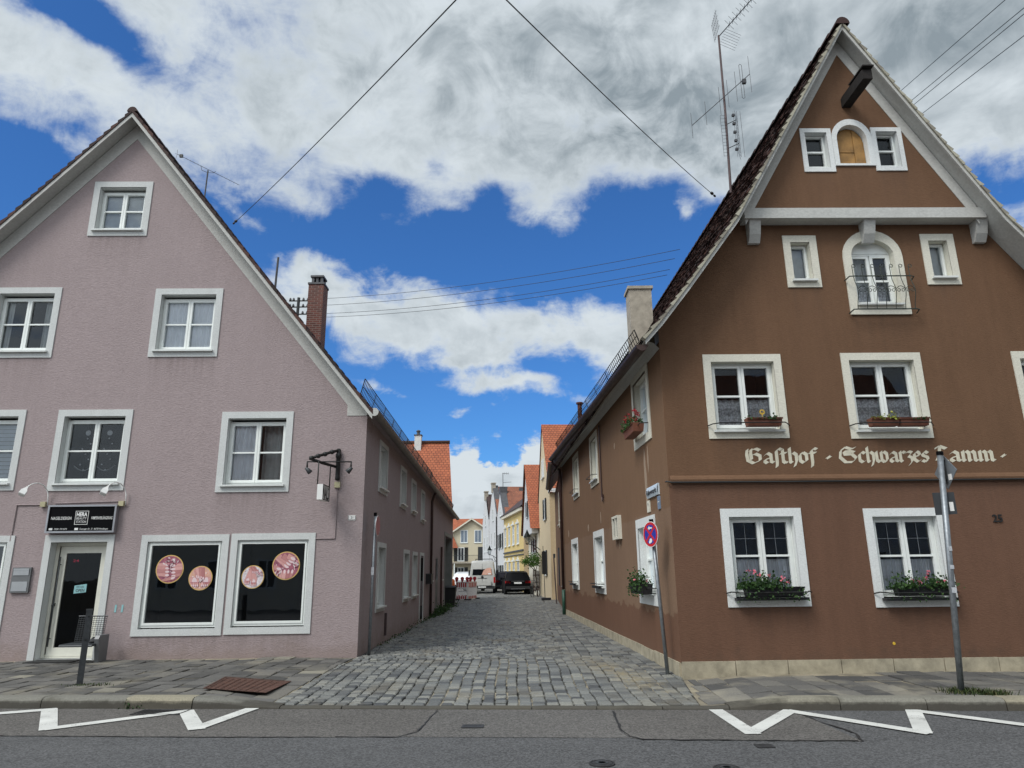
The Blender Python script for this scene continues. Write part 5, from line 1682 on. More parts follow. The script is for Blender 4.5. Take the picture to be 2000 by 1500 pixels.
# red roofed house behind the annex
rh = thing('house', (-6.5, 39, .1), 'house with a steep bright red tiled roof behind the mauve annex', 'house')
rA, rB = Vector((-3.72, 40.5, 9.0)), Vector((-9.6, 40.5, 9.02))
eA, eB = Vector((-3.14, 36.9, 4.35)), Vector((-9.6, 36.9, 4.4))
m = MB(); slope_uv(m, [eB, eA, rA, rB], eB, (1, 0, 0), rB - eB)
bA, bB = Vector((-3.9, 44.2, 4.4)), Vector((-9.6, 44.2, 4.4))
slope_uv(m, [bA, bB, rB, rA], bB, (1, 0, 0), rB - bB)
m.poly([eB - Vector((0, 0, .12)), eA - Vector((0, 0, .12)), eA, eB]); m.poly([eA, eA - Vector((0, 0, .12)), rA - Vector((0, 0, .12)), rA])
roof = m.build('roof', 'roof_red', rh)
m = MB(); m.tube([rB + Vector((0, 0, .02)), rA + Vector((.04, 0, .02))], .11, 8); m.build('ridge_tile', 'roof_red_dull', roof, True)
m = MB()
m.poly([(-3.35, 37.1, .05), (-4.05, 44.1, .05), (-4.05, 44.1, 4.4), (-3.9, 40.5, 8.7), (-3.35, 37.1, 4.4)])
m.poly([(-9.6, 37.1, .05), (-3.35, 37.1, .05), (-3.35, 37.1, 4.4), (-9.6, 37.1, 4.4)])
m.build('wall', 'mauve_render', rh)
m = MB(); wf = Fr((-5.50, 40.3), (1, 0), (0, -1)); m.box(wf, -.19, .19, -.2, .2, 8.2, 9.38); c_ = m.build('chimney', 'chimney_white', rh)
m = MB(); m.box(wf, -.23, .23, -.24, .24, 9.381, 9.43); m.lathe((-5.5, 40.3, 9.43), (0, 0, 1), [(.10, 0), (.09, .18), (.13, .19), (.13, .24), (.05, .30)], 10); m.build('chimney_pot', 'lead_dark', c_)
m = MB(); m.tube([(-3.28, 37.3, 4.3), (-3.28, 37.3, 1.6)], .06, 8); m.build('downpipe', 'brown_pipe', rh)

def gable_house(label, p0, p1, zb, eave, apex, depth, wall, roofm, mats=None, apex_t=.5, over=.3, roof='roof_red', name='house', stepped=False, rot=None):
    """gable wall along p0-p1 facing the lane (towards -x), roof ridge running away from it"""
    h = thing(name, (p0[0] + 2, (p0[1] + p1[1]) / 2, .1), label, 'house')
    F, L = frame2(p0, p1, (p0[0] - 5, p0[1] - 4))
    m = MB()
    m.face(F, [(0, .05), (L, .05), (L, eave), (L * apex_t, apex), (0, eave)])
    B = -F.N * depth
    q0, q1 = F(0, 0, .05), F(0, 0, eave)
    m.poly([q0, q1, q1 + B, q0 + B]); q0, q1 = F(L, 0, .05), F(L, 0, eave); m.poly([q0, q0 + B, q1 + B, q1])
    m.build('wall', wall, h)
    A = F(L * apex_t, over, apex + .12)
    E0, E1 = F(-.25, over, eave - .12), F(L + .25, over, eave - .12)
    m = MB(); D = -F.N * (depth + over)
    slope_uv(m, [E0, E0 + D, A + D, A], E0, D, A - E0); slope_uv(m, [E1 + D, E1, A, A + D], E1, D, A - E1)
    t = Vector((0, 0, -.10))
    m.poly([E0, A, A + t, E0 + t]); m.poly([A, E1, E1 + t, A + t]); m.poly([E0 + t, A + t, A + D + t, E0 + D + t]); m.poly([A + t, E1 + t, E1 + D + t, A + D + t])
    r = m.build('roof', roof, h)
    return h, F, L, r

# cream house no. 2: gable to the lane, eaves side towards us
ch2, FG, LG, r_ = gable_house('tall cream house with dark shutters and the number 2, steep red roof', (2.12, 41.4), (1.72, 47.9), 0, 6.35, 10.75, 7.0, 'cream_render', None, over=.06)
FS, LS = frame2((2.12, 41.39), (9, 41.39), (5, 0))
m = MB(); m.poly([FS(0, .002, .05), FS(6.8, .002, .05), FS(6.8, .002, 6.3), FS(0, .002, 6.3)]); m.build('side_wall', 'tan_render', ch2)
m = MB(); m.box(FS, -.1, 6.9, .004, .22, 6.12, 6.34); m.build('cornice', 'white_trim', ch2)
tm = MB(); text_mb(tm, '2', FS, .34, .008, 3.08, .34); tm.build('house_number', 'gold_rim', ch2)
for o in ((2.2, 3.0, 4.75, 6.0), (2.4, 3.2, 1.45, 2.9)): far_window(ch2, FG, *o, shutters='shutter_dark')
for u in (2.7, 3.5): far_window(ch2, FG, u, u + .55, 7.4, 8.6)
# white house with jettied gable
jh = thing('house', (3.5, 51.3, .1), 'white gabled house with jettied front, dark barge board and red roof', 'house')
FJ, LJ = frame2((1.62, 48.0), (1.12, 55.0), (0, 40))
m = MB(); m.face(FJ, rect(0, LJ, .05, 4.5)); m.poly([FJ(0, 0, .05), FJ(0, 0, 4.5), FJ(0, -5, 4.5), FJ(0, -5, .05)]); m.build('lower_wall', 'pale_render', jh)
FJ2 = FJ.sub(0, .42, 0)
ap = LJ * .52
m = MB(); m.face(FJ2, [(0, 4.15), (LJ - .1, 4.15), (LJ - .1, 4.5), (ap, 9.15), (0, 4.6)]); m.poly([FJ2(0, 0, 4.15), FJ2(LJ, 0, 4.15), FJ2(LJ, -.5, 4.15), FJ2(0, -.5, 4.15)], flip=True)
m.poly([FJ2(0, 0, 4.15), FJ2(0, 0, 4.6), FJ2(0, -5, 4.6), FJ2(0, -5, 4.15)])
m.build('gable', 'white_render', jh)
for k in range(4):
    m = MB(); m.prism(Fr(FJ(1.0 + 1.6 * k, 0, 0), FJ.N, FJ.U), [(0, 3.75), (.12, 3.78), (.38, 4.14), (0, 4.14)], 0, .24); m.build('corbel', 'pale_render', jh)
A = FJ2(ap, .12, 9.3); E0 = FJ2(-.3, .12, 4.45); E1 = FJ2(LJ + .15, .12, 4.3); D = -FJ.N * 7
m = MB(); slope_uv(m, [E0, E0 + D, A + D, A], E0, D, A - E0); slope_uv(m, [E1 + D, E1, A, A + D], E1, D, A - E1); r_ = m.build('roof', 'roof_red', jh)
m = MB()
for e in (E1,):
    m.poly([A + FJ.N * .03, e + FJ.N * .03, e + FJ.N * .03 - Vector((0, 0, .34)), A + FJ.N * .03 - Vector((0, 0, .34))])
    m.poly([A, e, e + FJ.N * .03, A + FJ.N * .03])
m.poly([A + FJ.N * .03, E0 + FJ.N * .03, E0 + FJ.N * .03 - Vector((0, 0, .1)), A + FJ.N * .03 - Vector((0, 0, .1))], flip=True)
m.build('barge_board', 'wood_old', r_)
for u in (1.4, 3.2): far_window(jh, FJ, u, u + .75, 2.95, 4.0, shutters='shutter_red')
far_window(jh, FJ2, 2.6, 3.3, 5.4, 6.5, shutters='shutter_dark')
# yellow house
yh = thing('house', (3, 63, .1), 'yellow rendered house with string course, dark brown roof and hooded windows', 'house')
FY, LY = frame2((.78, 57.4), (-.93, 68.0), (-6, 55))
m = MB(); m.face(FY, rect(0, LY, .05, 6.75)); m.build('wall', 'yellow_render', yh)
m = MB(); m.poly([FY(0, 0, .05), FY(0, 0, 6.75), FY(0, -6, 6.75), FY(0, -6, .05)]); m.build('side_wall', 'tan_render', yh)
m = MB(); m.box(FY, -.1, LY + .1, .002, .28, 6.45, 6.72); m.build('cornice', 'pale_render', yh)
m = MB(); m.box(FY, 0, LY, .002, .10, 3.28, 3.40); m.box(FY, 0, LY, .002, .08, 2.98, 3.06); m.build('string_course', 'lead_dark', yh)
for k in range(4):
    u = 2.2 + 2.35 * k
    far_window(yh, FY, u, u + 1.0, 3.9, 5.5, hood=True, glass='far_glass_blue'); far_window(yh, FY, u, u + 1.0, 1.0, 2.45, hood=True)
E0, E1 = FY(-.2, .35, 6.72), FY(LY + .2, .35, 6.72); up_ = -FY.N * 3.0 + Vector((0, 0, 2.5))
m = MB(); slope_uv(m, [E0, E1, E1 + up_ - FY.U * 2.2, E0 + up_], E0, FY.U, up_)
m.poly([E1, E1 - FY.N * 6, E1 + up_ - FY.U * 2.2]); m.build('roof', 'roof_brown', yh)
# three white gables, the last ones with little finials
def finial(h, F, u, z):
    m = MB(); m.box(F, u - .30, u + .30, -.3, .12, z - .7, z + .25); m.box(F, u - .38, u + .38, -.36, .18, z + .251, z + .36); m.build('finial', 'chimney_render', h)
wa, F_, L_, r_ = gable_house('white gabled house with lead verge and dark shutters, beside the yellow house', (-.95, 68.3), (-1.72, 74.0), 0, 7.1, 9.45, 9.0, 'white_render', None, over=-.15, roof='roof_red_dull')
m = MB(); m.poly([F_(0, .01, 7.1), F_(0, .01, 6.8), F_(L_ / 2, .01, 9.2), F_(L_ / 2, .01, 9.6)]); 
m.poly([F_(-.1, .03, 7.05), F_(-.1, -.6, 7.05), F_(L_ / 2, -.6, 9.72), F_(L_ / 2, .03, 9.72)]); m.build('verge_flashing', 'lead_dark', r_, recalc=True)
m = MB(); m.box(F_, L_ / 2 - .4, L_ / 2 + .4, -.7, .05, 9.3, 9.95); m.build('gable_top', 'lead_dark', wa)
for u in (1.0, 3.4): 
    far_window(wa, F_, u, u + .85, 3.9, 5.3, shutters='shutter_dark'); far_window(wa, F_, u, u + .85, 1.0, 2.3, shutters='shutter_dark')
far_window(wa, F_, 2.4, 3.2, 7.0, 8.0)
m = MB(); cf = Fr((1.05, 72.5), (1, 0), (0, -1)); m.box(cf, -.45, .45, -.3, .3, 8, 10.0); m.build('chimney', 'lead_dark', wa)
m = MB(); m.tube([F_(L_ - .2, .1, 7.2), F_(L_ - .2, .1, .1)], .07, 6); m.build('downpipe', 'black_iron', wa)
wb, F_, L_, r_ = gable_house('white gabled house with a pale pink side and stone finial on its gable', (-1.80, 74.3), (-2.72, 80.0), 0, 7.6, 10.6, 8.0, 'white_render', None, over=-.1, roof='roof_red_dull')
finial(wb, F_, L_ / 2, 10.75)
m = MB(); m.poly([F_(-.1, .03, 7.5), F_(-.1, -.6, 7.5), F_(L_ / 2, -.6, 10.85), F_(L_ / 2, .03, 10.85)]); m.build('verge_flashing', 'lead_dark', r_)
m = MB(); m.poly([F_(-.01, .0, .05), F_(-.01, 0, 7.4), F_(-.01, -1.2, 7.4), F_(-.01, -1.2, .05)]); m.build('side_wall', 'mauve_render', wb)
for u in (.8, 3.3): far_window(wb, F_, u, u + .85, 4.1, 5.8)
far_window(wb, F_, 2.2, 3.0, 7.0, 8.3)
wc, F_, L_, r_ = gable_house('farthest white gabled house with stone finial, next to the end house', (-2.82, 80.3), (-3.74, 86.0), 0, 7.4, 10.4, 8.0, 'white_render', None, over=-.1, roof='roof_brown')
finial(wc, F_, L_ / 2, 10.5)
for u in (.8, 3.3): far_window(wc, F_, u, u + .85, 3.9, 5.6)
far_window(wc, F_, 2.2, 3.0, 6.8, 8.1)
# end house across the lane
eh = thing('house', (-7, 111, .1), 'greige house with balcony, dormer gable and wide red roof closing the lane', 'house')
FE, LE = frame2((-10.4, 108), (-2.5, 108), (-6, 0))
gx = 4.05
m = MB(); m.face(FE, [(0, .05), (LE, .05), (LE, 7.4), (gx + 3.1, 7.4), (gx, 9.45), (gx - 3.1, 7.4), (0, 7.4)]); m.build('wall', 'greige_render', eh)
m = MB(); E0, E1 = FE(-3, -.35, 7.42), FE(LE + 4, -.35, 7.42); up_ = Vector((0, 3.2, 2.35))
slope_uv(m, [E0, E1, E1 + up_, E0 + up_], E0, (1, 0, 0), up_)
A = FE(gx, .5, 9.62); 
for s in (-1, 1):
    e = FE(gx + s * 3.4, .5, 7.35); slope_uv(m, [A, e, e + Vector((0, 4, 0)), A + Vector((0, 4, 0))], e, (0, 1, 0), A - e)
r_ = m.build('roof', 'roof_red', eh)
m = MB()
for s in (-1, 1): m.prism(FE, [(gx, 9.6), (gx + s * 3.4, 7.33), (gx + s * 3.4, 7.10), (gx, 9.36)], .44, .54)
m.build('barge_board', 'pale_render', r_)
m = MB(); E0 = FE(.1, .9, 5.2); slope_uv(m, [E0, E0 + Vector((2.0, 0, 0)), E0 + Vector((1.2, .8, 1.7)), E0 + Vector((0, .8, 1.7))], E0, (1, 0, 0), (0, .8, 1.7)); m.build('porch_roof', 'roof_red', eh)
for a, b, c, d, sh in ((2.35, 3.45, 5.95, 7.85, None), (4.45, 5.55, 5.95, 7.85, None)): far_window(eh, FE, a, b, c, d, glass='far_glass_blue', rows=1)
far_window(eh, FE, 1.95, 2.95, 3.3, 5.3, shutters='shutter_dark', rows=1)
far_window(eh, FE, 1.95, 2.95, .4, 2.4, shutters='shutter_dark', rows=1)
m = MB(); m.box(FE, 5.0, 6.0, .01, .08, 3.3, 5.35); m.build('shutter', 'shutter_dark', eh)
m = MB(); m.box(FE, .6, 7.6, .0, 1.6, 2.95, 3.15); m.build('balcony', 'chimney_render', eh)
m = MB(); m.tube([FE(.7, 1.5, 3.15), FE(.7, 1.5, 4.1), FE(7.5, 1.5, 4.1), FE(7.5, 1.5, 3.15)], .03, 5)
for k in range(46): m.tube([FE(.7 + .15 * k, 1.5, 3.15), FE(.7 + .15 * k, 1.5, 4.1)], .012, 4)
m.build('balcony_railing', 'dark_steel', eh)
m = MB(); m.tube([FE(1.6, 1.5, .05), FE(1.6, 1.5, 2.95)], .08, 8); m.build('balcony_post', 'frame_white', eh)
# ------------------------------------------------------------ things on the mauve house
t = thing('shop_sign', LF(-5.59, .05, 2.5), 'black framed sign board with white lettering above the nail studio door', 'sign')
FS_ = LF
m = MB(); m.ring(FS_, (-6.27, -4.91, 2.505, 3.055), (-6.235, -4.945, 2.54, 3.02), .02, .13); m.build('frame', 'aluminium', t)
m = MB(); m.box(FS_, -6.235, -4.945, .03, .105, 2.54, 3.02); m.build('panel', 'sign_black', t)
m = MB()
n_ = .1065
text_mb(m, 'NAGELDESIGN', FS_, -6.19, n_, 2.765, .058, .40, bold=.005)
text_mb(m, 'WIMPERNVERLÄNGERUNG', FS_, -5.40, n_, 2.765, .058, .42, bold=.004)
text_mb(m, 'HERA', FS_, -5.590, n_, 2.83, .075, .21, 'C', bold=.035)
text_mb(m, 'BEAUTY', FS_, -5.590, n_, 2.765, .045, .20, 'C')
text_mb(m, 'STATION', FS_, -5.590, n_, 2.70, .045, .20, 'C')
text_mb(m, '09081 799 3570', FS_, -6.10, n_, 2.565, .032, .25, shear=.2)
text_mb(m, 'Deininger Str. 21  86720 Nördlingen', FS_, -5.60, n_, 2.565, .032, .56, shear=.2)
a, b, c, d = -5.72, -5.46, 2.665, 2.935
m.ring(FS_, (a, b, c, d), (a + .008, b - .008, c + .008, d - .008), .1055, .107)
m.box(FS_, -6.205, -6.135, .1052, .107, 2.56, 2.60); m.box(FS_, -5.70, -5.63, .1052, .107, 2.558, 2.60)
m.build('lettering', 'sign_white', t)
def sign_lamp(u, du, label, group='gooseneck lamps over the shop sign'):
    t = thing('wall_lamp', LF(u, .0, 3.05), label, 'lamp', group)
    m = MB(); m.box(LF, u - .12, u - .02, .001, .07, 3.03, 3.13); m.build('junction_box', 'box_beige', t)
    m = MB(); pts = [LF(u + .015, .04, 3.05), LF(u + .01, .06, 3.25)]
    for k in range(9):
        a = math.pi * .5 * k / 8
        pts.append(LF(u + .005 - .06 * (k / 8), .06 + .26 * (1 - math.cos(a)) , 3.27 + .20 * math.sin(a)))
    for k in range(1, 6):
        a = math.pi * .5 * k / 8
        pts.append(LF(u - .055 - .05 * k / 5, .32 + .3 * math.sin(a), 3.47 - .26 * (1 - math.cos(a))))
    m.tube(pts, .011, 7); m.build('arm', 'lamp_white', t, True)
    m = MB(); e = pts[-1]; d_ = (pts[-1] - pts[-2]).normalized()
    q = [(.02, -.02), (.03, .02), (.075, .09), (.08, .17), (.07, .18)]
    m.lathe(e, (d_ + Vector((0, 0, -.35))).normalized(), q, 4); m.build('lamp_head', 'lamp_white', t)
    return t
sign_lamp(-6.36, 0, 'white gooseneck lamp at the left end of the black sign')
sign_lamp(-4.80, 0, 'white gooseneck lamp at the right end of the black sign')
t = thing('letterbox', LF(-6.64, .0, 1.37), 'grey steel letterbox on the mauve wall left of the door', 'letterbox')
m = MB(); m.box(LF, -6.82, -6.46, .001, .05, 1.37, 1.85); m.build('back_plate', 'letterbox_grey', t)
m = MB(); m.box(LF, -6.79, -6.49, .051, .058, 1.40, 1.58); m.build('front_panel', 'letterbox_metal', t)
m = MB(); m.box(LF, -6.79, -6.49, .051, .060, 1.70, 1.82); m.box(LF, -6.79, -6.49, .0605, .065, 1.80, 1.83); m.build('flap', 'letterbox_metal', t)
t = thing('house_number', LF(-.22, 0, 2.7), 'small white enamel plate with the number 21 near the corner', 'plate')
m = MB(); m.box(LF, -.295, -.145, .001, .012, 2.70, 2.80); m.build('plate', 'sign_white', t)
m = MB(); text_mb(m, '21', LF, -.22, .0135, 2.735, .042, None, 'C', .01); m.box(LF, -.285, -.155, .0122, .0135, 2.712, 2.718); m.box(LF, -.29, -.284, .0122, .0135, 2.705, 2.795); m.box(LF, -.156, -.150, .0122, .0135, 2.705, 2.795); m.build('numerals', 'sign_black', t)
# wrought iron bracket with hanging sign
t = thing('bracket_sign', LF(-.54, 0, 3.4), 'black iron wall bracket with two spotlights and a hanging nail sign', 'sign')
m = MB()
m.lathe(LF(-.545, .06, 3.50), (0, 0, 1), [(.02, 0), (.045, .01), (.05, .06), (.042, .10), (.045, .12), (.045, .46), (.06, .48), (.06, .54), (.04, .57), (.05, .62), (.03, .66)], 10)
m.build('column', 'black_iron', t, True)
m = MB(); P0 = [(.08, 4.12), (.20, 4.07), (.36, 4.00), (.50, 3.94), (.62, 3.88)]
m.tube([LF(-.55 - .10 * k, n, z) for k, (n, z) in enumerate(P0)], .03, 8)
for k, (n, z) in enumerate(P0[1:]): m.lathe(LF(-.65 - .10 * k, n, z - .045), (0, 0, 1), [(.02, 0), (.05, .02), (.05, .07), (.02, .09)], 8)
m.tube([LF(-.95, .62, 3.86), LF(-.80, .38, 3.82), LF(-.58, .08, 3.78)], .03, 8)
m.tube([LF(-1.10, .38, 3.845), LF(-.2, .38, 3.835)], .014, 6)
m.tube([LF(-1.09, .38, 3.845), LF(-1.09, .38, 3.72)], .017, 6); m.tube([LF(-.21, .38, 3.835), LF(-.21, .38, 3.70)], .017, 6)
m.tube([LF(-.80, .62, 3.84), LF(-.80, .62, 3.36)], .012, 6); m.tube([LF(-.66, .22, 3.80), LF(-.66, .22, 3.34)], .012, 6)
m.build('arm', 'black_iron', t, True)
for (u, s) in ((-1.09, 1), (-.21, -1)):
    m = MB(); m.lathe(LF(u, .38, 3.70), LF.U * s * .75 - Vector((0, 0, .8)), [(.03, -.03), (.04, .02), (.055, .10), (.048, .105)], 10); m.build('spotlight', 'dark_steel', t, True)
bxF = Fr(LF(-.73, .42, 0), (LF.N + LF.U * -.02), LF.U)
m = MB(); m.box(bxF, -.26, .24, -.055, .055, 3.06, 3.36); sb_ = m.build('sign_box', 'sign_white', t)
m = MB(); m.ring(bxF, (-.26, .24, 3.06, 3.36), (-.245, .225, 3.075, 3.345), .0552, .065); m.build('box_rim', 'black_iron', t)
m = MB(); text_mb(m, 'NAILS', bxF, .20, .0575, 3.09, .235, -.42, 'L', .02); m.build('lettering', 'sign_black', t, recalc=True)
m = MB(); m.box(LF, -.60, -.49, .001, .06, 3.36, 3.475); m.build('junction_box', 'box_beige', t)
# small cyan plates under the window
for k, lab in ((0, 'left one of two small cyan stickers beside the studio door'), (1, 'right one of two small cyan stickers beside the studio door')):
    m = MB(); u = -4.76 + .13 * k; m.prism(LF, [(u, .98), (u + .035, .98), (u + .04, 1.12), (u + .005, 1.12)], .001, .006)
    o = m.build('wall_sticker', 'sticker_cyan'); tag(o, lab, 'sticker', 'cyan stickers by the door')
# card in the door glass
t = thing('door_card', LF(-5.55, -.21, 1.35), 'pale cyan open card hanging inside the studio door glass', 'card')
m = MB(); m.prism(LF, [(-5.72, 1.335), (-5.48, 1.36), (-5.48, 1.52), (-5.72, 1.49)], -.216, -.212); m.build('card', 'sticker_cyan', t)
m = MB(); text_mb(m, 'WE ARE', LF, -5.68, -.2105, 1.445, .035, .15, bold=.01); text_mb(m, 'OPEN', LF, -5.68, -.2105, 1.365, .06, .17, bold=.02); m.build('lettering', 'sign_back_dark', t)
t = thing('led_sign', LF(-5.9, -.5, 1.95), 'tiny red glowing sign inside the top of the door glass', 'sign')
mm, nt_, b_ = newmat('led_red'); b_.inputs['Base Color'].default_value = (.4, .02, .05, 1); b_.inputs['Emission Color'].default_value = (.9, .04, .12, 1); b_.inputs['Emission Strength'].default_value = .6
m = MB(); text_mb(m, '24', LF, -5.90, -.35, 1.95, .05, .12, bold=.01); m.build('digits', 'led_red', t)
# doormat
m = MB(); m.box(LF, -6.06, -5.2, .02, .50, .122, .138); tag(m.build('doormat', 'rubber_mat'), 'dark rubber doormat lying before the studio door', 'doormat')
# wire mesh seat beside the door
t = thing('wire_seat', LF(-5.1, .4, .12), 'grey wire mesh seat with steel side panel beside the studio door', 'seat')
SF = LF.sub(-4.72, .30, .12, 0)
m = MB()
for k in range(12): m.tube([SF(-.56 + .048 * k, .0, .36), SF(-.56 + .048 * k, -.06, .80)], .004, 4)
for k in range(13): m.tube([SF(-.56, -.06 * k / 12, .36 + .44 * k / 12), SF(-.03, -.06 * k / 12, .36 + .44 * k / 12)], .004, 4)
m.tube([SF(-.57, -.06, .81), SF(-.02, -.06, .81)], .010, 5); m.build('mesh_back', 'dark_steel', t)
m = MB(); m.box(SF, -.60, .0, .0, .40, .30, .34); m.tube([SF(-.60, .40, .31), SF(0, .40, .31)], .02, 6); m.build('seat', 'sign_back_dark', t)
m = MB(); m.prism(Fr(SF(0, 0, 0), SF.N, SF.U), [(-.06, .002), (.20, .002), (.30, .42), (.26, .48), (-.06, .48)], -.03, .05); m.build('side_panel', 'letterbox_grey', t)
m = MB(); m.lathe(SF(-.1, .18, .345), (0, 0, 1), [(.07, 0), (.08, .03), (.05, .08), (.02, .10)], 8); m.build('cushion', 'planter_black', t)
# steel bollard
t = thing('bollard', (-6.41, 11.08, .12), 'dark steel square bollard standing on the left pavement', 'bollard')
bf = Fr((-6.41, 11.08), (.85, .5), (.5, -.85))
m = MB(); m.box(bf, -.042, .042, -.034, .034, .12, 1.16); m.build('post', 'dark_steel', t)
m = MB(); m.box(bf, -.045, .045, -.037, .037, 1.161, 1.185); m.build('cap', 'sign_back_dark', t)
m = MB()
for z in (.75, 1.08): m.lathe(bf(0, .034, z), bf.N, [(.014, 0), (.014, .01)], 8)
m.build('bolt', 'black_iron', t)
# cover plate, drains, manholes
t = MB(); c4 = COVER
cen = Vector((sum(p[0] for p in c4) / 4, sum(p[1] for p in c4) / 4, 0))
zA, zB = zp(-4.42, 11), zp(-3.43, 11)
cz = lambda p: zB + (zA - zB) * (p[0] + 3.43) / -.99 + .024
t.poly([(*p, cz(p)) for p in reversed(c4)])
for k in range(4):
    a, b = Vector((*c4[k], cz(c4[k]))), Vector((*c4[(k + 1) % 4], cz(c4[(k + 1) % 4]))); ce = Vector((cen.x, cen.y, cz(cen))); ia, ib = a.lerp(ce, .05), b.lerp(ce, .05)
    t.poly([a + Vector((0, 0, .006)), b + Vector((0, 0, .006)), ib + Vector((0, 0, .006)), ia + Vector((0, 0, .006))], flip=True)
for i in range(9):
    for j in range(10):
        u, v = (i + .7) / 10.4, (j + .7) / 11.4
        q4 = [Vector((*q, cz(q))) for q in c4]; p = q4[3].lerp(q4[2], u).lerp(q4[0].lerp(q4[1], u), v)
        t.box(Fr((p.x, p.y), (.7, .7)), -.018, .018, -.018, .018, p.z - .012, p.z + .006, 'b')
tag(t.build('access_cover', 'rust_plate'), 'rusty square access cover set in the left pavement', 'cover')
def grate(u0, u1, v0, v1, z, n, ang, label, cat='drain'):
    F = Fr(((u0 + u1) / 2, (v0 + v1) / 2), (math.cos(ang), math.sin(ang)), (-math.sin(ang), math.cos(ang))); hu, hv = (u1 - u0) / 2, (v1 - v0) / 2
    t = thing('drain_grate', (F.o.x, F.o.y, z), label, cat)
    m = MB(); m.box(F, -hu, hu, -hv, -hv + .03, z - .004, z + .008); m.box(F, -hu, hu, hv - .03, hv, z - .004, z + .008); m.box(F, -hu, -hu + .03, -hv + .03, hv - .03, z - .004, z + .008, 'fk'); m.box(F, hu - .03, hu, -hv + .03, hv - .03, z - .004, z + .008, 'fk')
    for k in range(n):
        u = -hu + .03 + (2 * hu - .06) * (k + .5) / n; m.box(F, u - .012, u + .012, -hv + .03, hv - .03, z - .003, z + .006, 'fk')
    m.build('grid', 'cast_iron', t)
    m = MB(); m.poly([F(-hu, -hv, z + .001), F(hu, -hv, z + .001), F(hu, hv, z + .001), F(-hu, hv, z + .001)], flip=False); m.build('pit', 'sign_black', t)
grate(-4.75, -4.12, 9.36, 9.68, .006, 11, -.075, 'slotted drain grate at the foot of the left kerb')
grate(-.60, -.36, 8.38, 8.54, .006, 8, -.03, 'small rectangular grate in the asphalt before the lane')
grate(2.30, 2.47, 7.36, 7.49, .002, 5, -.03, 'tiny dark valve lid right of centre in the road')
def manhole(x, y, r, label):
    t = thing('manhole_cover', (x, y, 0), label, 'manhole')
    m = MB(); m.lathe((x, y, .0), (0, 0, 1), [(r, 0), (r, .012), (r * .88, .012), (r * .87, .007), (r * .78, .007), (r * .77, .012), (.0001, .012)], 28); m.build('lid', 'cast_iron', t, recalc=True)
    m = MB(); m.lathe((x, y, .0125), (0, 0, 1), [(r * .5, 0), (r * .5, .004), (r * .3, .004), (r * .3, 0)], 20); m.build('rim', 'dark_steel', t, recalc=True)
manhole(.755, 6.86, .115, 'round iron valve cover near the bottom edge, right of centre')
manhole(1.80, 6.66, .115, 'round iron valve cover cut by the bottom edge of view')
# ------------------------------------------------------------ poles and signs
def round_sign(t, c, N, r, face, border, z_up=True):
    N = Vector(N).normalized(); U = Vector((-N.y, N.x, 0)) if True else None
    F = Fr((c[0], c[1], c[2]), (U.x, U.y), (N.x, N.y))
    m = MB(); m.disc(F, 0, 0, r, .0, n0=-.012); m.build('sign_back', 'sign_back', t)
    return F
t = thing('no_stopping_sign', (2.36, 11.72, .12), 'blue and red no stopping sign on a leaning grey pole by the brown corner', 'sign')
m = MB(); m.tube([(2.37, 11.72, .05), (2.26, 11.72, 2.40)], .03, 10); m.build('pole', 'galvanised', t, True)
m = MB(); m.tube([(2.26, 11.72, 2.40), (2.257, 11.72, 2.46)], .036, 10); m.build('pole_cap', 'sign_black', t)
F = round_sign(t, (2.225, 11.66, 2.215), (-.90, -.42), .205, None, None)
m = MB(); m.disc(F, 0, 0, .205, .004, n0=.0005); m.build('white_edge', 'sign_white', t)
m = MB(); m.disc(F, 0, 0, .196, .006, n0=.0042)
m.build('red_ring', 'sign_red', t)
m = MB(); m.disc(F, 0, 0, .152, .008, n0=.0062); m.build('blue_field', 'sign_blue', t)
m = MB()
for a in (45, 135):
    c_, s_ = math.cos(rad(a)), math.sin(rad(a)); l, w = .158, .020
    m.prism(F, [(l * c_ - w * s_, l * s_ + w * c_), (l * c_ + w * s_, l * s_ - w * c_), (-l * c_ + w * s_, -l * s_ - w * c_), (-l * c_ - w * s_, -l * s_ + w * c_)], .0082 , .0095 + a * .00001)
m.build('red_cross', 'sign_red', t)
m = MB(); hand = 1 if F.U.cross(Vector((0, 0, 1))).dot(F.N) > 0 else -1
q = [(-.055, .10), (-.01, .135), (-.01, .112), (.055, .112), (.055, .088), (-.01, .088), (-.01, .065)]
m.prism(F, [(a * hand, b) for a, b in q], .0098, .0115); m.disc(F, .01, -.10, .035, .0115, n0=.0098); m.disc(F, -.02, -.125, .022, .012, n0=.0098); m.build('arrow', 'sign_white', t)
t = thing('parking_sign', (-2.89, 14.68, .12), 'grey pole with a faded round sign seen edge on by the mauve corner', 'sign')
m = MB(); m.tube([(-2.885, 14.72, .05), (-2.86, 14.72, 2.80)], .03, 10); m.build('pole', 'galvanised', t, True)
m = MB(); m.tube([(-2.86, 14.72, 2.80), (-2.86, 14.72, 2.87)], .034, 10); m.build('pole_cap', 'sign_black', t)
F = round_sign(t, (-2.80, 14.70, 2.60), (.99, -.02), .21, None, None)
m = MB(); m.disc(F, 0, 0, .21, .004, n0=.0005); m.build('white_edge', 'sign_white', t)
m = MB(); m.disc(F, 0, 0, .20, .006, n0=.0042); m.build('sign_face', 'sign_faded_red', t)
m = MB(); m.box(Fr((-2.87, 14.69), (1, 0), (0, -1)), -.028, .028, .003, .006, 1.62, 1.78); m.build('sticker', 'sticker_grey', t)
t = thing('road_sign', (5.61, 9.56, .12), 'tall leaning grey pole with diamond and square signs seen from behind', 'sign')
m = MB(); m.tube([(5.61, 9.56, .05), (5.83, 9.52, 3.12)], .038, 12); m.build('pole', 'galvanised', t, True)
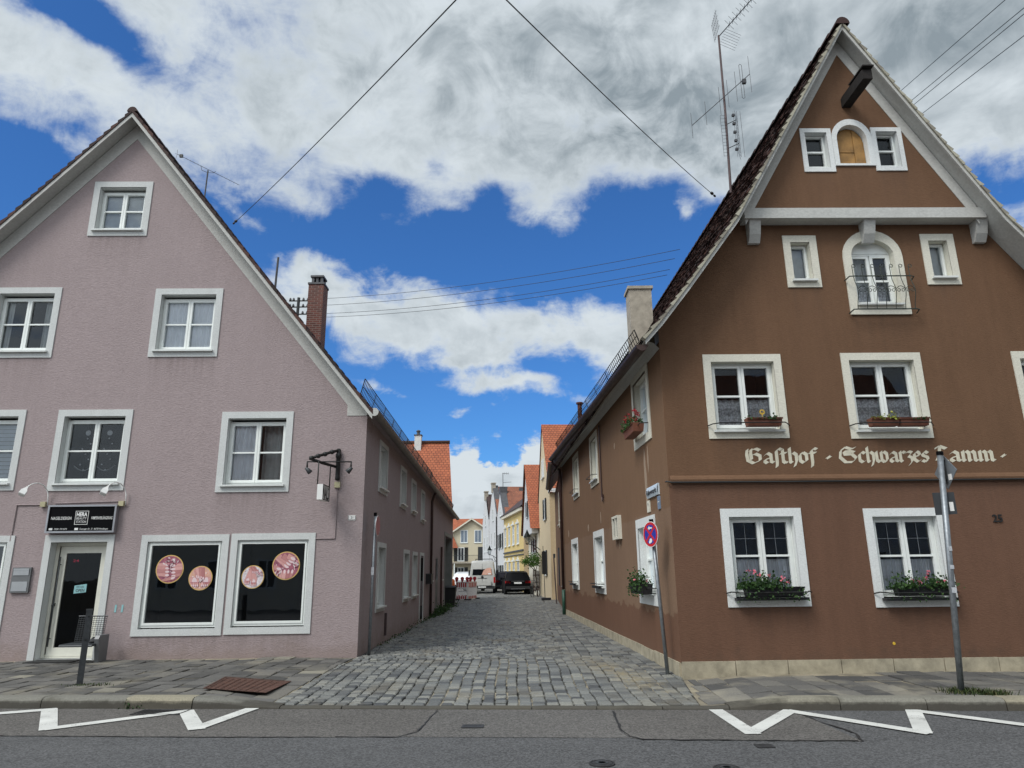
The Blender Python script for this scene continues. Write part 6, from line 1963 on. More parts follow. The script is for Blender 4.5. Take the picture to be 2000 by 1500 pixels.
m = MB(); m.tube([(5.83, 9.52, 3.12), (5.834, 9.52, 3.17)], .044, 12); m.build('pole_cap', 'sign_black', t)
Nd = Vector((-.86, -.50)); F = Fr((5.90, 9.58, 2.90), (.05, -.99), (-.99, -.05))
m = MB(); m.prism(F, [(.235, 0), (0, .235), (-.235, 0), (0, -.235)], -.008, .0); m.build('diamond_sign', 'sign_back', t)
m = MB(); m.box(F, -.03, .03, .0005, .012, -.16, .16); m.tube([F(0, .01, .12), Vector((5.825, 9.52, 3.05))], .012, 6); m.tube([F(0, .01, -.12), Vector((5.808, 9.52, 2.81))], .012, 6); m.build('bracket', 'dark_steel', t)
m = MB(); m.box(F, .05, .12, .0006, .004, -.12, -.04); m.build('sticker', 'sign_white', t)
F = Fr((5.81, 9.56, 2.32), (.97, -.24), (-.24, -.97))
m = MB(); m.prism(F, [(-.13, .0), (.13, .01), (.13, .30), (-.13, .30)], -.015, .0); m.build('square_sign', 'sign_back_dark', t)
m = MB(); m.box(F, .05, .10, .0005, .003, .05, .17); m.build('sticker', 'sign_white', t)
for z, u, w, h in ((1.32, -.0, .03, .07), (1.62, .0, .025, .05), (1.85, .015, .02, .06)):
    m = MB(); cx_ = 5.61 + .22 * (z - .05) / 3.07
    m.box(Fr((cx_, 9.55 - .04 * z / 3.1), (1, 0), (0, -1)), -w, w, .0372, .0395, z, z + h)
    m.build('sticker', 'sticker_grey', t)
# plates on the brown house
t = thing('street_sign', RW(1.05, .0, 2.9), 'curved pale enamel street name sign on the brown alley wall', 'sign')
m = MB()
for k in range(8):
    za, zb = 2.90 + .19 * k / 8, 2.90 + .19 * (k + 1) / 8
    na, nb = .03 + .02 * math.sin(math.pi * k / 8), .03 + .02 * math.sin(math.pi * (k + 1) / 8)
    m.poly([RW(.62, na, za), RW(1.46, na, za), RW(1.46, nb, zb), RW(.62, nb, zb)])
m.box(RW, .62, 1.46, .002, .0295, 2.90, 3.09); m.build('plate', 'enamel_blue_white', t, recalc=True)
m = MB(); text_mb(m, 'Rübenmarkt', RW, 1.42, .053, 2.95, .085, -.74, 'L', .02); m.build('lettering', 'sign_black', t, recalc=True)
t = thing('plaque', RW(1.46, 0, 2.66), 'small yellowish hydrant plaque under the street sign', 'plaque')
m = MB(); m.box(RW, 1.37, 1.58, .001, .02, 2.665, 2.87); m.build('plate', 'old_cream_paint', t)
m = MB(); text_mb(m, 'H', RW, 1.51, .022, 2.775, .06, -.06, 'L', .01); m.build('lettering', 'sign_back_dark', t, recalc=True)
t = thing('plaque', RW(.69, 0, 2.66), 'small blue plaque under the street sign, nearer the corner', 'plaque')
m = MB(); m.box(RW, .61, .77, .001, .02, 2.655, 2.875); m.build('plate', 'enamel_blue', t)
m = MB(); m.box(RW, .63, .75, .0205, .022, 2.77, 2.785); m.build('stripe', 'sign_white', t)
t = thing('house_number', RF(5.25, 0, 2.33), 'dark iron number 25 on the brown front wall', 'number')
m = MB(); text_mb(m, '25', RF, 5.18, .02, 2.335, .115, .16, 'L', .02); text_mb(m, '25', RF, 5.183, .003, 2.333, .115, .16, 'L', .02); m.build('numerals', 'black_iron', t)
t = thing('wall_box', RW(4.55, 0, 2.32), 'pale framed display case on the brown alley wall', 'case')
m = MB(); m.ring(RW, (4.22, 4.92, 2.32, 2.83), (4.27, 4.87, 2.37, 2.78), .001, .09); m.box(RW, 4.54, 4.60, .04, .085, 2.37, 2.78, 'tb'); m.build('frame', 'old_cream_paint', t)
m = MB(); m.box(RW, 4.27, 4.87, .01, .05, 2.37, 2.78); m.build('glass', 'far_glass', t)
m = MB(); m.disc(RF, 3.30, .52, .022, .004, n0=.0005); tag(m.build('wall_marker', 'bloom_yellow'), 'tiny round yellow marker low on the brown front wall', 'marker')
t = thing('electricity_box', LW(11.2, 0, 1.28), 'small black box on the mauve alley wall beside the pale door', 'box')
m = MB(); m.box(LW, 10.95, 11.45, .001, .20, 1.28, 1.60); m.build('case', 'planter_black', t)
m = MB(); m.box(LW, 10.93, 11.47, .001, .22, 1.601, 1.63); m.build('lid', 'dark_steel', t)
# ------------------------------------------------------------ flower boxes
def flower_box(F, u0, u1, z, mat, label, leafm='leaf', bloom=None, h=.14, dens=420, height=.22, depth=(.06, .23), nbloom=9, tuft=1.0, trail=0.0, tilt=0):
    t = thing('flower_box', F((u0 + u1) / 2, .14, z), label, 'flower box', 'flower boxes on the window sills')
    n0, n1 = depth
    m = MB(); e = .02
    i = len(m.v)
    m.v += [F(u0 + e, n0 + e, z), F(u1 - e, n0 + e, z), F(u1 - e, n1 - e, z), F(u0 + e, n1 - e, z), F(u0, n0, z + h), F(u1, n0, z + h), F(u1, n1, z + h), F(u0, n1, z + h)]
    m.f += [[i, i + 1, i + 2, i + 3], [i, i + 4, i + 5, i + 1], [i + 1, i + 5, i + 6, i + 2], [i + 2, i + 6, i + 7, i + 3], [i + 3, i + 7, i + 4, i]]
    m.ring(Fr(F(0, 0, z + h), F.U, Vector((0, 0, 1))) if False else F, (u0 - .006, u1 + .006, z + h - .025, z + h + .002), (u0 + .002, u1 - .002, z + h - .02, z + h - .004), n1 + .001, n1 + .012)
    m.build('planter', mat, t, recalc=True)
    m = MB(); m.poly([F(u0 + .01, n0 + .01, z + h - .02), F(u1 - .01, n0 + .01, z + h - .02), F(u1 - .01, n1 - .01, z + h - .02), F(u0 + .01, n1 - .01, z + h - .02)]); m.build('soil', 'soil', t)
    m = MB(); bl = MB()
    cl = [(R.uniform(u0, u1), R.uniform(.35, 1.0)) for _ in range(max(4, int((u1 - u0) / .09)))]
    for k in range(dens):
        cu, ch_ = R.choice(cl)
        hh = abs(R.gauss(0, .5)); 
        if hh > 1.3: hh = R.random()
        zz = z + h - .03 + height * ch_ * min(hh, 1.2)
        m.leaf(F(min(u1 + .16, max(u0 - .08, R.gauss(cu, .055 * tuft))), R.uniform(n0 - .02, n1 + .05), zz), .042)
    for k in range(int(dens * trail)):
        m.leaf(F(R.uniform(u0 - .16, u1 + .04), n1 + R.uniform(.0, .06), z + h - R.uniform(0, .22)), .035)
    m.build('foliage', leafm, t)
    if bloom:
        for k in range(nbloom):
            c = F(R.uniform(u0 + .02, u1 - .02), R.uniform(n0, n1 + .04), z + h + height * R.uniform(.15, 1.05))
            for q in range(9): bl.leaf(c + Vector((R.gauss(0, .016), R.gauss(0, .016), R.gauss(0, .014))), .030, .5)
        bl.build('blossom', bloom, t)
    return t
flower_box(RF, 1.02, 1.92, 1.24, 'planter_black', 'black box of pink geraniums on the left ground floor sill of the inn', bloom='bloom_pink', dens=1000, height=.25, trail=.12, tuft=1.9, nbloom=7)
flower_box(RF, 3.36, 4.20, 1.22, 'planter_black', 'black box of pink geraniums behind the tall leaning sign pole', bloom='bloom_pink', dens=950, height=.23, trail=.10, tuft=1.9, nbloom=7)
f1 = flower_box(RF, 1.30, 1.88, 3.905, 'terracotta', 'brown trough with low greenery and a sunflower, left upper sill of the inn', dens=150, height=.10, h=.13)
m = MB(); c = RF(1.58, .16, 4.14); m.tube([RF(1.58, .15, 4.0), c], .005, 5); 
for k in range(14):
    a = 6.283 * k / 14; p = c + RF.U * math.cos(a) * .035 + Vector((0, 0, math.sin(a) * .035)); m.poly([p + Vector((0, 0, .012)), p - RF.U * .012 + RF.N * .004, p - Vector((0, 0, .012)), p + RF.U * .012 + RF.N * .004])
m.build('sunflower', 'bloom_yellow', f1)
flower_box(RF, 3.34, 3.80, 3.885, 'terracotta', 'brown trough with yellow green leaves, left half of the middle upper sill', leafm='leaf_yellow', dens=200, height=.13, h=.13)
flower_box(RF, 3.815, 4.30, 3.885, 'terracotta', 'brown trough with sparse plants, right half of the middle upper sill', dens=60, height=.05, h=.13)
flower_box(RW, 1.25, 2.15, 4.12, 'terracotta', 'brown trough of bright red geraniums on the upper alley window', bloom='bloom_red', nbloom=26, dens=600, height=.26, depth=(.05, .27), h=.16)
flower_box(RW, 1.35, 2.45, 1.24, 'planter_black', 'black trough of trailing green plants on the lower alley window', dens=480, height=.28, depth=(.05, .25), bloom='bloom_pink', nbloom=3, trail=.25, h=.18)
# ------------------------------------------------------------ roofs: aerials, masts, cables
def yagi(mb, a, b, n, half, v, r=.006):
    a, b, v = Vector(a), Vector(b), Vector(v).normalized(); mb.tube([a, b], r * 1.3, 5)
    for k in range(n):
        p = a.lerp(b, k / (n - 1)); h = half * (1.15 - .4 * k / (n - 1)); mb.tube([p - v * h, p + v * h], r * .7, 4)
t = thing('tv_antenna', (-9.0, 20, 11), 'slender television aerial on a short mast above the mauve roof', 'antenna')
m = MB(); m.tube([(-9.72, 20, 12.9), (-9.70, 20, 14.25)], .022, 6); m.build('mast', 'antenna_metal', t)
m = MB(); yagi(m, (-10.76, 20, 14.86), (-8.67, 20, 13.72), 17, .09, (.2, .9, .35)); 
for k in (-1, 1): m.tube([(-10.76, 20, 14.86), (-10.78, 20 + .02 * k, 14.86 + .18 * k)], .006, 4)
m.tube([(-9.95, 20, 14.42), (-9.9, 20, 14.26), (-9.7, 20, 14.17), (-9.5, 20, 14.16), (-9.45, 20, 14.22)], .008, 4); m.build('boom', 'antenna_metal', t)
m = MB(); m.box(Fr((-10.62, 20), (1, 0)), -.05, .05, -.03, .03, 14.74, 14.84); m.build('feed_box', 'black_iron', t)
t = thing('roof_mast', (-7.92, 22, 11), 'plain thin metal pole standing up behind the mauve roof', 'pole')
m = MB(); m.tube([(-7.96, 22, 10.6), (-7.93, 22, 12.12)], .038, 8); m.build('pole', 'antenna_metal', t)
t = thing('insulator_pole', (-9.7, 30, 12), 'roof pole with clustered insulators carrying four overhead wires', 'pole')
m = MB(); m.tube([(-9.74, 30, 12.2), (-9.72, 30, 13.9)], .07, 8); m.build('pole', 'black_iron', t)
m = MB()
for z in (13.75, 13.45, 13.1): m.tube([(-10.15, 30, z), (-9.25, 30, z)], .03, 6)
m.build('cross_arm', 'black_iron', t)
m = MB()
for z in (13.75, 13.45, 13.1):
    for x in (-10.1, -9.95, -9.5, -9.3): m.lathe((x, 30, z), (0, 0, 1), [(.03, 0), (.06, .03), (.05, .10), (.02, .15)], 8)
m.build('insulator', 'lead_dark', t)
t = thing('tv_antenna', (5.62, 16, 11), 'tall rusty mast with three stacked aerials above the brown roof', 'antenna')
m = MB(); m.tube([(5.63, 16, 10.9), (5.70, 16, 13.2), (5.735, 16, 15.68)], .035, 8, .028); m.build('mast', 'rust_pole', t)
m = MB(); a, b = Vector((5.74, 16, 15.65)), Vector((6.92, 15.3, 16.75)); m.tube([a, b], .014, 5); d_ = (b - a)
for k in range(11):
    p = a.lerp(b, .22 + .78 * k / 10); h = .17
    for q in range(4):
        an = rad(45 + 90 * q); v = Vector((-.35, .5, .6)) * math.cos(an) + Vector((.6, .6, -.5)) * math.sin(an); m.tube([p, p + v * h], .006, 4)
for k in range(7):
    s = -.28 + .56 * k / 6
    m.tube([a + Vector((-.05 + s * .1, s, .05)), a + Vector((-.10 + s * .1, s, .62))], .005, 4); m.tube([a + Vector((.1, s, .0)), a + Vector((.50, s, -.22))], .005, 4)
for q in range(4): m.tube([a + Vector((-.05 - .015 * q, -.28, .12 + .16 * q)), a + Vector((-.02 - .015 * q, .28, .12 + .16 * q))], .004, 4)
m.build('upper_aerial', 'antenna_metal', t)
m = MB(); a, b = Vector((4.82, 16.1, 12.95)), Vector((6.38, 15.8, 14.28)); m.tube([a, b], .011, 5)
for k, h in ((0, .38), (.24, .36), (.48, .42), (.62, .42), (.76, .46), (1, .56)):
    p = a.lerp(b, k); m.tube([p - Vector((0, 0, h)), p + Vector((0, 0, h))], .006, 4)
p = a.lerp(b, .86); m.tube([p + Vector((-.03, 0, -.5)), p + Vector((-.03, 0, .5)), p + Vector((.0, 0, .53)), p + Vector((.04, 0, .5)), p + Vector((.04, 0, -.5)), p + Vector((0, 0, -.53)), p + Vector((-.03, 0, -.5))], .007, 4)
m.box(Fr((p.x + .06, p.y), (1, 0)), -.05, .05, -.04, .04, p.z - .07, p.z + .05); m.build('middle_aerial', 'antenna_metal', t)
m = MB()
for k in range(13):
    z = 11.9 + .10 * k; x = 5.66 + .03 * (z - 10.9) / 2.3
    m.tube([(x - .16, 15.9, z), (x - .02, 15.9, z + .01)], .004, 4); m.tube([(x + .14, 15.7, z), (x + .34, 16.1, z + .02)], .004, 4)
for x in (5.52, 5.62): m.tube([(x, 15.9, 11.9), (x, 15.9, 13.1)], .005, 4)
for x in (5.83, 5.92, 6.01): m.tube([(x, 15.8, 11.8), (x, 15.8, 13.15)], .005, 4)
for z in (12.0, 12.25, 12.5, 12.75, 13.0): m.box(Fr((5.82, 15.8), (1, 0)), -.03, .04, -.03, .03, z, z + .06)
m.tube([(5.7, 16, 12.2), (5.9, 15.8, 12.2)], .012, 4); m.tube([(5.7, 16, 12.9), (5.9, 15.8, 12.9)], .012, 4); m.build('panel_aerial', 'antenna_metal', t)
t = thing('tv_antenna', (-1.0, 72, 9.5), 'thin distant aerial mast above the white lane houses', 'antenna')
m = MB(); m.tube([(-1.05, 72, 9.0), (-1.05, 72, 11.5)], .035, 6); m.build('mast', 'antenna_metal', t)
m = MB(); m.tube([(-1.1, 72, 11.45), (-.45, 72, 11.4)], .025, 5); m.tube([(-1.05, 72, 10.5), (-.2, 72, 10.55)], .02, 5)
for x in (-.9, -.7, -.5): m.tube([(x, 71.9, 11.3), (x, 71.9, 11.55)], .012, 4)
m.build('cross_bar', 'antenna_metal', t)
def wire(name, a, b, sag, r, label, cat, group=None, n=24):
    a, b = Vector(a), Vector(b); m = MB()
    m.tube([a.lerp(b, k / n) - Vector((0, 0, sag * 4 * (k / n) * (1 - k / n))) for k in range(n + 1)], r, 5)
    return tag(m.build(name, 'wire_dark', None, True), label, cat, group)
L1 = [((-9.3, 30, 13.82), (5.80, 22, 12.24)), ((-9.3, 30, 13.50), (5.60, 22, 11.90)), ((-9.3, 30, 13.10), (5.40, 22, 11.50)), ((-9.3, 30, 12.93), (5.30, 22, 11.30))]
for (a, b), nm in zip(L1, ('topmost', 'second from the top', 'third from the top', 'lowest')):
    wire('overhead_wire', a, b, .32, .009, f'{nm} of four thin wires crossing the blue sky over the lane', 'wire', 'wires across the lane')
L2 = [((10.55, 16, 13.98), (9.44, 11, 12.02)), ((10.77, 16, 13.66), (9.77, 11, 11.84)), ((10.81, 16, 13.53), (9.74, 11, 11.70)), ((11.0, 16, 13.26), (9.64, 11, 11.21))]
for (a, b), nm in zip(L2, ('uppermost', 'second highest', 'third highest', 'lowest')):
    a, b = Vector(a), Vector(b); wire('overhead_wire', a + (a - b) * .4, b + (b - a) * .5, .0, .008, f'{nm} of the four wires running off the brown roof at upper right', 'wire', 'wires behind the inn', 4)
def guy(name, a, b, label):
    t = thing(name, a, label, 'cable', 'cables spanning the street')
    a, b = Vector(a), Vector(b); m = MB(); n = 10
    m.tube([a.lerp(b, k / n) - Vector((0, 0, .25 * (k / n) * (1 - k / n))) for k in range(n + 1)], .0065, 5)
    if a.x < 0: m.tube([b, Vector((.3, -7.0, 5.9))], .0065, 5)
    m.build('cable', 'wire_dark', t, True)
    m = MB(); d_ = (b - a).normalized()
    m.lathe(a + d_ * .3, d_, [(.01, 0), (.03, .03), (.03, .12), (.01, .15)], 7); m.lathe(a + d_ * .05, d_, [(.01, 0), (.022, .02), (.022, .10), (.01, .12)], 7); m.build('turnbuckle', 'antenna_metal', t)
guy('span_cable', (-6.28, 14.40, 9.34), (-.22, 4.72, 6.42), 'steel cable rising from the mauve roof edge to the top of the view')
guy('span_cable', (4.25, 13.0, 9.08), (-.22, 4.72, 6.42), 'steel cable rising from the brown roof edge to the top of the view')
# ------------------------------------------------------------ things in the lane
def loft(mb, secs):
    """closed sections (same point count) joined end to end"""
    rings = []
    for s in secs:
        i = len(mb.v); mb.v += [Vector(p) for p in s]; rings.append(i)
    n = len(secs[0])
    for a, b in zip(rings[:-1], rings[1:]):
        for k in range(n):
            l = (k + 1) % n; mb.f.append([a + k, a + l, b + l, b + k])
    mb.f.append([rings[0] + k for k in range(n)][::-1]); mb.f.append([rings[-1] + k for k in range(n)])
def car(name, loc, ang, label, cat, paint, W, prof, belt, glassy, wheel_r, wb, H, group=None, van=False):
    """body lofted along its length; local y runs from the rear (0) forwards, x across"""
    t = thing(name, loc, label, cat, group)
    F = Fr(loc, (math.cos(ang), math.sin(ang)), (-math.sin(ang), math.cos(ang)))
    L = prof[-1][0]
    def sec(y, zt, zb, k, rf):           # k: shrink in plan, rf: roof width factor
        w = W / 2 * k; zbelt = min(belt, zt - .01)
        wt = w * (1 - (1 - rf) * max(0, (zt - belt)) / max(.01, H - belt))
        pts = [(-w * .94, zb), (-w, zb + .12), (-w, zbelt - .12), (-w * .985, zbelt), (-wt * 1.0, zt - .07), (-wt * .90, zt - .005), (-wt * .4, zt + .012), (wt * .4, zt + .012), (wt * .90, zt - .005), (wt, zt - .07), (w * .985, zbelt), (w, zbelt - .12), (w, zb + .12), (w * .94, zb)]
        return [F(x, y, z) for x, z in pts]
    m = MB(); loft(m, [sec(*p) for p in prof]); body = m.build('body', paint, t, True, recalc=True)
    body.data.polygons.foreach_set('use_smooth', [True] * len(body.data.polygons))
    md = body.modifiers.new('edges', 'EDGE_SPLIT'); md.split_angle = rad(38)
    for (nm, mat, quad) in glassy:
        m = MB(); m.poly([F(*p) for p in quad]); m.build(nm, mat, t, recalc=False)
    for sx in (-1, 1):
        for y in wb:
            c = F(sx * (W / 2 - .10), y, wheel_r); ax = F.U * sx
            m = MB(); m.lathe(c, ax, [(wheel_r * .66, -.10), (wheel_r * .97, -.11), (wheel_r, -.06), (wheel_r, .06), (wheel_r * .97, .105), (wheel_r * .66, .105)], 18); w = m.build('wheel', 'tyre', t, True)
            m = MB(); m.lathe(c, ax, [(wheel_r * .66, .085), (wheel_r * .5, .07), (.05, .09), (.001, .095)], 12); m.build('rim', 'rim_alloy', w, True)
    return t, F
def suv(loc, ang, label, paint, group='dark cars parked on the right'):
    W, H = 1.86, 1.60
    prof = [(0.0, .95, .42, .90, .8), (.05, 1.02, .34, .965, .8), (.22, 1.18, .28, 1.0, .80), (.42, 1.50, .26, 1.0, .78), (.70, 1.585, .26, 1.0, .78), (1.6, 1.60, .26, 1.0, .78), (2.5, 1.57, .26, 1.0, .77), (3.1, 1.28, .26, 1.0, .80), (3.4, 1.05, .26, 1.0, .85), (4.1, .95, .27, .97, .9), (4.4, .78, .32, .88, .9)]
    gl = [('rear_window', 'car_glass', [(-.60, .198, 1.10), (.60, .198, 1.10), (.52, .41, 1.46), (-.52, .41, 1.46)]),
          ('side_window', 'car_glass', [(-.915, .75, 1.06), (-.735, .85, 1.47), (-.735, 2.5, 1.47), (-.915, 3.0, 1.06)]),
          ('side_window', 'car_glass', [(.915, .75, 1.06), (.915, 3.0, 1.06), (.735, 2.5, 1.47), (.735, .85, 1.47)]),
          ('windscreen', 'car_glass', [(-.64, 2.58, 1.52), (.64, 2.58, 1.52), (.76, 3.2, 1.16), (-.76, 3.2, 1.16)])]
    t, F = car('parked_car', loc, ang, label, 'car', paint, W, prof, 1.0, gl, .35, (.85, 3.5), H, group)
    for sx in (-1, 1):
        m = MB(); a, b = sorted((sx * .52, sx * .90)); m.box(F, a, b, -.0, .16, .80, .95); m.build('tail_light', 'tail_red', t)
        m = MB(); a, b = sorted((sx * .93, sx * 1.10)); m.box(F, a, b, 2.72, 2.84, 1.02, 1.18); m.build('mirror', paint, t)
    m = MB(); m.box(F, -.86, .86, -.05, .10, .40, .60); m.build('bumper', 'plastic_black', t)
    m = MB(); m.box(F, -.26, .26, -.03, -.005, .76, .87); m.build('number_plate', 'plate_white', t)
    m = MB(); m.box(F, -.5, .5, -.065, -.051, .40, .43); m.box(F, -.45, .45, -.02, .0, .925, .945); m.build('chrome_strip', 'rim_alloy', t)
    m = MB(); m.box(F, -.50, .50, .36, .50, 1.585, 1.625); m.build('roof_spoiler', paint, t)
    return t
suv((.24, 51.3, .085), rad(4), 'black SUV parked with its back to us, nearest car on the right', 'car_black')
suv((-.62, 57.6, .085), rad(3), 'dark violet SUV parked behind the black one, partly hidden', 'car_violet')
# white camper van
loc = (-2.40, 54.4, .085)
prof = [(0, 2.24, .45, .955, .82), (.06, 2.36, .40, .985, .82), (.3, 2.42, .36, 1.0, .82), (2.0, 2.44, .36, 1.0, .82), (3.9, 2.40, .36, 1.0, .82), (4.4, 2.10, .36, 1.0, .86), (4.9, 1.35, .36, .98, .9), (5.4, 1.10, .40, .90, .9)]
t, F = car('camper_van', loc, rad(1), 'off white camper van parked in the lane with a printed rear window', 'van', 'van_white', 1.96, prof, 1.25,
           [('rear_window', 'car_glass', [(-.74, -.012, 1.36), (.74, -.012, 1.36), (.68, .004, 1.94), (-.68, .004, 1.94)]),
            ('side_window', 'car_glass', [(-.985, 1.0, 1.35), (-.915, 1.0, 1.85), (-.915, 3.6, 1.85), (-.985, 3.6, 1.35)]),
            ('side_window', 'car_glass', [(.985, 1.0, 1.35), (.985, 3.6, 1.35), (.915, 3.6, 1.85), (.915, 1.0, 1.85)])], .34, (.95, 4.4), 2.44)
m = MB(); m.poly([F(-.05, -.02, 1.38), F(.72, -.02, 1.38), F(.66, -.004, 1.90), F(.35, -.006, 1.86), F(.1, -.01, 1.7)]); m.build('window_print', 'skin_tan', t)
m = MB(); m.poly([F(.42, -.024, 1.42), F(.66, -.024, 1.42), F(.64, -.020, 1.5), F(.45, -.020, 1.5)]); m.build('print_caption', 'sign_white', t)
for sx in (-1, 1):
    m = MB(); a, b = sorted((sx * .84, sx * .97)); m.box(F, a, b, -.015, .10, .80, 1.22); m.build('tail_light', 'tail_red', t)
    m = MB(); a, b = sorted((sx * .98, sx * 1.22)); m.box(F, a, b, 4.1, 4.25, 1.30, 1.75); m.build('mirror', 'plastic_black', t)
m = MB(); m.box(F, -.66, .66, -.16, -.03, .62, .92); m.build('bike_rack', 'van_white', t)
m = MB(); m.box(F, -.9, .9, -.10, .0, .42, .58); m.build('bumper', 'plastic_black', t)
m = MB(); m.box(F, -.30, .28, -.115, -.101, .46, .57); m.build('number_plate', 'plate_white', t)
m = MB(); m.box(F, -.35, .35, -.02, .0, 1.12, 1.15); m.lathe(F(0, -.01, 1.22), F.N * -1, [(.10, 0), (.08, .03), (.02, .04)], 12); m.build('tailgate_handle', 'plastic_black', t)
m = MB(); m.tube([F(-.1, .5, 2.44), F(-.1, .52, 2.98)], .03, 6); m.tube([F(-.5, .3, 2.53), F(.75, .3, 2.53)], .03, 6); m.tube([F(-.5, .3, 2.42), F(-.5, .3, 2.53)], .03, 6); m.tube([F(.75, .3, 2.42), F(.75, .3, 2.53)], .03, 6); m.build('roof_rack', 'plastic_black', t)
m = MB(); m.box(F, -.008, .008, -.018, .0, .62, 2.2); m.build('door_gap', 'plastic_black', t)
# white car half hidden on the left
t2 = suv((-4.4, 60.5, .085), rad(-14), 'white car with red tail lights half hidden behind the barrier', 'car_white', None)
# barrier round an excavation
t = thing('construction_barrier', (-2.9, 43, .08), 'red and white construction barrier with warning lamps', 'barrier')
def barrier_panel(a, b, z0):
    F, L = frame2(a, b, (a[0], a[1] - 5)) if abs(a[1] - b[1]) < abs(a[0] - b[0]) else frame2(a, b, (a[0] + 5, a[1]))
    m = MB(); m.ring(F, (0, L, z0, z0 + 1.0), (.05, L - .05, z0 + .06, z0 + .95), -.02, .02)
    m.box(F, .05, L - .05, -.015, .015, z0 + .70, z0 + .95, 'lr'); m.box(F, .05, L - .05, -.015, .015, z0 + .06, z0 + .20, 'lr')
    n = int(L / .09)
    for k in range(n):
        u = .05 + (L - .1) * k / n
        m.tube([F(u, 0, z0 + .20), F(min(L - .05, u + .16), 0, z0 + .70)], .012, 4)
    m.build('panel', 'barrier_white', t)
    m = MB()
    for k in range(5):
        m = MB(); u = .04 + (L - .08) * k / 5; w = (L - .08) / 5 * .58
        m.box(F, u, u + w, .0205, .026, z0 + .70, z0 + .96); m.box(F, u, u + w, .0205, .026, z0 + .05, z0 + .20)
        m.build('red_stripe', 'barrier_red', t)
barrier_panel((-3.42, 42.7), (-2.72, 42.6), .12); barrier_panel((-2.70, 42.6), (-2.30, 44.4), .12)
barrier_panel((-3.5, 44.6), (-2.35, 44.5), .12)
for p in ((-3.38, 42.7), (-3.05, 42.65), (-2.76, 42.6), (-2.6, 43.2), (-2.4, 44.0)):
    m = MB(); m.box(Fr(p, (1, 0)), -.05, .05, -.05, .05, 1.12, 1.20); m.lathe((p[0], p[1] - .08, 1.30), (0, 1, 0), [(.02, -.01), (.10, 0), (.11, .05), (.11, .10), (.10, .15), (.02, .16)], 14); m.build('warning_lamp', 'barrier_red', t)
for p in ((-3.38, 42.7), (-2.72, 42.6), (-2.31, 44.4)):
    m = MB(); m.box(Fr(p, (1, 0)), -.2, .2, -.35, .35, .09, .17); m.build('foot', 'rubber_mat', t)
m = MB(); m.lathe((-3.72, 43.6, .1), (0, 0, 1), [(.22, 0), (.20, .1), (.17, .9), (.12, 1.15), (.02, 1.2)], 12); tag(m.build('barrier_post', 'orange_plastic', None, True), 'orange plastic post beside the red and white barrier', 'post')
# wheelie bin
t = thing('wheelie_bin', (-3.06, 34.7, .1), 'black wheelie bin at the end of the mauve wall', 'bin')
F = Fr((-3.06, 34.7), (1, .05), (0, -1)); m = MB(); i = len(m.v)
m.v += [F(-.22, -.28, .16), F(.22, -.28, .16), F(.22, .22, .14), F(-.22, .22, .14), F(-.28, -.34, .98), F(.28, -.34, .98), F(.28, .30, .94), F(-.28, .30, .94)]
m.f += [[i, i + 1, i + 2, i + 3], [i, i + 4, i + 5, i + 1], [i + 1, i + 5, i + 6, i + 2], [i + 2, i + 6, i + 7, i + 3], [i + 3, i + 7, i + 4, i], [i + 4, i + 7, i + 6, i + 5]]
m.build('body', 'plastic_black', t, recalc=True)
m = MB(); m.prism(Fr(F(-.30, 0, 0), F.N, F.U), [(-.36, .985), (.34, .945), (.35, .98), (0, 1.06), (-.34, 1.05)], 0, .60); m.build('lid', 'plastic_black', t)
for s in (-.26, .26):
    m = MB(); m.lathe(F(s, -.28, .10), F.U, [(.09, -.02), (.10, 0), (.09, .03)], 12); m.build('wheel', 'tyre', t)
# sign stand and bare pole before the cream house
t = thing('display_stand', (1.78, 41, .1), 'dark menu board on a thin stand in front of the cream house', 'stand')
F = Fr((1.64, 40.8), (1, .3), (0, -1))
m = MB(); m.box(F, -.08, .16, -.02, .02, 1.50, 2.75); m.build('board', 'shutter_dark', t)
m = MB(); m.tube([F(.06, 0, .15), F(.0, -.02, 3.05)], .022, 6); m.build('post', 'dark_steel', t)
m = MB(); m.box(F, -.15, .40, -.25, .25, .09, .24); m.build('base', 'cast_iron', t)
t = thing('metal_post', (2.03, 36, .1), 'bare thin brown metal post standing at the lane edge', 'post')
m = MB(); m.tube([(2.06, 36, .05), (1.97, 36, 2.48)], .032, 8); m.build('post', 'rust_pole', t)
m = MB(); m.box(Fr((2.0, 35.95), (1, .1)), -.05, .05, -.03, .03, 2.30, 2.50); m.build('bracket', 'dark_steel', t)
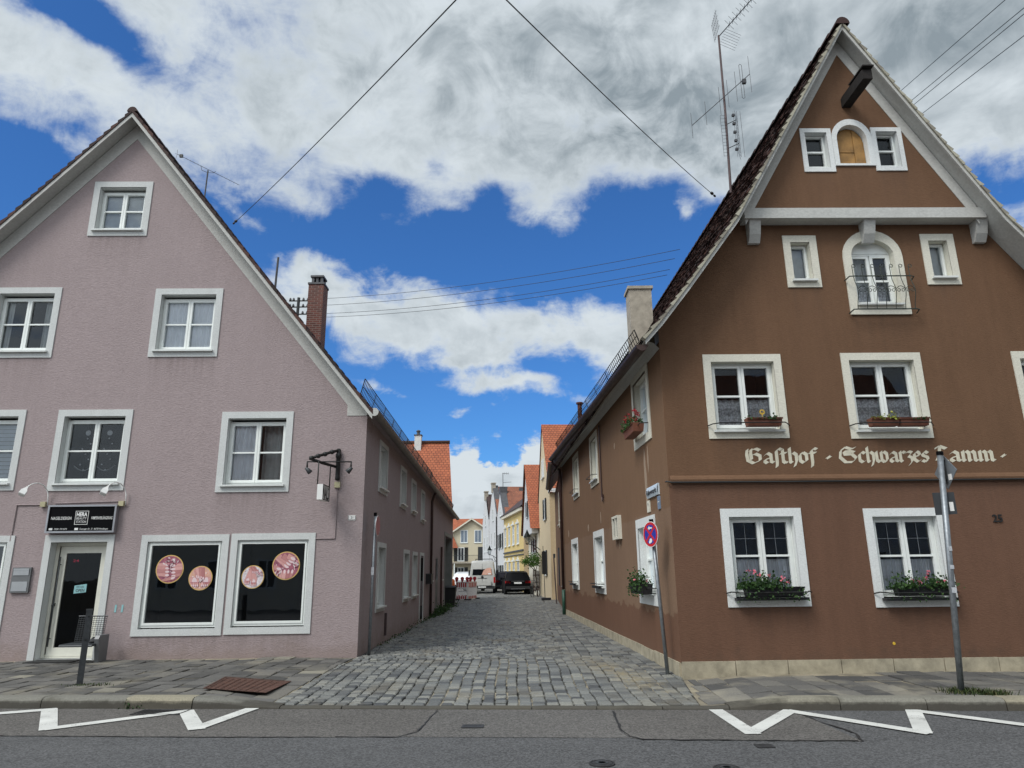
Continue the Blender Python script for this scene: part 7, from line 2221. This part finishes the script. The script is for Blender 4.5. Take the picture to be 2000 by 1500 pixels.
# wall lanterns
def lantern(c, wall_pt, label, s=1.0):
    t = thing('wall_lantern', wall_pt, label, 'lamp', 'old wall lanterns along the lane')
    c = Vector(c); w = Vector(wall_pt); m = MB()
    m.tube([w, w.lerp(c, .5) - Vector((0, 0, .05 * s)), Vector((c.x, c.y, c.z - .32 * s))], .025 * s, 6)
    m.tube([w - Vector((0, 0, .45 * s)), w.lerp(c, .35) - Vector((0, 0, .30 * s)), w.lerp(c, .55) - Vector((0, 0, .08 * s))], .022 * s, 6)
    d = c - w; d.z = 0
    for k in range(2):
        q = w + d * (.25 + .25 * k) - Vector((0, 0, .22 * s)); m.tube([q + (d.normalized() * math.cos(a * .7) + Vector((0, 0, 1)) * math.sin(a * .7)) * (.12 - .011 * a) * s for a in range(9)], .014 * s, 5)
    m.build('bracket', 'lamp_green', t, True)
    m = MB(); m.lathe(c, (0, 0, 1), [(.10 * s, -.30 * s), (.19 * s, .12 * s)], 6); m.build('lantern_glass', 'glass', t)
    m = MB(); m.lathe(c, (0, 0, 1), [(.03 * s, -.38 * s), (.12 * s, -.33 * s), (.12 * s, -.30 * s)], 6)
    m.lathe(c, (0, 0, 1), [(.23 * s, .12 * s), (.21 * s, .17 * s), (.12 * s, .36 * s), (.10 * s, .40 * s), (.06 * s, .48 * s), (.03 * s, .56 * s), (.001, .60 * s)], 10)
    for k in range(6):
        a = math.pi * k / 3; m.tube([c + Vector((.10 * math.cos(a), .10 * math.sin(a), -.30)) * s, c + Vector((.19 * math.cos(a), .19 * math.sin(a), .12)) * s], .012 * s, 4)
    m.build('lantern_cage', 'lamp_green', t)
lantern((.86, 46.6, 3.72), (1.72, 47.6, 3.05), 'old green lantern on a scrolled bracket above the climbing vine', 1.0)
lantern((-2.50, 73.5, 3.70), (-1.70, 73.9, 2.9), 'smaller old lantern on the white gabled houses farther back', 1.0)
# vine tree against the white house
t = thing('climbing_vine', (1.55, 47.2, .1), 'leafy green vine trained in a ball on a thin stem by the jettied house', 'plant')
m = MB(); m.tube([(1.50, 47.3, .1), (1.46, 47.25, .9), (1.38, 47.2, 1.7), (1.15, 47.1, 2.3)], .045, 7, .02); m.tube([(1.38, 47.2, 1.6), (1.5, 47.2, 2.1), (1.55, 47.2, 2.6)], .025, 5); m.tube([(1.36, 47.2, 1.7), (.95, 47.05, 2.1), (.72, 46.9, 2.35)], .022, 5); m.build('stem', 'bark', t)
m = MB()
for k in range(1500):
    c = R.choice(((.95, 2.35, .34, .22), (1.25, 2.55, .34, .25), (1.48, 2.35, .22, .28), (.72, 2.28, .2, .13), (1.2, 2.1, .26, .12)))
    m.leaf((R.gauss(c[0], c[2] * .6), R.gauss(47.0, .28), R.gauss(c[1], c[3] * .62)), .085)
m.build('foliage', 'leaf_vine', t)
# bicycle and stacked shutters below the vine
t = thing('bicycle', (1.4, 46.8, .09), 'dark bicycle leaning at the wall below the vine', 'bicycle')
for c in ((1.12, 46.3, .42), (1.50, 47.2, .42)):
    m = MB(); ax = Vector((.92, -.39, .05)); a = ax.cross(Vector((0, 0, 1))).normalized(); b = ax.cross(a).normalized()
    m.tube([Vector(c) + (a * math.cos(k * .3927) + b * math.sin(k * .3927)) * .33 for k in range(17)], .02, 5)
    for k in range(8): m.tube([Vector(c), Vector(c) + (a * math.cos(k * .785) + b * math.sin(k * .785)) * .32], .004, 3)
    m.build('wheel', 'tyre', t)
m = MB(); r0, r1 = Vector((1.50, 47.2, .42)), Vector((1.12, 46.3, .42)); s0, h0, bb = Vector((1.43, 46.98, .95)), Vector((1.18, 46.42, 1.0)), Vector((1.34, 46.82, .40))
for p, q in ((r0, s0), (r0, bb), (bb, s0), (bb, h0), (s0, h0), (h0, r1)): m.tube([p, q], .016, 5)
m.tube([h0 + Vector((-.2, .1, .1)), h0 + Vector((0, 0, .1)), h0 + Vector((.2, -.1, .1))], .014, 5); m.build('frame', 'dark_steel', t)
m = MB(); m.box(Fr((s0.x, s0.y), (.39, .92)), -.13, .13, -.06, .06, .97, 1.03); m.build('saddle', 'planter_black', t)
t = thing('wooden_gate', (1.45, 47.5, .1), 'dark brown slatted gate leaning open by the vine', 'gate')
F = Fr((1.22, 47.6), (1, .25), (0, -1)); m = MB()
for k in range(7): m.box(F, .0 + .065 * k, .05 + .065 * k, .0, .03, .45, 1.75 + R.uniform(-.05, .05))
m.build('slats', 'shutter_red', t)
m = MB()
for z in (.65, 1.4): m.box(F, -.01, .46, -.03, -.001, z, z + .07)
m.build('rails', 'wood_old', t)
# weeds: tufts at the pole foot and along the mauve wall
def tuft(name, pts, label, n, h, kind=None):
    m = MB()
    for k in range(n):
        x, y, z, s = R.choice(pts); p = Vector((R.gauss(x, s), R.gauss(y, s * .6), z)); a = R.uniform(0, 6.283); hh = h * R.uniform(.4, 1.1)
        d = Vector((math.cos(a), math.sin(a), 0)); w = d.cross(Vector((0, 0, 1))) * .006
        q = p + d * hh * .35 + Vector((0, 0, hh * .7)); e = p + d * hh * .8 + Vector((0, 0, hh))
        m.poly([p - w, p + w, q + w * .7, q - w * .7]); m.poly([q - w * .7, q + w * .7, e])
    return tag(m.build(name, 'grass_blade'), label, 'grass', None, kind)
tuft('grass_tuft', [(5.70, 9.50, .11, .14), (5.9, 9.42, .11, .12), (5.62, 9.62, .11, .08)], 'grass tuft round the foot of the tall sign pole', 700, .07)
tuft('grass_tuft', [(-6.35, 11.0, .115, .10), (-6.1, 11.05, .115, .10)], 'dry weeds at the foot of the steel bollard', 120, .04)
m = MB()
for k in range(1500):
    y = R.choice((R.uniform(16, 37), R.gauss(30, 2.0), R.gauss(28.5, 1.3)))
    z = .10 + abs(R.gauss(0, .07 if y < 27 else .14)) * (1 if y > 20 else .5); m.leaf((-3.04 + abs(R.gauss(0, .10 if y < 26 else .16)), y, z), .04 if y < 26 else .06)
tag(m.build('weeds', 'leaf'), 'green weeds growing along the foot of the mauve lane wall', 'weeds', None, 'stuff')
m = MB()
for k in range(60): m.leaf((R.choice((-5.0, -4.8)) + R.gauss(0, .08), 9.80 + R.gauss(0, .015), abs(R.gauss(.02, .03))), .035)
tag(m.build('weeds', 'leaf'), 'tiny weeds in the left gutter beside the drain grate', 'weeds', None, 'stuff')
# ------------------------------------------------------------ the other side of the street, mirrored in the panes
def mirrored_house(x0, x1, y, eave, ridge_h, wall, label):
    h = thing('house', ((x0 + x1) / 2, y - 4, 0), label, 'house')
    m = MB(); F = Fr((x0, y), (1, 0), (0, 1)); L = x1 - x0
    hs = []
    k = 1.2
    while k < L - 2:
        for z in (1.0, 3.4): hs.append((k, k + 1.1, z, z + 1.4))
        k += 2.4
    m.face(F, rect(0, L, 0, eave), [rect(*q) for q in hs])
    m.poly([F(0, 0, 0), F(0, -8, 0), F(0, -8, eave), F(0, -4, ridge_h), F(0, 0, eave)]); m.poly([F(L, 0, 0), F(L, 0, eave), F(L, -4, ridge_h), F(L, -8, eave), F(L, -8, 0)])
    m.build('wall', wall, h)
    for q in hs:
        w = MB(); w.ring(F, q, (q[0] + .09, q[1] - .09, q[2] + .09, q[3] - .09), -.08, .02); w.box(F, (q[0] + q[1]) / 2 - .04, (q[0] + q[1]) / 2 + .04, -.06, .0, q[2] + .09, q[3] - .09, 'tb'); wi = w.build('window', 'white_trim', h)
        w = MB(); w.poly([F(q[0], -.05, q[2]), F(q[1], -.05, q[2]), F(q[1], -.05, q[3]), F(q[0], -.05, q[3])]); w.build('pane', 'far_glass', wi)
    m = MB(); a, b, c, d = F(-.2, .4, eave - .1), F(L + .2, .4, eave - .1), F(L + .2, -4, ridge_h + .1), F(-.2, -4, ridge_h + .1)
    slope_uv(m, [a, b, c, d], a, (1, 0, 0), d - a); e, f = F(-.2, -8.4, eave - .1), F(L + .2, -8.4, eave - .1); slope_uv(m, [d, c, f, e], e, (1, 0, 0), d - e)
    m.build('roof', 'roof_red_dull', h)
mirrored_house(-18, -4.5, -7.5, 5.6, 11.0, 'pale_render', 'pale house across the street, seen only mirrored in the nail studio panes')
mirrored_house(-4.2, 7.0, -7.0, 6.0, 11.5, 'greige_render', 'greige house across the street, seen only mirrored in the middle panes')
mirrored_house(7.3, 20, -7.5, 5.8, 11.2, 'white_render', 'white house across the street, seen only mirrored in the inn panes')
